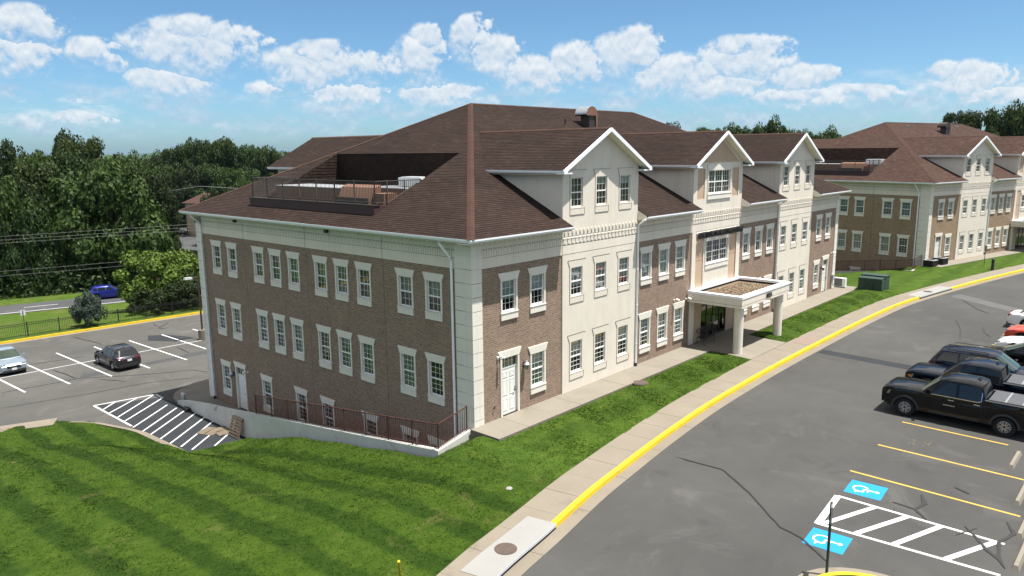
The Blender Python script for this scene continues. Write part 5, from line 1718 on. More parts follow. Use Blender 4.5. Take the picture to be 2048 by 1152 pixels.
# --- downspouts
def downspout(pts, zfoot):
    mb = MB()
    mb.tube(pts, 0.055, 10)
    d_ = mb.build('downspout', M['gutter'], office, 50)
    p = pts[-1]
    mb = MB(); mb.cyl((p[0], p[1]), 0.075, zfoot - 0.02, zfoot + 0.16, 12); mb.build('boot', M['black'], d_)
    mb = MB()
    for z in (zfoot + 1.2, zfoot + 3.3, zfoot + 5.2):
        mb.cyl((p[0], p[1]), 0.064, z, z + 0.05, 10)
    mb.build('bracket', M['gutter'], d_)
downspout([(-0.60, 1.25, 7.86), (-0.60, 1.25, 7.74), (-0.16, 1.08, 7.10), (-0.13, 1.05, 6.9), (-0.13, 1.05, -3.9)], -3.95)
downspout([(-0.60, 23.35, 7.86), (-0.60, 23.35, 7.70), (-0.16, 23.3, 7.30), (-0.12, 23.3, 7.1), (-0.12, 23.3, -3.7)], -3.84)
downspout([(11.98, -0.58, 7.86), (11.98, -0.42, 7.74), (12.02, -0.13, 7.55), (12.02, -0.13, 0.1)], 0.02)
downspout([(29.80, -0.58, 7.86), (29.80, -0.42, 7.74), (29.76, -0.13, 7.55), (29.76, -0.13, 0.1)], 0.02)
# --- equipment well: parapet, railing, machines
mb = MB(); mb.box((0.36, 6.66, 8.40), (0.66, 17.95, 8.95)); mb.box((0.66, 6.66, 8.40), (1.2, 6.82, 8.95)); mb.box((0.66, 17.72, 8.40), (1.2, 17.95, 8.95)); mb.build('parapet', M['fascia'], office)
mb = MB(); mb.box((0.33, 6.63, 8.95), (0.69, 17.98, 8.985)); mb.build('parapet_cap', M['bronze'], office)
wr = empty('well_railing', (0, 0, 0), 0, office)
def railing(root, pts, h, mat, spacing=0.115, post=1.6, bw=0.018, pw=0.05, post_base=0.0, pickets_name='picket'):
    """posts, rails and pickets along the polyline pts (x, y, z at foot)"""
    npk = 0
    for a, b in zip(pts, pts[1:]):
        a, b = Vector(a), Vector(b)
        L_ = (b - a).length
        n = max(1, round(L_ / post))
        for i in range(n + 1):
            p = a.lerp(b, i / n)
            mb = MB(); mb.bar((p.x, p.y, p.z - post_base), (p.x, p.y, p.z + h + 0.05), pw, pw); mb.build('post', mat, root)
        for zz in (h, 0.10):
            mb = MB(); mb.bar(a + Vector((0, 0, zz)), b + Vector((0, 0, zz)), 0.04, 0.04); mb.build('rail', mat, root)
        k = int(L_ / spacing)
        mb = MB()
        for i in range(1, k):
            p = a.lerp(b, i / k)
            mb.bar((p.x, p.y, p.z + 0.1), (p.x, p.y, p.z + h), bw, bw)
        stuff(mb.build('pickets', mat, root))
railing(wr, [(0.52, 17.85, 8.98), (0.52, 6.78, 8.98)], 1.08, M['roof_rail'])
for yy in (6.78, 17.85):
    railing(wr, [(0.52, yy, 8.98), (1.25, yy, 8.98)], 1.08, M['roof_rail'], post=0.8)
    mb = MB(); mb.bar((1.25, yy, 10.06), (3.35, yy, 10.06), 0.04); mb.bar((1.25, yy, 9.02), (3.0, yy, 9.86), 0.05); mb.bar((3.3, yy, 9.9), (3.3, yy, 10.1), 0.05); mb.bar((2.3, yy, 9.55), (2.3, yy, 10.06), 0.05); mb.build('rail', M['roof_rail'], wr)
    mb = MB()
    for i in range(1, 17):
        xx = 1.25 + i * 0.118
        mb.bar((xx, yy, zroof(xx) + 0.06), (xx, yy, 10.06), 0.018)
    stuff(mb.build('pickets', M['roof_rail'], wr))
def rooftop(name, loc, label, parts):
    r_ = empty(name, loc)
    tag(r_, label, 'rooftop unit')
    for nm, mat, boxes in parts:
        mb = MB()
        for bx in boxes:
            if len(bx) == 2:
                mb.box(*bx)
            else:
                mb.hexa(bx)
        mb.build(nm, mat, r_)
    return r_
def machines(T, suffix):
    u1 = rooftop('rooftop_unit', T(2.2, 12.4, WFL), 'long brown rooftop air handler with pale lid behind the railing of the ' + suffix, [('cabinet', M['copper'], [((-0.9, -1.9, 0.1), (1.2, 4.3, 0.98))]), ('lid', M['grey_metal'], [((-0.94, -1.94, 0.98), (1.24, 4.34, 1.03))]), ('curb', M['membrane'], [((-0.8, -1.8, 0.01), (1.1, 4.2, 0.1))])])
    hood = [(-0.75, -1.7, 0.12), (0.0, -1.7, 0.12), (0.0, 1.0, 0.12), (-0.75, 1.0, 0.12), (-0.35, -1.7, 1.1), (0.0, -1.7, 1.22), (0.0, 1.0, 1.22), (-0.35, 1.0, 1.1)]
    u2 = rooftop('rooftop_hood', T(1.6, 9.4, WFL), 'brown sloping intake hood close behind the roof railing of the ' + suffix, [('hood', M['copper'], [hood]), ('mouth', M['black'], [((-0.79, -1.6, 0.15), (-0.70, 0.9, 0.62))]), ('side_box', M['copper'], [((-0.55, -2.55, 0.03), (0.3, -1.75, 0.85))])])
    u3 = rooftop('rooftop_unit', T(3.9, 9.0, WFL), 'low dark rooftop unit with white condenser on top in the well of the ' + suffix, [('cabinet', M['copper'], [((-0.9, -1.7, 0.05), (1.0, 2.0, 0.95))]), ('lid', M['galv'], [((-0.94, -1.74, 0.95), (1.04, 2.04, 1.0))]), ('condenser', M['white'], [((0.0, -1.5, 1.03), (0.9, 0.2, 1.48))]), ('condenser_top', M['grey_metal'], [((0.1, -1.4, 1.485), (0.8, 0.1, 1.52))])])
    return [u1, u2, u3]
mach = machines(lambda x, y, z: (x, y, z), 'nearest building')
# --- roof ventilator (drum gooseneck on a curb) and vent pipe
gv = empty('roof_ventilator', (20.4, 9.35, zroof(9.35)))
tag(gv, 'copper brown drum shaped roof ventilator on the main ridge slope of the nearest building', 'vent')
mb = MB(); mb.hexa([(-0.35, -0.35, -0.2), (0.42, -0.35, -0.2), (0.42, 0.35, 0.0), (-0.35, 0.35, 0.0), (-0.35, -0.35, 0.78), (0.42, -0.35, 0.78), (0.42, 0.35, 0.78), (-0.35, 0.35, 0.78)]); mb.build('curb', M['bronze'], gv)
mb = MB()
arc = [(-0.12 + 0.60 * math.cos(t), 0.78 + 0.52 * math.sin(t)) for t in lin(R_(180), R_(0), 16)]
for (x0_, z0_), (x1_, z1_) in zip(arc, arc[1:]):
    mb.q([(x0_, -0.42, z0_), (x1_, -0.42, z1_), (x1_, 0.55, z1_), (x0_, 0.55, z0_)])
mb.q([(-0.72, -0.42, 0.78), (0.48, -0.42, 0.78), (0.48, 0.55, 0.78), (-0.72, 0.55, 0.78)])
mb.build('drum', M['galv'], gv, 40)
mb = MB()
mb.q([(x_, -0.425, z_) for x_, z_ in arc] + [(0.48, -0.425, -0.2), (0.38, -0.425, -0.2), (0.30, -0.425, 0.70), (-0.72, -0.425, 0.70)])
mb.q([(x_, 0.555, z_) for x_, z_ in arc] + [(0.48, 0.555, 0.2), (0.30, 0.555, 0.70), (-0.72, 0.555, 0.70)])
mb.build('cheek', M['copper'], gv)
mb = MB(); mb.cyl((0, 0), 0.05, -0.05, 0.42, 10); mb.cyl((0, 0), 0.11, -0.06, 0.06, 10, r1=0.06)
tag(mb.build('vent_pipe', M['black'], None, None, (17.97, 9.38, zroof(9.38))), 'short black vent pipe on the brown roof left of the drum ventilator', 'pipe')
# --- lamps, cameras, floodlights on the walls
def lantern(loc, rz, label):
    r_ = empty('wall_lantern', loc, rz)
    tag(r_, label, 'lamp', 'wall lanterns')
    mb = MB(); mb.box((-0.06, -0.03, -0.1), (0.06, 0, 0.12)); mb.bar((0, -0.03, 0.06), (0, -0.16, 0.10), 0.03); mb.build('bracket', M['black'], r_)
    mb = MB(); mb.lathe([(0.05, -0.2), (0.09, -0.16), (0.12, 0.04)], 8, 'z', (0, -0.18, 0)); mb.build('glass', M['lamp_clear'], r_)
    mb = MB(); mb.lathe([(0.15, 0.03), (0.14, 0.06), (0.05, 0.15), (0.02, 0.22), (0.001, 0.24)], 8, 'z', (0, -0.18, 0)); mb.build('hood', M['galv'], r_)
lantern((3.12, -0.01, 2.05), 0, 'metal wall lantern beside the white corner door on the sunlit front')
lantern((-0.01, 20.72, -1.75), R_(-90), 'dark wall lantern beside the white basement door on the side wall')
lantern((38.75, -0.01, 2.05), 0, 'dark wall lantern beside the far white door of the front')
def camera_fix(loc, rz, label):
    r_ = empty('security_camera', loc, rz)
    tag(r_, label, 'camera', 'security cameras on the walls')
    mb = MB(); mb.cyl((0, -0.02), 0.05, -0.05, 0.05, 10); mb.bar((0, -0.02, 0), (0, -0.2, 0.05), 0.035); mb.build('arm', M['white'], r_)
    mb = MB(); mb.tube([(0, -0.16, 0.08), (0.02, -0.36, 0.02)], [0.05, 0.055], 10); mb.build('housing', M['white'], r_)
camera_fix((1.42, -0.01, 2.72), R_(20), 'small white security camera left of the white corner door')
camera_fix((16.05, -0.01, 2.95), 0, 'small white security camera over the window left of the entrance canopy')
camera_fix((17.4, -0.01, 2.82), 0, 'small white security camera beside the canopy wall end')
camera_fix((-0.01, 18.95, -1.3), R_(-90), 'small white security camera right of the basement door')
camera_fix((40.75, -0.01, 3.0), 0, 'small white security camera by the far corner of the front')
for k, yv in enumerate((18.95, 9.9)):
    r_ = empty('floodlight', (-0.05, yv, 7.62))
    tag(r_, ('left' if k == 0 else 'right') + ' small black floodlight box under the side eave', 'light', 'floodlights under the eave')
    mb = MB(); mb.box((-0.16, -0.11, -0.07), (-0.03, 0.11, 0.09)); mb.build('housing', M['black'], r_)
    mb = MB(); mb.box((-0.03, -0.03, -0.03), (0.02, 0.03, 0.03)); mb.build('bracket', M['black'], r_)
# hose bib and gas pipe by the corner
mb = MB(); mb.bar((0, 0, 0), (0, -0.09, 0), 0.035); mb.bar((0, -0.08, 0), (0, -0.08, 0.08), 0.03); mb.bar((-0.04, -0.08, 0.08), (0.04, -0.08, 0.08), 0.02)
tag(mb.build('hose_tap', M['black'], None, None, (1.15, -0.0, 0.55)), 'small dark hose tap low on the brick left of the corner door', 'tap')

# ------------------------------------------------------------------ retaining wall and its railing beside the side entrance
WTOP = [(0.1, -0.42), (5, -1.07), (10, -1.72), (14.4, -2.33), (17, -2.70), (20.6, -3.12), (23.2, -3.52), (24.4, -3.78)]
def wtop(y):
    return interp(y, WTOP)
rw = empty('retaining_wall', (-2.0, 0.1, -0.42))
def R3(x, y, z):
    return (x + 2.0, y - 0.1, z + 0.42)
mb = MB()
ys = [p[0] for p in WTOP]
for a, b in zip(ys, ys[1:]):
    mb.hexa([R3(-2.0, a, -4.4), R3(-1.78, a, -4.4), R3(-1.78, b, -4.4), R3(-2.0, b, -4.4), R3(-2.0, a, wtop(a)), R3(-1.78, a, wtop(a)), R3(-1.78, b, wtop(b)), R3(-2.0, b, wtop(b))])
mb.build('wall', M['wallconc'], rw)
mb = MB()
mb.hexa([R3(-2.02, 0.06, -4.4), R3(-0.06, 0.06, -4.4), R3(-0.06, 0.30, -4.4), R3(-2.02, 0.30, -4.4), R3(-2.02, 0.06, -0.418), R3(-0.06, 0.06, -0.07), R3(-0.06, 0.30, -0.07), R3(-2.02, 0.30, -0.418)])
mb.build('return_wall', M['wallconc'], rw)
tag(rw, 'white stained concrete retaining wall stepping down the lawn beside the nearest building', 'retaining wall')
rlg = empty('railing', (-1.9, 0.18, -0.42))
tag(rlg, 'rust red metal railing along the white retaining wall of the nearest building', 'railing')
def R4(x, y, z):
    return (x + 1.9, y - 0.18, z + 0.42)
railing(rlg, [R4(-1.9, 14.75, wtop(14.75)), R4(-1.9, 9.9, wtop(9.9)), R4(-1.9, 5.0, wtop(5.0)), R4(-1.9, 0.18, -0.42)], 1.06, M['rail'], 0.125, 1.62, 0.016, 0.04)
railing(rlg, [R4(-1.9, 0.18, -0.42), R4(-0.28, 0.18, -0.11)], 1.06, M['rail'], 0.125, 3.0, 0.016, 0.04)
# sunken light-well floor
mb = MB(); mb.box((-1.80, 0.28, -4.3), (0.0, 15.2, -4.05)); struct(mb.build('lightwell_floor', M['concrete']))
# pipes, meter boxes on the wall in the light well
mb = MB(); mb.box((-0.14, 6.0, -2.55), (0.0, 6.3, -2.2)); mb.tube([(-0.08, 6.15, -2.2), (-0.08, 6.15, -1.8), (0.0, 6.15, -1.7)], 0.025, 6)
tag(mb.build('meter_box', M['grey_metal']), 'small grey utility box on the brick behind the red railing', 'utility box')

# ------------------------------------------------------------------ second building: the same design, farther along the street
swap = {'brown_brick': M['brick_tan'], 'brown_shingle': M['roof2']}
def keep_b2(ch):
    nm = ch.name.split('.')[0]
    if nm in ('lettering', 'sign_rail', 'house_number'):
        return False
    if nm == 'window' and ch.parent == office:
        p = ch.location
        return not (p.x > 23.9 or p.y > 17.5)
    if nm == 'door' and ch.location.x > 30:
        return False
    return True
office2 = copy_tree(office, None, keep_b2, swap)
office2.location = B2POS
office2.rotation_euler = (0, 0, B2ROT)
tag(office2, 'second office building in tan brick with red brown roof, far right along the street', 'building')
for w_ in list(office2.children):
    if w_.name.split('.')[0] == 'window' and abs(w_.location.x) < 0.01 and (w_.location.z > 4 or (0 < w_.location.z < 2 and w_.location.y > 8.5)):
        bl = [c for c in w_.children if c.name.split('.')[0] == 'blind']
        if bl:
            bl = bl[0]
        else:
            bl = obj('blind', WIN['u' if w_.location.z > 4 else 'g']['blind'], w_, (0, 0.135, WIN['u' if w_.location.z > 4 else 'g']['_top']))
        bl.scale = (1, 1, 0.98)
        bl.material_slots[0].link = 'OBJECT'
        bl.material_slots[0].material = M['blind_blue']
def to_b2(o):
    o.rotation_euler.z += B2ROT
    o.location = Vector(b2w(o.location.x, o.location.y, o.location.z))
    return o
rw2 = to_b2(copy_tree(rw)); tag(rw2, 'low concrete retaining wall beside the far tan brick building', 'retaining wall')
rl2 = to_b2(copy_tree(rlg)); tag(rl2, 'dark red railing in front of the far tan brick building side wall', 'railing')
mach2 = machines(lambda x, y, z: b2w(x, y, z), 'far building')
for o in mach2:
    o.rotation_euler.z = B2ROT
gv2 = to_b2(copy_tree(gv, None, None, {'galvanised_steel': M['bronze'], 'copper_brown_metal': M['bronze']})); tag(gv2, 'brown box ventilator on the roof of the far tan brick building', 'vent')
# small roof vents on the second roof
for k, (lx, ly) in enumerate(((15.0, 10.9), (26.5, 10.9))):
    mb = MB(); mb.hexa([(-0.3, -0.25, -0.1), (0.3, -0.25, -0.1), (0.3, 0.25, 0.1), (-0.3, 0.25, 0.1), (-0.2, -0.15, 0.1), (0.2, -0.15, 0.1), (0.2, 0.2, 0.22), (-0.2, 0.2, 0.22)])
    o = mb.build('roof_vent', M['bronze'], None, None, b2w(lx, ly, zroof(ly)), (0, 0, B2ROT))
    tag(o, ('left' if k == 0 else 'right') + ' low dark slant vent near the ridge of the far building', 'vent', 'slant vents on the far roof')

# ------------------------------------------------------------------ site furniture
def bench(loc, rz, label):
    r_ = empty('bench', loc, rz)
    tag(r_, label, 'bench')
    mb = MB()
    for i in range(9):
        mb.box((-0.62, -0.26 + i * 0.05, 0.42), (0.62, -0.225 + i * 0.05, 0.435))
    mb.bar((-0.62, -0.27, 0.425), (0.62, -0.27, 0.425), 0.03); mb.bar((-0.62, 0.2, 0.425), (0.62, 0.2, 0.425), 0.03)
    mb.build('seat', M['black'], r_)
    mb = MB()
    arc = [(-0.62 + 1.24 * i / 12, 0.80 + 0.10 * math.sin(math.pi * i / 12)) for i in range(13)]
    for (a, za), (b, zb) in zip(arc, arc[1:]):
        mb.bar((a, 0.27, za), (b, 0.27, zb), 0.03)
    for i in range(1, 12):
        mb.bar((arc[i][0], 0.21, 0.45), (arc[i][0], 0.27, arc[i][1]), 0.014)
    for t in lin(0, 2 * math.pi, 14)[:-1]:
        t2 = t + 2 * math.pi / 14
        mb.bar((0.17 * math.cos(t), 0.25, 0.66 + 0.17 * math.sin(t)), (0.17 * math.cos(t2), 0.25, 0.66 + 0.17 * math.sin(t2)), 0.018)
    mb.build('backrest', M['black'], r_)
    for sx in (-0.62, 0.62):
        mb = MB(); mb.tube([(sx, 0.27, 0.78), (sx, 0.05, 0.70), (sx, -0.22, 0.68), (sx, -0.28, 0.60), (sx, -0.27, 0.43)], 0.018, 6); mb.build('armrest', M['black'], r_)
        for yy, dy in ((-0.26, -0.05), (0.2, 0.10)):
            mb = MB(); mb.tube([(sx, yy, 0.43), (sx, yy - dy * 0.3, 0.22), (sx, yy + dy, 0.0)], 0.02, 6); mb.build('leg', M['black'], r_)
bench((18.75, -0.62, 0.0), 0, 'black metal garden bench against the wall under the entrance canopy')
mb = MB(); mb.lathe([(0.001, 0.0), (0.2, 0.0), (0.22, 0.05), (0.10, 0.35), (0.06, 0.7), (0.055, 0.95), (0.035, 1.0), (0.001, 1.0)], 14, 'z')
tag(mb.build('ash_urn', M['black'], None, 40, (23.05, -0.55, 0.0)), 'tall black bottle shaped cigarette urn beside the entrance doors', 'urn')
def condenser(loc, rz, label, col, size=(0.9, 0.9, 0.75), grp=None):
    r_ = empty('air_conditioner', loc, rz)
    tag(r_, label, 'air conditioner', grp)
    w, d, h = size
    mb = MB()
    for (sx, sy) in ((-1, -1), (1, -1), (1, 1), (-1, 1)):
        mb.box((sx * w / 2, sy * d / 2, 0.1), (sx * (w / 2 - 0.05), sy * (d / 2 - 0.05), h))
    mb.build('frame', col, r_)
    mb = MB()
    k = int(h / 0.045)
    for i in range(k):
        z = 0.12 + i * (h - 0.15) / k
        mb.box((-w / 2 + 0.02, -d / 2 + 0.015, z), (w / 2 - 0.02, d / 2 - 0.015, z + 0.018))
    stuff(mb.build('fins', col, r_))
    mb = MB(); mb.box((-w / 2 + 0.06, -d / 2 + 0.06, 0.1), (w / 2 - 0.06, d / 2 - 0.06, h - 0.02)); mb.build('coil', M['black'], r_)
    mb = MB(); mb.box((-w / 2 - 0.01, -d / 2 - 0.01, h), (w / 2 + 0.01, d / 2 + 0.01, h + 0.05)); mb.build('lid', M['grey_metal'] if col != M['white'] else col, r_)
    mb = MB()
    for rr2 in (0.12, 0.2, 0.28, 0.36):
        if rr2 < w / 2:
            mb.lathe([(rr2, h + 0.055), (rr2 + 0.012, h + 0.065), (rr2 + 0.02, h + 0.055)], 20, 'z')
    for i in range(8):
        t = math.pi * i / 4
        mb.bar((0, 0, h + 0.06), (0.38 * math.cos(t) * w / 0.9, 0.38 * math.sin(t) * d / 0.9, h + 0.06), 0.015)
    mb.build('fan_guard', M['black'], r_)
    mb = MB(); mb.box((-w / 2 - 0.08, -d / 2 - 0.08, -0.1), (w / 2 + 0.08, d / 2 + 0.08, 0.03)); mb.build('pad', M['concrete'], r_)
    mb = MB()
    for (sx, sy) in ((-1, -1), (1, -1), (1, 1), (-1, 1)):
        mb.box((sx * (w / 2 - 0.1), sy * (d / 2 - 0.1), 0.03), (sx * (w / 2 - 0.04), sy * (d / 2 - 0.04), 0.1))
    mb.build('foot', M['black'], r_)
def slimcond(loc, rz, label):
    r_ = empty('air_conditioner', loc, rz)
    tag(r_, label, 'air conditioner')
    mb = MB(); mb.box((-0.45, -0.18, 0.06), (0.45, 0.18, 0.78)); mb.build('cabinet', M['white'], r_)
    mb = MB()
    for i in range(13):
        mb.box((-0.41, -0.195, 0.12 + i * 0.048), (0.20, -0.18, 0.14 + i * 0.048))
    stuff(mb.build('grille', M['grey_metal'], r_))
    mb = MB(); mb.box((-0.42, -0.185, 0.1), (0.2, -0.181, 0.74)); mb.build('coil', M['black'], r_)
    mb = MB(); mb.box((-0.35, -0.2, 0.0), (-0.25, 0.2, 0.06)); mb.box((0.25, -0.2, 0.0), (0.35, 0.2, 0.06)); mb.build('foot', M['black'], r_)
slimcond((42.45, -0.35, 0.0), R_(-90), 'white slim outdoor air conditioner at the far corner of the nearest building')
mb = MB(); mb.box((41.1, -0.2, 0.7), (41.4, -0.02, 1.2)); mb.tube([(41.25, -0.1, 0.7), (41.3, -0.14, 0.35), (41.7, -0.2, 0.15)], 0.04, 8)
tag(mb.build('meter_box', M['grey_metal']), 'grey electric meter box low on the far end of the front wall', 'utility box')
condenser((59.5, -3.05, -0.08), B2ROT, 'left of two dark air conditioners at the far building corner', M['black'], (0.95, 0.95, 0.62), 'dark air conditioners at the far corner')
condenser((61.2, -3.55, -0.06), B2ROT, 'right of two dark air conditioners, in front of the far building door', M['black'], (0.95, 0.95, 0.68), 'dark air conditioners at the far corner')
# green pad transformer
tr = empty('transformer_cabinet', (42.3, -3.55, -0.42))
tag(tr, 'dark green utility cabinet standing on the lawn by the street bend', 'utility cabinet')
mb = MB(); mb.box((0, 0, 0.0), (0.85, 1.75, 1.42)); mb.build('cabinet', M['greenbox'], tr)
mb = MB(); mb.box((0.851, -0.06, 0.0), (1.95, 1.81, 1.52)); mb.build('tank', M['greenbox'], tr)
mb = MB(); mb.hexa([(-0.04, -0.03, 1.421), (0.85, -0.03, 1.421), (0.85, 1.78, 1.421), (-0.04, 1.78, 1.421), (0.0, 0.02, 1.46), (0.85, 0.02, 1.46), (0.85, 1.72, 1.46), (0.0, 1.72, 1.46)]); mb.box((0.83, -0.1, 1.521), (1.99, 1.85, 1.57)); mb.build('lid', M['greenbox'], tr)
for yy in (0.55, 1.2):
    mb = MB(); mb.box((-0.02, yy - 0.012, 0.08), (0.0, yy + 0.012, 1.36)); mb.build('door_seam', M['black'], tr)
mb = MB(); mb.box((-0.05, 0.62, 0.6), (-0.001, 0.7, 0.85)); mb.box((-0.02, 0.9, 0.9), (-0.001, 1.1, 1.05)); mb.build('handle', M['black'], tr)
mb = MB(); mb.box((-0.15, -0.2, -0.15), (2.1, 1.95, 0.0)); mb.build('pad', M['concrete'], tr)
mb = MB(); mb.box((0.01, -0.05, 0.1), (0.8, -0.001, 1.3)); mb.build('door', M['greenbox'], tr)
# black post (hydrant like) and sign by the second building
r_ = empty('standpipe', (60.8, -8.0, -0.1))
tag(r_, 'short black standpipe post at the edge of the far sidewalk', 'standpipe')
mb = MB(); mb.lathe([(0.20, 0.0), (0.20, 0.06), (0.13, 0.08), (0.12, 0.95), (0.15, 0.97), (0.15, 1.03), (0.09, 1.1), (0.001, 1.12)], 14, 'z'); mb.build('body', M['black'], r_, 40)
mb = MB(); mb.tube([(-0.22, 0, 0.55), (0.22, 0, 0.55)], 0.06, 10); mb.build('outlet', M['black'], r_)
def signpost(loc, rz, h, label, w=0.3, ph=0.45, col=None, grp=None, name='sign_post'):
    r_ = empty(name, loc, rz)
    tag(r_, label, 'sign', grp)
    mb = MB(); mb.box((-0.025, -0.02, 0), (0.025, 0.02, h)); mb.build('post', M['greenbox'], r_)
    mb = MB(); mb.box((-w / 2, -0.03, h - ph), (w / 2, -0.022, h + 0.03)); mb.build('panel', col or M['signgrey'], r_)
    return r_
signpost((63.1, -6.9, -0.15), R_(35), 2.05, 'thin sign on a dark post on the lawn before the far building', 0.42, 0.55)
signpost((-2.85, 52.1, -3.95), R_(160), 2.3, 'small white sign on a thin post in the grass behind the rear lot', 0.36, 0.45, M['plate'])
# sign post in the traffic island, nearest: seen almost edge-on from above
r_ = empty('sign_post', (-1.1, -14.85, -0.2))
tag(r_, 'dark post with edge on sign panel in the traffic island by the accessible bays', 'sign')
mb = MB(); mb.box((-0.03, -0.03, 0), (0.03, 0.03, 2.12)); mb.build('post', M['greenbox'], r_)
mb = MB(); mb.hexa([(0.03, 0.0, 1.62), (0.03, -0.01, 1.62), (-0.27, -0.105, 1.62), (-0.27, -0.095, 1.62), (0.03, 0.0, 2.10), (0.03, -0.01, 2.10), (-0.27, -0.105, 2.10), (-0.27, -0.095, 2.10)]); mb.build('panel', M['plate'], r_)
# yellow marker post in the lawn at the bottom
r_ = empty('marker_post', (-8.98, -6.08, -0.3))
tag(r_, 'leaning yellow utility marker post in the grass at the bottom edge', 'marker')
mb = MB(); mb.tube([(0.1, 0.12, -0.3), (-0.27, -0.30, 0.78)], 0.035, 10); mb.build('post', M['yellow'], r_)
mb = MB(); mb.tube([(-0.27, -0.30, 0.78), (-0.278, -0.309, 0.80)], 0.039, 10); mb.build('cap', M['yellow'], r_)
# traffic island
isl = MB()
def lobe(off, z):
    pts = []
    for t in lin(R_(180), R_(0), 18):
        pts.append((-1.9 + 1.5 * math.cos(t) * (1 - off / 1.5), -16.42 + 1.75 * math.sin(t) * (1 - off / 1.75), z))
    return pts
c_a, c_b, c_c = lobe(-0.42, Z_ROAD + 0.006), lobe(0.0, Z_ROAD + 0.012), lobe(0.0, -0.10)
for (p, q), (p2, q2) in zip(zip(c_a, c_a[1:]), zip(c_b, c_b[1:])):
    isl.q([p, q, q2, p2])
islo = struct(isl.build('traffic_island', M['concrete2']))
mb = MB()
cc, cd = lobe(0.03, -0.10), lobe(0.19, -0.10)
for k in range(len(cc) - 1):
    mb.q([c_b[k], c_b[k + 1], cc[k + 1], cc[k]]); mb.q([cc[k], cc[k + 1], cd[k + 1], cd[k]])
mb.build('kerb', M['yellow'], islo)
mb = MB(); mb.q([(p[0], p[1], -0.115) for p in lobe(0.18, 0)] + [(-0.5, -22, -0.115), (-3.3, -22, -0.115)]); mb.build('island_grass', M['lawn2'], islo)
# wheel stops
def wheelstop(x0, x1, y, label, z=Z_ROAD):
    mb = MB()
    mb.hexa([(x0, y - 0.10, z), (x1, y - 0.10, z), (x1, y + 0.10, z), (x0, y + 0.10, z), (x0 + 0.06, y - 0.05, z + 0.14), (x1 - 0.06, y - 0.05, z + 0.14), (x1 - 0.06, y + 0.05, z + 0.14), (x0 + 0.06, y + 0.05, z + 0.14)])
    mb.box((x0 + 0.3, y - 0.02, z + 0.135), (x0 + 0.34, y + 0.02, z + 0.146), ); mb.box((x1 - 0.34, y - 0.02, z + 0.135), (x1 - 0.3, y + 0.02, z + 0.146))
    tag(mb.build('wheel_stop', M['concrete']), label, 'wheel stop', 'concrete wheel stops')
wheelstop(7.15, 9.05, -18.02, 'concrete wheel stop at the head of the empty bay at the right edge')
wheelstop(4.7, 6.5, -18.45, 'concrete wheel stop at the head of the upper accessible bay')
wheelstop(2.55, 4.5, -18.68, 'concrete wheel stop at the end of the hatched aisle, bottom right')
r_ = wheelstop(10.35, 12.15, -17.35, 'concrete wheel stop beside the nearest pickup, at the right edge')
# light pole in the rear lot
lp = empty('light_pole', (6.75, 39.3, Z_LOT))
tag(lp, 'dark lamp pole on a round concrete base in the rear parking lot', 'lamp post')
mb = MB(); mb.cyl((0, 0), 0.34, 0, 0.86, 20); mb.build('base', M['concrete2'], lp, 40)
mb = MB(); mb.box((-0.055, -0.055, 0.86), (0.055, 0.055, 5.45)); mb.build('pole', M['bronze'], lp)
mb = MB(); mb.box((-0.85, -0.09, 5.28), (-0.05, 0.09, 5.36)); mb.build('arm', M['bronze'], lp)
mb = MB(); mb.hexa([(-1.15, -0.18, 5.26), (-0.5, -0.18, 5.26), (-0.5, 0.18, 5.26), (-1.15, 0.18, 5.26), (-1.1, -0.14, 5.42), (-0.55, -0.14, 5.42), (-0.55, 0.14, 5.42), (-1.1, 0.14, 5.42)]); mb.build('lamp_head', M['grey_metal'], lp)
# pallet leaning on the wall, flattened cardboard
pl = empty('pallet', (-2.42, 16.5, -3.99))
tag(pl, 'weathered wooden pallet leaning against the white retaining wall', 'pallet')
lean = math.atan2(0.36, 1.05)
pl.rotation_euler = (0, lean, 0)
for i in range(7):
    mb = MB(); z = 0.02 + i * 0.165; mb.box((-0.075, -0.52, z), (-0.055, 0.52, z + 0.10)); mb.build('slat', M['wood'], pl)
for yy in (-0.5, 0.0, 0.46):
    mb = MB(); mb.box((-0.055, yy, 0.0), (0.045, yy + 0.045, 1.12)); mb.build('stringer', M['wood'], pl)
for z in (0.02, 0.5, 1.0):
    mb = MB(); mb.box((0.045, -0.52, z), (0.065, 0.52, z + 0.10)); mb.build('slat', M['wood'], pl)
for k, (c_, sz, rz, tilt) in enumerate((((-2.9, 18.3), (0.95, 1.1), R_(25), 0.02), ((-2.45, 17.75), (0.75, 1.3), R_(-8), 0.06))):
    mb = MB()
    w, d = sz
    mb.hexa([(-w / 2, -d / 2, 0), (w / 2, -d / 2, 0), (w / 2, d / 2, 0.0), (-w / 2, d / 2, 0.0), (-w / 2, -d / 2, 0.02), (w / 2, -d / 2, 0.05), (w / 2, d / 2, 0.07), (-w / 2, d / 2, 0.02)])
    mb.box((-w / 2 + 0.05, -0.01, 0.02), (w / 2 - 0.05, 0.01, 0.075))
    o = mb.build('cardboard_sheet', M['cardboard'], None, None, (c_[0], c_[1], -3.985 + 0.02 * k), (0, 0, rz))
    tag(o, ('flattened tan cardboard lying on the hatched bay, the farther from the pallet' if k == 0 else 'grey brown flattened cardboard lying next to the leaning pallet'), 'cardboard')
mb = MB(); mb.box((-1.75, 24.0, -3.86), (-1.6, 24.45, -3.35)); mb.box((-1.72, 24.1, -3.35), (-1.63, 24.4, -3.32))
tag(mb.build('bollard_box', M['galv']), 'small grey metal pedestal at the end of the white wall by the rear walk', 'pedestal')
mb = MB(); mb.tube([(-2.18, 23.0, -3.9), (-2.18, 22.7, -3.86), (-2.22, 22.4, -3.9)], 0.14, 10)
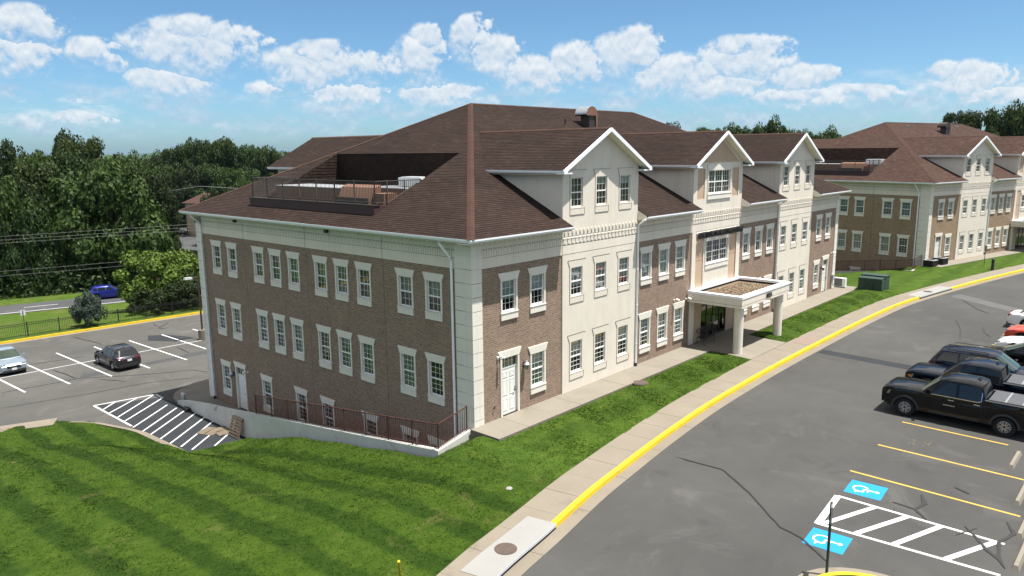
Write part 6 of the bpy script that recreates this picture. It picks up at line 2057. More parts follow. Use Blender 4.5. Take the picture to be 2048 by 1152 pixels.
tag(mb.build('black_bag', M['rubber']), 'small black bag on the asphalt at the end of the white wall', 'bag')
mb = MB(); mb.bar((0.25, 24.35, -3.86), (0.25, 24.35, -3.2), 0.06); mb.box((0.15, 24.25, -3.3), (0.35, 24.45, -2.7)); mb.build('x', M['galv']).name = 'gas_meter'
tag(bpy.data.objects['gas_meter'], 'grey meter pipework at the rear corner of the nearest building', 'meter')
# stray white rag in the lawn
mb = MB(); mb.lathe([(0.001, 0.05), (0.10, 0.035), (0.14, 0.0)], 8, 'z')
tag(mb.build('cleanout_cap', M['concrete_new'], None, None, (-3.05, -4.75, lawn_z(-3.05, -4.75) - 0.01)), 'small pale cleanout cap in the lawn near the sidewalk', 'cap')

# ------------------------------------------------------------------ vehicles (front = local +y, origin on the ground under the middle)
WHEELS = {}
def wheel_meshes(r, w, style):
    key = (r, w, style)
    if key in WHEELS:
        return WHEELS[key]
    rr_ = r * (0.66 if style != 'truck' else 0.60)
    mb = MB()
    mb.lathe([(rr_, -w / 2 + 0.01), (r * 0.93, -w / 2), (r * 0.985, -w / 2 + 0.03), (r, -w * 0.22), (r, w * 0.22), (r * 0.985, w / 2 - 0.03), (r * 0.93, w / 2), (rr_, w / 2 - 0.01)], 32, 'x')
    for i in range(40):           # tread blocks
        t = 2 * math.pi * i / 40
        c_, s_ = math.cos(t), math.sin(t)
        mb.bar((-w * 0.33, c_ * r, s_ * r), (w * 0.33, c_ * r, s_ * r), 0.02, 0.012, up=(0, c_, s_))
    tyre = mb.mesh('tyre', M['rubber'], 40)
    mb = MB()
    for sx in (1, -1):
        f = sx * (w / 2 - 0.02)
        mb.lathe([(rr_, f), (rr_ * 0.93, f + sx * 0.005), (rr_ * 0.90, f - sx * 0.02)], 32, 'x', m=0)
        mb.lathe([(rr_ * 0.90, f - sx * 0.02), (rr_ * 0.86, f - sx * 0.07), (0.001, f - sx * 0.07)], 24, 'x', m=1)
        n = 6 if style == 'truck' else 5
        for i in range(n):
            for d_ in ((-0.13, 0.13) if style != 'plain' else (0,)):
                t = 2 * math.pi * i / n + d_
                t2 = 2 * math.pi * i / n + d_ * 1.7
                wd = 0.035 if style != 'plain' else 0.07
                mb.bar((f - sx * 0.025, 0.12 * rr_ * math.cos(t), 0.12 * rr_ * math.sin(t)), (f - sx * 0.008, rr_ * 0.93 * math.cos(t2), rr_ * 0.93 * math.sin(t2)), wd, 0.03, m=0, up=(1, 0, 0))
        mb.lathe([(rr_ * 0.24, f - sx * 0.03), (rr_ * 0.20, f), (0.001, f + sx * 0.004)], 16, 'x', m=1 if style == 'truck' else 0)
    rim = mb.mesh('rim', [M['alloy'], M['alloy_dark']], 40)
    WHEELS[key] = (tyre, rim)
    return WHEELS[key]

def vehicle(name, spec, loc, heading, col, label, cat, z=0.0, group=None):
    S = spec
    Lc, Wc, wb, rw = S['L'], S['W'], S['wb'], S['rw']
    yf = Lc / 2
    yr = -Lc / 2
    ywf = yf - S['fo']
    ywr = ywf - wb
    gc = S['gc']
    ra = rw * S.get('arch', 1.16)
    half = Wc / 2
    root = empty(name, (loc[0], loc[1], z), heading)
    tag(root, label, cat, group)
    def wid(y):
        d = 0.85
        s1 = max(0.0, (y - (yf - d)) / d)
        s2 = max(0.0, ((yr + d) - y) / d)
        return half * (1 - S.get('nose', 0.13) * s1 ** 2.2 - S.get('tail', 0.10) * s2 ** 2.4)
    def top(y):
        return interp(y, S['top'])
    def sho(y):
        return interp(y, S['sho'])
    def bot(y):
        b = gc + 0.05 * max(0, (y - ywf - ra) / 0.5) + 0.08 * max(0, (ywr - ra - y) / 0.5)
        for yw in (ywf, ywr):
            if abs(y - yw) < ra:
                b = max(b, rw + math.sqrt(max(0, ra * ra - (y - yw) ** 2)) - 0.0)
        return b
    st = {yf, yf - 0.05, yf - 0.16, yf - 0.32, yr, yr + 0.05, yr + 0.16, yr + 0.34}
    for yw in (ywf, ywr):
        for i in range(13):
            st.add(yw + ra * math.cos(math.pi * i / 12) * (1 if 0 < i < 12 else 1.0))
        st.add(yw + ra + 0.004); st.add(yw - ra - 0.004)
    for y, _ in S['top'] + S['sho']:
        if yr < y < yf:
            st.add(y)
    y = ywr
    while y < ywf:
        st.add(y); y += 0.3
    st = sorted(st)
    mb = MB()
    rings = []
    for y in st:
        w, zt, zs, zb = wid(y), top(y), sho(y), bot(y)
        e1, e2 = max(0, (y - (yf - 0.16)) / 0.16), max(0, ((yr + 0.16) - y) / 0.16)
        e = max(e1, e2) ** 2
        zt -= 0.07 * e; zs -= 0.08 * e; zb += 0.10 * e if zb < gc + 0.3 else 0
        hgt = zs - zb
        ring = [(w * 0.90, zb), (w * 0.97, zb + 0.02), (w * 0.995, zb + hgt * 0.22), (w, zb + hgt * 0.5), (w * 0.99, zb + hgt * 0.80), (w * 0.965, zs), (w * 0.90, zs + (zt - zs) * 0.45), (w * 0.66, zs + (zt - zs) * 0.9), (w * 0.3, zt), (0.0, zt + S.get('crown', 0.012))]
        pts = [(x, y, z_) for x, z_ in ring] + [(-x, y, z_) for x, z_ in reversed(ring[:-1])]
        rings.append(len(mb.v))
        mb.v.extend(pts)
    n = 19
    for a, b in zip(rings, rings[1:]):
        for k in range(n - 1):
            mb.f.append((a + k, a + k + 1, b + k + 1, b + k)); mb.m.append(0)
    mb.f.append(tuple(rings[0] + k for k in range(n))); mb.m.append(0)
    mb.f.append(tuple(rings[-1] + k for k in reversed(range(n)))); mb.m.append(0)
    mb.build('body', col, root, 32)
    mb = MB(); mb.box((-half * 0.80, yr + 0.15, gc * 0.8), (half * 0.80, yf - 0.2, rw + ra * 0.9)); mb.build('underbody', M['plastic'], root)
    # cabin
    C = S['cab']
    yb0, yt0, yt1, yb1, zb_, zr, wbq, wrq = C
    wbq, wrq = wbq * half, wrq * half
    def ring(y, ww, z_, cz, cy=0.0, low=None):
        return [(wbq if low is None else low, y, zb_), (ww, y, z_), (ww * 0.86, y, z_ + cz * 0.75), (ww * 0.5, y + cy * 0.7, z_ + cz), (0, y + cy, z_ + cz * 1.05)]
    ym = (yt0 + yt1) / 2
    RG = [[(wbq * 0.97, yb0 - 0.05, zb_ - 0.03), (wbq * 0.95, yb0, zb_), (wbq * 0.82, yb0 + 0.05, zb_), (wbq * 0.5, yb0 + 0.12, zb_), (0, yb0 + 0.15, zb_)],
          ring(yt0, wrq * 0.97, zr - 0.105, 0.05, 0.06), ring(yt0 - 0.35, wrq, zr - 0.075, 0.07), ring(ym, wrq, zr - 0.065, 0.07), ring(yt1 + 0.3, wrq * 0.99, zr - 0.075 - S.get('rdrop', 0.0) * 0.5, 0.065), ring(yt1, wrq * 0.96, zr - 0.11 - S.get('rdrop', 0.0), 0.05, -0.05),
          [(wbq * 0.97, yb1 + 0.05, zb_ - 0.03), (wbq * 0.93, yb1, zb_), (wbq * 0.82, yb1 - 0.03, zb_), (wbq * 0.5, yb1 - 0.07, zb_), (0, yb1 - 0.08, zb_)]]
    mb = MB()
    rs = []
    for r_ in RG:
        rs.append(len(mb.v))
        mb.v.extend(r_ + [(-x, y, z_) for x, y, z_ in reversed(r_[:-1])])
    for a, b in zip(rs, rs[1:]):
        for k in range(8):
            mb.f.append((a + k, a + k + 1, b + k + 1, b + k)); mb.m.append(0)
    mb.build('cabin', col, root, 40)
    def rp(r_, k):
        s_ = 1
        if k > 4:
            k, s_ = 8 - k, -1
        i = min(3, int(k)); t = k - i
        a, b = Vector(r_[i]), Vector(r_[i + 1])
        p = a.lerp(b, t)
        return Vector((p.x * s_, p.y, p.z))
    def screen(nm, ra_, rb_, t0, t1, k0, mat, off):
        mb = MB()
        nk, nt = 10, 4
        for j in range(nt + 1):
            for i in range(nk + 1):
                k = k0 + (8 - 2 * k0) * i / nk
                t = t0 + (t1 - t0) * j / nt
                p = rp(ra_, k).lerp(rp(rb_, k), t) + Vector(off)
                mb.v.append(tuple(p))
        for j in range(nt):
            for i in range(nk):
                a = j * (nk + 1) + i
                mb.f.append((a, a + 1, a + nk + 2, a + nk + 1)); mb.m.append(0)
        return mb.build(nm, mat, root, 180)
    gl = S.get('glass', M['carglass'])
    screen('windshield', RG[0], RG[1], 0.10, 0.93, 1.25, S.get('wsglass', M['carglass_g']), (0, 0.006, 0.008))
    screen('rear_window', RG[6], RG[5], S.get('rw0', 0.12), 0.90, 1.3, gl, (0, -0.008, 0.006))
    def side_pt(y, t, s_):
        x = wbq * 0.985 + (wrq - wbq * 0.985) * t + 0.010
        return (s_ * x, y, zb_ + 0.02 + (zr - 0.075 - zb_ - 0.02) * t)
    for s_ in (1, -1):
        for poly in S['win']:
            mb = MB()
            P_ = [side_pt(y, t, s_) for y, t in poly]
            mb.q(P_ if s_ > 0 else P_[::-1])
            mb.build('side_window', gl, root)
        if S.get('trim'):
            mb = MB()
            for (y0, t0), (y1, t1) in zip(S['trim'], S['trim'][1:]):
                mb.bar(side_pt(y0, t0, s_), side_pt(y1, t1, s_), 0.02, 0.028)
            mb.build('window_trim', M['chrome'], root)
    # seams, handles, mirrors
    for s_ in (1, -1):
        mb = MB()
        for y in S['seams']:
            zs = [gc + 0.10 + (sho(y) - gc - 0.10) * i / 5 for i in range(6)]
            for za, zb2 in zip(zs, zs[1:]):
                def xx(z_):
                    q = (z_ - gc) / (sho(y) - gc)
                    return wid(y) * interp(q, [(0, 0.97), (0.22, 0.995), (0.5, 1.0), (0.8, 0.99), (1, 0.965)]) + 0.001
                mb.bar((s_ * xx(za), y, za), (s_ * xx(zb2), y, zb2), 0.012, 0.006)
        mb.build('door_seam', M['black'], root)
        for y in S['handles']:
            mb = MB(); zz = sho(y) - S.get('hz', 0.13); mb.box((s_ * (wid(y) * 0.985), y - 0.11, zz - 0.018), (s_ * (wid(y) * 0.985 + 0.035), y + 0.11, zz + 0.018)); mb.build('door_handle', S.get('hmat', col), root)
        mb = MB(); my = yb0 - 0.22
        mb.hexa([(s_ * (wbq + 0.02), my - 0.02, zb_ + 0.03), (s_ * (wbq + 0.24), my - 0.05, zb_ + 0.03), (s_ * (wbq + 0.24), my + 0.07, zb_ + 0.04), (s_ * (wbq + 0.02), my + 0.12, zb_ + 0.05), (s_ * (wbq + 0.06), my - 0.02, zb_ + 0.17), (s_ * (wbq + 0.22), my - 0.05, zb_ + 0.18), (s_ * (wbq + 0.20), my + 0.05, zb_ + 0.17), (s_ * (wbq + 0.06), my + 0.08, zb_ + 0.16)])
        mb.build('mirror', S.get('mirmat', col), root, 60)
        # lamps
        w0 = wid(yf - 0.02)
        hz0, hz1 = S['head']
        mb = MB()
        mb.hexa([(s_ * w0 * 0.62, yf - 0.10, hz0), (s_ * w0 * 0.98, yf - 0.17, hz0 + 0.02), (s_ * w0 * 1.07, yf - 0.42, hz0 + 0.04), (s_ * w0 * 0.62, yf - 0.42, hz0), (s_ * w0 * 0.62, yf - 0.10 - 0.02, hz1), (s_ * w0 * 0.95, yf - 0.20, hz1), (s_ * w0 * 1.05, yf - 0.46, hz1 - 0.01), (s_ * w0 * 0.62, yf - 0.42, hz1)][:: 1])
        for v_ in range(len(mb.v)):
            x, y, z_ = mb.v[v_]
            mb.v[v_] = (x, y + 0.105, z_)
        mb.build('headlight', M['lamp_clear'], root)
        if S.get('amber'):
            mb = MB(); mb.box((s_ * w0 * 0.99, yf - 0.26, hz0 + 0.05), (s_ * w0 * 1.045, yf - 0.14, hz0 + 0.13)); mb.build('indicator', M['amber'], root)
        w1 = wid(yr + 0.02)
        tz0, tz1, ti = S['tail_l']
        mb = MB()
        mb.hexa([(s_ * w1 * ti, yr - 0.012, tz0), (s_ * w1 * 0.99, yr + 0.03, tz0), (s_ * w1 * 1.06, yr + 0.30, tz0 + 0.05), (s_ * w1 * ti, yr + 0.2, tz0), (s_ * w1 * ti, yr + 0.0, tz1), (s_ * w1 * 0.97, yr + 0.04, tz1), (s_ * w1 * 1.04, yr + 0.32, tz1), (s_ * w1 * ti, yr + 0.2, tz1)])
        mb.build('taillight', M['lamp_red'], root)
    w0 = wid(yf)
    g0, g1, gw = S['grille']
    mb = MB(); mb.box((-w0 * gw, yf - 0.06, g0), (w0 * gw, yf + 0.012, g1))
    mb.build('grille', S.get('gmat', M['plastic']), root)
    mb = MB(); mb.box((-w0 * 0.92, yf - 0.10, gc + 0.06), (w0 * 0.92, yf + 0.016, gc + 0.20)); mb.build('bumper', S.get('bmat', M['plastic']), root)
    mb = MB(); w1 = wid(yr); mb.box((-w1 * 0.94, yr - 0.02, gc + 0.10), (w1 * 0.94, yr + 0.10, gc + 0.30)); mb.build('bumper', S.get('rbmat', M['plastic']), root)
    mb = MB(); pz = S.get('platez', 0.85); mb.box((-0.155, yr - 0.026, pz), (0.155, yr - 0.015, pz + 0.155)); mb.build('licence_plate', M['plate'], root)
    mb = MB(); mb.box((-0.155, yf + 0.018, gc + 0.17), (0.155, yf + 0.026, gc + 0.32)); mb.build('licence_plate', M['plate'], root)
    # wheels, arch lips
    tyre, rim = wheel_meshes(rw, S.get('tw', 0.24), S.get('wheel', 'split'))
    for s_ in (1, -1):
        for yw in (ywf, ywr):
            wl_ = obj('wheel', tyre, root, (s_ * (half - 0.135), yw, rw))
            obj('rim', rim, wl_)
            if S.get('lip'):
                mb = MB()
                for i in range(14):
                    t0, t1 = math.pi * (0.0 + 1.0 * i / 14), math.pi * (i + 1) / 14
                    for (r0, r1, x0, x1) in ((ra - 0.01, ra + 0.075, half * 0.985, half + 0.035),):
                        q = []
                        for t in (t0, t1):
                            for rr2, xo in ((r0, x1), (r1, x1 - 0.012), (r1 + 0.01, x0 - 0.02), (r0, x0 - 0.06)):
                                q.append((s_ * xo, yw + rr2 * math.cos(t), rw + rr2 * math.sin(t)))
                        mb.hexa(q) if s_ > 0 else mb.hexa(q)
                mb.build('fender_flare', S['lip'], root)
    # roof fin or rails
    mb = MB(); mb.hexa([(-0.02, yt1 + 0.35, zr), (0.02, yt1 + 0.35, zr), (0.03, yt1 + 0.18, zr), (-0.03, yt1 + 0.18, zr), (-0.006, yt1 + 0.24, zr + 0.06), (0.006, yt1 + 0.24, zr + 0.06), (0.008, yt1 + 0.19, zr + 0.055), (-0.008, yt1 + 0.19, zr + 0.055)]); mb.build('antenna', M['black'], root)
    if S.get('rails'):
        for s_ in (1, -1):
            mb = MB(); mb.tube([(s_ * wrq * 0.86, yt0 - 0.3, zr - 0.02), (s_ * wrq * 0.86, yt0 - 0.42, zr + 0.045), (s_ * wrq * 0.86, yt1 + 0.4, zr + 0.045), (s_ * wrq * 0.86, yt1 + 0.28, zr - 0.02)], 0.018, 6); mb.build('roof_rail', S['rails'], root)
    for f in S.get('extra', ()):
        f(root, col, wid)
    return root

def bed_cover(root, col, wid):
    mb = MB(); mb.box((-0.80, -2.83, 1.345), (0.80, -1.06, 1.385)); c_ = mb.build('bed_cover', M['tonneau'], root)
    for y in (-1.62, -1.66, -2.22, -2.26):
        mb = MB(); mb.box((-0.80, y - 0.008, 1.385), (0.80, y + 0.008, 1.396)); mb.build('seam', M['grey_metal'], c_)
    mb = MB()
    for s_ in (1, -1):
        mb.box((s_ * 0.80, -2.86, 1.33), (s_ * 0.985, -0.95, 1.352))
    mb.build('bed_rail', M['plastic'], root)
    for s_ in (1, -1):       # badge on the front door
        mb = MB()
        for k in range(6):
            mb.box((s_ * 1.010, 0.52 - k * 0.075, 0.855), (s_ * 1.024, 0.52 - k * 0.075 - 0.05, 0.895))
        mb.build('badge', M['chrome'], root)
    mb = MB()
    for s_ in (1, -1):
        mb.box((s_ * 0.95, -0.80, 0.42), (s_ * 1.02, 1.05, 0.50))
    mb.build('side_step', M['plastic'], root)
    mb = MB()
    for z in (0.64, 0.98):
        mb.box((-0.60, 2.95, z - 0.018), (0.60, 2.992, z + 0.018))
    for x in (-0.60, 0.60):
        mb.box((x - 0.018, 2.95, 0.64), (x + 0.018, 2.992, 0.98))
    mb.build('grille_surround', M['chrome'], root)
    for z in (0.72, 0.80, 0.88):
        mb = MB(); mb.box((-0.57, 2.96, z - 0.012), (0.57, 2.988, z + 0.012)); mb.build('grille_bar', M['plastic'], root)
TRUCK = dict(L=5.93, W=2.04, wb=3.70, fo=0.98, rw=0.41, gc=0.42, tw=0.27, arch=1.17, wheel='truck', nose=0.07, tail=0.03, crown=0.02,
    top=[(-2.97, 1.33), (-1.0, 1.33), (-0.95, 1.26), (1.15, 1.26), (1.35, 1.30), (2.2, 1.29), (2.7, 1.25), (2.97, 1.20)],
    sho=[(-2.97, 1.32), (-1.0, 1.32), (-0.9, 1.22), (1.2, 1.21), (2.0, 1.235), (2.6, 1.21), (2.97, 1.15)],
    cab=(1.42, 0.72, -0.80, -0.98, 1.22, 1.96, 0.965, 0.80), rw0=0.25,
    win=[[(0.98, 0.03), (0.10, 0.03), (0.10, 0.90), (0.42, 0.90)], [(0.0, 0.03), (-0.78, 0.03), (-0.82, 0.10), (-0.80, 0.88), (0.0, 0.90)]],
    trim=[(1.0, -0.01), (-0.70, -0.01), (-0.84, 0.06), (-0.84, 0.62)],
    seams=[1.30, 0.06, -0.86, -0.99], handles=[0.25, -0.70], hz=0.10, hmat=M['chrome'], head=(0.88, 1.08), tail_l=(0.92, 1.26, 0.80), grille=(0.62, 1.0, 0.60), lip=M['plastic'], platez=0.62, amber=False, extra=[bed_cover])
SUVL = dict(L=5.0, W=1.98, wb=2.97, fo=0.92, rw=0.38, gc=0.30, tw=0.25, nose=0.12, tail=0.10,
    top=[(-2.5, 1.10), (-2.2, 1.16), (0.7, 1.10), (0.95, 1.12), (1.9, 1.04), (2.5, 0.90)], sho=[(-2.5, 1.06), (-2.2, 1.10), (0.9, 1.04), (2.0, 0.96), (2.5, 0.84)],
    cab=(1.12, 0.30, -2.0, -2.40, 1.10, 1.77, 0.955, 0.76), rdrop=0.04,
    win=[[(0.68, 0.04), (-0.22, 0.04), (-0.22, 0.86), (0.12, 0.86)], [(-0.30, 0.04), (-1.15, 0.04), (-1.15, 0.86), (-0.30, 0.86)], [(-1.23, 0.04), (-2.12, 0.10), (-1.86, 0.84), (-1.23, 0.86)]],
    trim=[(0.86, 0.0), (0.10, 0.95), (-1.85, 0.95), (-2.22, 0.12)],
    seams=[0.95, -0.26, -1.2], handles=[0.0, -0.98], head=(0.74, 0.90), tail_l=(0.90, 1.06, 0.40), grille=(0.55, 0.82, 0.62), rails=M['black'], platez=0.72)
SEDAN = dict(L=4.85, W=1.86, wb=2.82, fo=0.94, rw=0.335, gc=0.20, tw=0.22, nose=0.14, tail=0.12,
    top=[(-2.42, 0.88), (-2.1, 1.0), (-1.4, 1.02), (0.8, 0.93), (1.0, 0.93), (1.9, 0.82), (2.42, 0.66)], sho=[(-2.42, 0.84), (-2.0, 0.93), (-1.0, 0.94), (0.9, 0.86), (1.9, 0.76), (2.42, 0.62)],
    cab=(1.10, 0.15, -1.15, -1.85, 0.93, 1.45, 0.94, 0.70),
    win=[[(0.72, 0.05), (-0.32, 0.05), (-0.32, 0.86), (0.02, 0.86)], [(-0.40, 0.05), (-1.42, 0.08), (-1.12, 0.82), (-0.40, 0.86)]],
    trim=[(0.90, 0.0), (0.0, 0.95), (-1.15, 0.93), (-1.62, 0.10)],
    seams=[0.92, -0.36, -1.25], handles=[-0.15, -1.12], head=(0.58, 0.72), tail_l=(0.74, 0.92, 0.62), grille=(0.42, 0.62, 0.5), platez=0.62)
SUVC = dict(L=4.42, W=1.84, wb=2.65, fo=0.88, rw=0.345, gc=0.22, tw=0.225, nose=0.15, tail=0.14,
    top=[(-2.21, 0.98), (-1.95, 1.05), (0.7, 0.99), (0.95, 1.0), (1.75, 0.92), (2.21, 0.78)], sho=[(-2.21, 0.95), (-1.9, 1.0), (0.9, 0.93), (1.8, 0.86), (2.21, 0.72)],
    cab=(1.05, 0.22, -1.62, -2.08, 0.99, 1.60, 0.945, 0.72), rdrop=0.05,
    win=[[(0.66, 0.05), (-0.25, 0.05), (-0.25, 0.86), (0.08, 0.86)], [(-0.33, 0.05), (-1.12, 0.06), (-1.10, 0.86), (-0.33, 0.86)], [(-1.20, 0.10), (-1.68, 0.28), (-1.52, 0.74), (-1.20, 0.82)]],
    seams=[0.92, -0.29, -1.16], handles=[-0.12, -1.0], head=(0.66, 0.82), tail_l=(0.78, 0.98, 0.55), grille=(0.50, 0.72, 0.55), platez=0.70, rails=None)
TRK = paint('black_truck_paint', (0.003, 0.003, 0.0035))
TRK2 = paint('dark_blue_truck_paint', (0.003, 0.004, 0.010))
NAVY = paint('navy_paint', (0.004, 0.007, 0.016))
BLK = paint('black_paint', (0.003, 0.003, 0.0035))
WHT = paint('white_paint', (0.78, 0.79, 0.79), 0.0, 0.3)
RED = paint('red_paint', (0.48, 0.045, 0.018), 0.2)
SILV = paint('silver_paint', (0.42, 0.50, 0.58), 0.75, 0.3)
GREY = paint('grey_paint', (0.035, 0.034, 0.042), 0.6, 0.3)
BLUE = paint('blue_paint', (0.012, 0.018, 0.19), 0.3, 0.3)
ZR = Z_ROAD
t1 = vehicle('pickup_truck', TRUCK, (14.76, -14.85), 0.0, TRK, 'black crew cab pickup with grey bed cover and chrome handles, nearest in the front lot', 'pickup', ZR, 'vehicles in the front lot')
T2 = dict(TRUCK); T2['trim'] = None; T2['hmat'] = TRK2; T2['amber'] = True; T2['wsglass'] = M['carglass']
t2 = vehicle('pickup_truck', T2, (17.95, -14.95), 0.0, TRK2, 'dark blue black pickup between the nearest black pickup and the navy wagon', 'pickup', ZR, 'vehicles in the front lot')
vehicle('station_wagon', SUVL, (20.95, -14.75), R_(180), NAVY, 'navy sport utility wagon with chrome window line, parked tail first towards the building', 'suv', ZR, 'vehicles in the front lot')
vehicle('sedan', SEDAN, (25.55, -15.75), 0.0, BLK, 'black sedan in front of the navy wagon, cut by the right edge', 'car', ZR, 'vehicles in the front lot')
vehicle('sedan', SEDAN, (28.9, -16.2), 0.0, WHT, 'white car whose hood shows between the black sedan and the red car', 'car', ZR, 'vehicles in the front lot')
vehicle('compact_car', SUVC, (32.0, -15.95), 0.0, RED, 'red orange car nose out at the right edge between two white cars', 'car', ZR, 'vehicles in the front lot')
SW = dict(SEDAN)
vehicle('sedan', SW, (36.6, -15.55), R_(180), WHT, 'white sedan showing its tail at the right edge, farthest in the front lot', 'car', ZR, 'vehicles in the front lot')
vehicle('compact_suv', SUVC, (-6.85, 41.9), R_(180), SILV, 'silver compact suv facing the camera in the rear lot, at the left edge', 'suv', Z_LOT, 'vehicles in the rear lot')
SG = dict(SUVC); SG['wheel'] = 'plain'
vehicle('compact_suv', SG, (-1.0, 36.75), R_(2), GREY, 'dark grey compact suv seen from behind in the rear lot', 'suv', Z_LOT, 'vehicles in the rear lot')
vehicle('compact_suv', SUVC, (11.6, 74.05), R_(-90 - 16), BLUE, 'bright blue suv driving on the country road behind the rear lot', 'suv', Z_HWY)
vehicle('compact_suv', SUVL, (66.5, 180.5), R_(62), BLK, 'tiny black suv parked by the distant stone building', 'suv', -10.35)

# ------------------------------------------------------------------ vegetation
def crown_mesh(name, seed, leaves, lobes, shape, leaf, mat, core=0.25):
    """leaf cards on lumpy lobes; crown spans radius 1, heights 0..1 (times shape)"""
    r = random.Random(seed)
    L_ = []
    for i in range(lobes):
        while True:
            x, y, z = r.uniform(-1, 1), r.uniform(-1, 1), r.uniform(0, 1)
            rad = shape(z)
            d = math.hypot(x, y)
            if d < rad:
                break
        rr2 = r.uniform(0.13, 0.30)
        k = max(0.0, rad - rr2 * 0.7) / max(d, 1e-3)
        if d > 0.3 * rad and r.random() < 0.7:
            x, y = x * min(1.6, k), y * min(1.6, k)
        L_.append((Vector((x, y, z)), rr2))
    mb = MB()
    for i in range(leaves):
        c, rr2 = L_[i % lobes]
        while True:
            n = Vector((r.gauss(0, 1), r.gauss(0, 1), r.gauss(0.25, 1)))
            if n.length > 0.1:
                break
        n.normalize()
        q = rr2 * (r.uniform(0.75, 1.08) if r.random() > core else r.uniform(0.1, 0.8))
        p = c + Vector((n.x, n.y, n.z * 0.75)) * q
        f = (n + Vector((r.gauss(0, 0.55), r.gauss(0, 0.55), r.gauss(0.2, 0.55)))).normalized()
        u = f.cross(Vector((r.gauss(0, 1), r.gauss(0, 1), r.gauss(0, 1)))).normalized()
        v = f.cross(u)
        s = leaf * r.uniform(0.6, 1.35)
        u, v = u * s, v * s * r.uniform(0.55, 0.9)
        k = len(mb.v)
        mb.v.extend([tuple(p - u), tuple(p - v * 0.8 + f * s * 0.15), tuple(p + u), tuple(p + v)])
        mb.f.append((k, k + 1, k + 2, k + 3)); mb.m.append(0)
    return mb.mesh(name, mat)
def trunk_mesh(name, seed, h0=0.35, r0=0.05):
    r = random.Random(seed)
    mb = MB()
    pts = [(0, 0, -0.06), (r.uniform(-0.02, 0.02), r.uniform(-0.02, 0.02), h0 * 0.5), (r.uniform(-0.04, 0.04), r.uniform(-0.04, 0.04), h0), (r.uniform(-0.08, 0.08), r.uniform(-0.08, 0.08), 0.75)]
    mb.tube(pts, [r0 * 1.25, r0, r0 * 0.8, r0 * 0.2], 8)
    for i in range(6):
        t = i * 2.4 + r.uniform(-0.4, 0.4)
        z = h0 * r.uniform(0.75, 1.2)
        e = Vector((math.cos(t) * r.uniform(0.3, 0.6), math.sin(t) * r.uniform(0.3, 0.6), z + r.uniform(0.12, 0.32)))
        a = Vector((0, 0, z))
        mb.tube([a, a.lerp(e, 0.5) + Vector((0, 0, 0.04)), e], [r0 * 0.5, r0 * 0.3, r0 * 0.1], 6)
    return mb.mesh(name, M['bark'], 180)
round_ = lambda z: math.sqrt(max(0.02, 1 - ((z - 0.48) / 0.56) ** 2))
oak_ = lambda z: math.sqrt(max(0.02, 1 - ((z - 0.42) / 0.60) ** 2)) * (0.92 + 0.1 * math.sin(9 * z))
cone_ = lambda z: max(0.10, 1.05 - z * 0.98) * (0.6 + 0.4 * min(1, z * 6 + 0.3))
loose_ = lambda z: 0.55 + 0.4 * math.sin(math.pi * min(1, z * 1.05))
CR = {
    'oak': [crown_mesh('crown', 31 + i, 17000, 60, oak_, 0.031, M[m_]) for i, m_ in enumerate(('leaf', 'leaf_dark', 'leaf', 'leaf'))],
    'tall': [crown_mesh('crown', 51 + i, 13000, 50, loose_, 0.036, M[m_], 0.3) for i, m_ in enumerate(('leaf', 'leaf_dark', 'leaf'))],
    'maple': [crown_mesh('crown', 71 + i, 12000, 44, round_, 0.036, M[m_]) for i, m_ in enumerate(('leaf_bright', 'leaf'))],
    'blue': [crown_mesh('crown', 81, 9000, 40, cone_, 0.042, M['leaf_blue'], 0.3)],
    'shrub': [crown_mesh('crown', 91, 7000, 30, round_, 0.042, M['leaf_dark'], 0.2), crown_mesh('crown', 92, 7000, 30, round_, 0.042, M['leaf_bright'], 0.2)],
}
TRK_ = [trunk_mesh('trunk', 5 + i) for i in range(3)]
tr_ = random.Random(77)
def tree(name, kind, var, x, y, top, radius, label, base=None, crown0=0.25, group=None, cat='tree'):
    z = land_z(x, y) if base is None else base
    h = top - z
    root = empty(name, (x, y, z), tr_.uniform(0, 6.28))
    tag(root, label, cat, group)
    t = obj('trunk', TRK_[var % 3], root)
    t.scale = (min(h, radius * 1.15), min(h, radius * 1.15), h)
    ch = h * (1 - crown0) * 0.98
    n = max(1, int(round(ch / (radius * 1.75)))) if cat == 'tree' else 1
    for i in range(n):           # tall crowns are tiers of foliage, the top one smaller
        k = 1.0 if n == 1 else (0.97 if i == n - 1 else 1.0 + tr_.uniform(-0.1, 0.06))
        hh = ch if n == 1 else ch / n * 1.28
        c = obj('crown', CR[kind][(var + i) % len(CR[kind])], root, (tr_.uniform(-0.15, 0.15) * radius * (n > 1), tr_.uniform(-0.15, 0.15) * radius * (n > 1), h * crown0 + (ch - hh) * (i / max(1, n - 1))), (0, 0, tr_.uniform(0, 6.28)))
        c.scale = (radius * k, radius * k, hh)
    return root
# trees one can name in the picture
tree('oak_tree', 'oak', 0, 16.3, 86.0, 9.1, 8.6, 'large rounded oak standing just beyond the country road, left', None, 0.10)
tree('maple_tree', 'maple', 0, 11.4, 58.2, 1.35, 4.3, 'bright green maple behind the rear lot, left of the building', bank_z(11.4, 58.2), 0.10)
tree('ornamental_tree', 'blue', 0, 2.0, 51.7, -0.15, 1.55, 'blue green conifer like ornamental tree by the yellow rear kerb', bank_z(2, 51.7), 0.2)
tree('shrub', 'shrub', 0, 8.3, 53.3, -1.75, 2.3, 'dark round shrub in front of the bright maple', bank_z(8.3, 53.3), 0.0, cat='shrub')
tree('small_tree', 'maple', 1, 14.6, 54.8, 0.0, 3.2, 'green tree between the maple and the building edge', bank_z(14.6, 54.8), 0.08)
tree('shrub', 'shrub', 0, 11.6, 53.0, -1.3, 2.2, 'dark shrub below the maple, nearer the building', bank_z(11.6, 53.0), 0.0, cat='shrub')
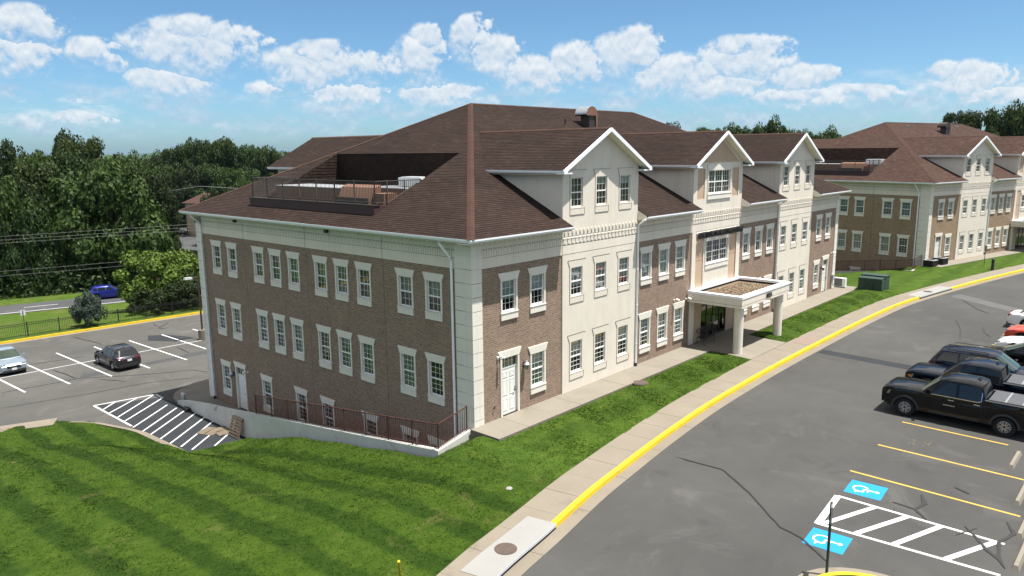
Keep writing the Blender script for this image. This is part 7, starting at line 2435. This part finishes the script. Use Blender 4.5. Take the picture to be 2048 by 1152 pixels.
tree('small_tree', 'maple', 1, 18.6, 57.5, 1.6, 3.6, 'green tree partly hidden behind the left corner of the building', bank_z(18.6, 57.5), 0.08)
tree('tall_tree', 'oak', 0, 6.0, 95.0, 14.6, 4.4, 'tall ragged tree at the left edge of the photo', None, 0.25)
tree('tall_tree', 'oak', 2, 25.2, 121.6, 14.6, 5.4, 'tall open crowned tree rising above the woods left of centre', None, 0.3)
# the wooded belt beyond the road: x, y, top, crown radius
WOOD_FRONT = [(6.2, 89.6, 6.9, 3.8), (7.3, 86.3, 4.5, 3.0), (10.0, 87.6, 3.9, 3.2), (13.8, 91.7, 3.4, 3.4), (19.9, 87.5, 5.0, 3.3), (20.3, 83.1, 2.1, 2.5), (16.6, 84.4, 2.9, 2.5), (4.2, 90.1, 7.3, 3.6), (3.6, 94.3, 8.5, 3.8)]
WOOD_MID = [(10.3, 105.1, 10.0, 4.1), (13.6, 108.4, 10.7, 4.1), (17.6, 113.5, 10.9, 4.5), (21.8, 118.5, 11.9, 4.2), (22.2, 110.0, 11.6, 4.2), (26.1, 112.9, 10.5, 3.8), (26.3, 106.5, 10.2, 3.9), (30.0, 109.3, 9.8, 3.8), (29.5, 103.1, 8.0, 2.9), (7.9, 105.7, 11.6, 4.1), (7.3, 111.9, 12.4, 4.3), (20.3, 138.7, 11.1, 4.1), (24.6, 142.7, 11.2, 4.2), (33.6, 137.8, 11.3, 4.2), (35.3, 134.0, 10.7, 3.5), (40.1, 137.6, 10.4, 3.7)]
WOOD_FAR = [(67.0, 225.7, 9.8, 4.8), (73.6, 229.7, 9.9, 5.0), (76.8, 224.2, 10.0, 4.8), (81.9, 226.4, 11.0, 4.5), (82.5, 219.6, 12.4, 4.6), (89.1, 227.7, 13.0, 4.4), (88.7, 219.1, 14.9, 4.4), (96.1, 228.9, 13.9, 4.5), (92.3, 215.2, 15.3, 4.2), (97.7, 219.3, 16.0, 4.7), (97.8, 212.5, 15.1, 4.4), (105.2, 219.9, 12.6, 4.4), (104.5, 211.2, 13.1, 4.6), (109.5, 213.0, 14.0, 4.5), (109.0, 206.5, 12.4, 4.2), (114.7, 210.1, 11.1, 4.3), (120.2, 211.4, 11.4, 4.9), (121.3, 203.7, 11.5, 4.8), (78.1, 215.0, 7.5, 4.6), (82.1, 215.5, 7.0, 4.9), (83.5, 212.6, 7.6, 4.3), (87.3, 213.1, 6.9, 4.7), (89.8, 209.7, 7.5, 4.8), (94.6, 209.6, 6.7, 4.7), (98.6, 207.6, 6.7, 4.7), (101.7, 203.7, 6.6, 4.3), (75.4, 216.1, 6.1, 4.3), (78.9, 214.6, 1.9, 4.3), (82.5, 214.2, 1.3, 4.3), (85.9, 212.7, 1.9, 4.3)]
WOOD_LOW = [(65.4, 153.8, 3.8, 3.7), (71.2, 156.4, 2.8, 3.6), (72.3, 150.2, 5.1, 3.5)]
for L_w, lab, grp, c0 in ((WOOD_FRONT, 'broadleaf tree in the front edge of the woods beyond the country road', 'woods beyond the country road', 0.03), (WOOD_MID, 'broadleaf tree standing inside the woods beyond the country road', 'woods beyond the country road', 0.08), (WOOD_FAR, 'distant broadleaf tree behind the far parking lot', 'far woods behind the distant lot', 0.06), (WOOD_LOW, 'tree just above the left eave of the nearest building', 'trees above the left eave', 0.1)):
    for k, (x, y, top, rad) in enumerate(L_w):
        far_ = rad > 4.2 and L_w is WOOD_FAR
        tree('broadleaf_tree', 'oak', k, x, y, top, rad * (1.35 if L_w is not WOOD_FAR else 1.4), lab, -12.5 if L_w is WOOD_FAR else None, c0, grp)
# trees on the skyline behind the buildings
for k, (x, y, top, rad) in enumerate(((134.6, 69.7, 17.2, 4.0), (138.7, 62.4, 16.1, 4.5), (131, 61, 14.5, 4.5), (141.6, 56.5, 16.2, 4.6), (144.3, 50.6, 16.8, 5.0), (142, 53.5, 15.2, 4.5), (146.3, 45.7, 15.1, 4.5), (147.5, 42.8, 14.6, 4.0), (150, 39, 14.6, 5.0))):
    tree('broadleaf_tree', 'oak', k, x, y, top, rad, 'distant dark tree top showing over the dormer roofs of the nearest building', None, 0.3, 'tree tops over the near roof')
for k, (x, y, top, rad) in enumerate(((158.5, 15.6, 18.4, 4.6), (164, 11.0, 15.2, 4.0), (158.0, 7.5, 18.8, 5.4), (160.2, 3.0, 19.4, 5.0), (166, 6.5, 15.8, 6.0), (158, -1.5, 17.0, 6.0))):
    tree('broadleaf_tree', 'oak', k + 1, x, y, top, rad, ['lone round tree top above the far building roof', 'low tree between the two skyline trees over the far roof', 'tall tree top at the right edge above the far building', 'tallest tree at the right edge behind the far building', 'dark tree filling in behind the far roof, right', 'dark tree at the extreme right edge of the skyline'][k], None, 0.35)
# undergrowth that reads as one mass along the foot of the woods
ug = MB(); u_r = random.Random(15)
for i in range(15000):
    x = u_r.uniform(-45, 34)
    y = hwy(x) + 9.5 + abs(u_r.gauss(0, 5.0))
    zz = Z_HWY + 0.1 + u_r.uniform(0, 1) ** 1.5 * (2.6 + 1.6 * math.sin(x * 0.7) * math.sin(x * 0.23 + 1))
    s = u_r.uniform(0.18, 0.42)
    a, b = Vector((u_r.gauss(0, 1), u_r.gauss(0, 1), u_r.gauss(0, 1))).normalized(), Vector((u_r.gauss(0, 1), u_r.gauss(0, 1), u_r.gauss(0, 1))).normalized()
    p = Vector((x, y, zz))
    ug.q([p - a * s, p - b * s * 0.6, p + a * s, p + b * s * 0.6])
stuff(tag(ug.build('undergrowth', M['leaf_dark']), 'dark undergrowth along the foot of the woods beyond the road', 'undergrowth'))
# far wooded country behind, one mass
fw = MB(); f_r = random.Random(16)
for i in range(16000):
    az = f_r.uniform(-0.1, 1.5)
    d = 300 + 900 * f_r.random() ** 1.6
    x, y = CAMPOS.x + math.cos(az) * d, CAMPOS.y + math.sin(az) * d
    zz = land_z(x, y) + f_r.uniform(0.5, 1) * 17 + f_r.gauss(0, 3.0)
    s = f_r.uniform(1.6, 3.6)
    a, b = Vector((f_r.gauss(0, 1), f_r.gauss(0, 1), f_r.gauss(0, 0.5))).normalized(), Vector((f_r.gauss(0, 1), f_r.gauss(0, 1), f_r.gauss(0, 1))).normalized()
    p = Vector((x, y, min(zz, 4.0)))
    fw.q([p - a * s, p - b * s * 0.7, p + a * s, p + b * s * 0.7])
stuff(tag(fw.build('distant_woods', M['leaf']), 'distant wooded country below the horizon', 'woods'))

# ------------------------------------------------------------------ rear fence, wires, distant stone building
fe = empty('metal_fence', (0, 0, 0))
fe.location = (-46, yk(-46) + 0.95, -3.86)
tag(fe, 'thin black metal picket fence along the rear yellow kerb', 'fence')
def FP(x, z=0.0):
    y = yk(x) + 0.95
    return Vector((x + 46, y - (yk(-46) + 0.95), z))
for i in range(31):
    x = -46 + i * 2.4
    mb = MB(); p = FP(x); mb.box((p.x - 0.035, p.y - 0.035, -0.1), (p.x + 0.035, p.y + 0.035, 1.30)); mb.build('post', M['black'], fe)
for z in (0.14, 1.02, 1.16):
    mb = MB(); mb.bar(FP(-46, z), FP(26, z), 0.035, 0.035); mb.build('rail', M['black'], fe)
mb = MB()
for i in range(int(72 / 0.13)):
    p = FP(-46 + i * 0.13)
    mb.bar((p.x, p.y, 0.05), (p.x, p.y, 1.22), 0.016)
stuff(mb.build('pickets', M['black'], fe))
M['wire'] = base_mat('power_wire', (0.09, 0.095, 0.10), 0.5)
WIRES = [((-60, 73.9, 4.6), (60, 49.9, 4.6)), ((-60, 73.9, 4.2), (60, 49.9, 4.3)), ((-60, 73.9, 3.9), (60, 49.9, 4.0)), ((-60, 74.1, 1.6), (60, 49.9, 0.9)), ((-60, 74.1, 1.2), (60, 49.9, 0.4))]
names = ['uppermost of five power lines crossing the woods at left', 'second of five power lines crossing the woods at left', 'third of five power lines crossing the woods at left', 'fourth power line crossing the woods at left, above the blue suv', 'lowest power line crossing the woods at left, above the blue suv']
for (a, b), lb in zip(WIRES, names):
    a, b = Vector(a), Vector(b)
    mb = MB()
    pts = []
    for i in range(25):
        t = i / 24
        p = a.lerp(b, t)
        p.z -= 4 * 0.7 * t * (1 - t)
        pts.append(p)
    mb.tube(pts, 0.009, 5)
    tag(mb.build('power_line', M['wire']), lb, 'wire', 'power lines over the road')
mb = MB()
pts = [(15, 127, 3.0), (34.1, 118.5, 4.3), (43.0, 114.6, 5.6), (50, 111.1, 4.9), (60, 106, 4.0)]
mb.tube(pts, 0.035, 5)
tag(mb.build('power_line', M['wire']), 'pale wire rising to a pole top among the trees left of the roof', 'wire')
FZ = -10.5
far_lot = MB(); far_lot.q([(50, 172, FZ), (55.0, 162.3, FZ), (56.6, 147.3, FZ), (90, 147.3, FZ), (90, 186, FZ), (67.5, 189, FZ), (60, 181, FZ)])
struct(far_lot.build('far_parking_lot', M['asphalt_road']))
mb = MB(); mb.q([(60, 181.2, FZ + 0.02), (68.6, 181.2, FZ + 0.02), (76, 176, FZ + 0.02), (76, 186, FZ + 0.02), (66, 194, FZ + 0.02), (62, 190, FZ + 0.02)]); struct(mb.build('far_forecourt', M['concrete_new']))
mb = MB(); mb.q([(45, 205, -11.2), (66, 195.5, -10.6), (110, 192, -10.6), (110, 214, -11.0), (70, 222, -11.6), (45, 228, -12)]); struct(mb.build('far_road', M['asphalt_road']))
mb = MB()
for i in range(26):
    pass
mb.q([(40, 228, -11.4), (112, 213, -10.6), (112, 218, -9.6), (40, 233, -10.4)]); struct(mb.build('far_verge', M['wild']))
sb = empty('stone_building', (69.3, 180.6, FZ), R_(-72))
tag(sb, 'distant tan stone building behind the left eave of the nearest building', 'building')
mb = MB(); mb.box((0, 0, -0.5), (14, 16, 9.0)); mb.build('wall', M['stone'], sb)
sr_ = random.Random(4)
for row in range(18):
    xx = 0.0 if row % 2 else -0.0
    while xx < 5.6:
        w = sr_.uniform(0.45, 1.1)
        mb = MB(); mb.box((xx + 0.02, -0.05 - sr_.uniform(0, 0.05), row * 0.48 + 0.02), (min(xx + w, 5.7) - 0.02, 0.02, row * 0.48 + 0.46)); mb.build('stone', M['stone'], sb)
        xx += w
mb = MB(); mb.tube([(0.25, -0.16, 9), (0.25, -0.16, 0)], 0.10, 8); mb.build('downspout', M['bronze'], sb)
mb = MB(); mb.box((2.4, -0.5, 6.2), (3.7, -0.05, 7.0)); mb.box((1.9, -0.25, 7.0), (2.3, -0.05, 8.9)); mb.build('vent_unit', M['grey_metal'], sb)
mb = MB(); mb.hexa([(-0.6, -0.6, 9), (14.6, -0.6, 9), (14.6, 16.6, 9), (-0.6, 16.6, 9), (3, 4, 11.5), (11, 4, 11.5), (11, 12, 11.5), (3, 12, 11.5)]); mb.build('roof', M['roofcap'], sb)
# screen fence under the edge of the far lot
sf = empty('screen_fence', (55.1, 162.4, -13.9))
tag(sf, 'brown board screen fence with pale posts below the distant parking lot', 'fence')
pa, pb = Vector((0, 0, 0)), Vector((1.6, -15.2, 0))
for i in range(60):
    p, q = pa.lerp(pb, i / 60), pa.lerp(pb, (i + 0.94) / 60)
    mb = MB(); mb.bar((p.x, p.y, 1.55), (q.x, q.y, 1.55), 0.05, 3.3 + 0.05 * (i % 2)); mb.build('board', M['wood_dark'], sf)
for i in range(7):
    p = pa.lerp(pb, i / 6)
    mb = MB(); mb.box((p.x - 0.22, p.y - 0.1, -0.4), (p.x - 0.06, p.y + 0.1, 3.3)); mb.build('post', M['wood'], sf)
mb = MB(); mb.box((58.3, 166.8, FZ), (61.0, 169.2, FZ + 1.9)); tag(mb.build('bin_enclosure', M['wood_dark']), 'small brown bin enclosure beside the distant stone building', 'enclosure')
# lattice mast on the skyline

# ------------------------------------------------------------------ grass blades standing on the lawns (uncountable)
def turf(name, mat, xr, yf, zf, n, seed, h=(0.02, 0.05)):
    r = random.Random(seed)
    mb = MB()
    V, F = mb.v, mb.f
    for i in range(n):
        x = xr[0] + (xr[1] - xr[0]) * r.random()
        y0, y1 = yf(x)
        y = y0 + (y1 - y0) * r.random()
        z = zf(x, y) - 0.012
        for k in range(3):
            a = r.uniform(0, 6.283)
            c, s_ = math.cos(a), math.sin(a)
            hh = r.uniform(*h)
            w = r.uniform(0.012, 0.024)
            ox, oy = x + r.uniform(-0.05, 0.05), y + r.uniform(-0.05, 0.05)
            lx, ly = r.uniform(-0.035, 0.035), r.uniform(-0.035, 0.035)
            b = len(V)
            V.append((ox - c * w, oy - s_ * w, z)); V.append((ox + c * w, oy + s_ * w, z)); V.append((ox + lx, oy + ly, z + hh))
            F.append((b, b + 1, b + 2)); mb.m.append(0)
    o = mb.build(name, mat)
    tag(o, {'lawn_turf': 'mown grass blades on the sloping side lawn', 'strip_turf': 'mown grass blades on the front lawn strip', 'far_turf': 'mown grass blades on the lawn by the street bend'}[name], 'grass')
    return stuff(o)
def side_span(x):
    return y_in(x) + 0.03, (y_kerb(x) - 0.05 if x < -2.22 else (0.0 if x < -0.3 else -1.7))
turf('lawn_turf', M['lawn'], (-17.0, -2.25), side_span, lambda x, y: lawn_z(x, y) + micro(x, y) * sm(0.3, 2.0, y - y_in(x)), 62000, 1)
turf('strip_turf', M['lawn2'], (-2.2, 17.4), side_span, lambda x, y: (lawn_z(x, y) if x < -0.27 else strip_z(x, y)), 15000, 2)
turf('far_turf', M['lawn2'], (22.4, 43.0), lambda x: (y_in(x) + 0.03, -1.7), strip_z, 9000, 3)

# ------------------------------------------------------------------ summer haze over the far country
mh = bpy.data.materials.new('haze')
mh.use_nodes = True
mh.node_tree.nodes.clear()
vo = mh.node_tree.nodes.new('ShaderNodeVolumePrincipled')
vo.inputs['Color'].default_value = (0.45, 0.66, 0.95, 1)
vo.inputs['Density'].default_value = 0.00003
vo.inputs['Anisotropy'].default_value = 0.2
om = mh.node_tree.nodes.new('ShaderNodeOutputMaterial')
mh.node_tree.links.new(vo.outputs[0], om.inputs['Volume'])
mb = MB()
mb.box((-7200, -7200, -75), (7200, 7200, 48))
stuff(tag(mb.build('haze', mh), 'thin blue summer haze over the distant country', 'haze'))
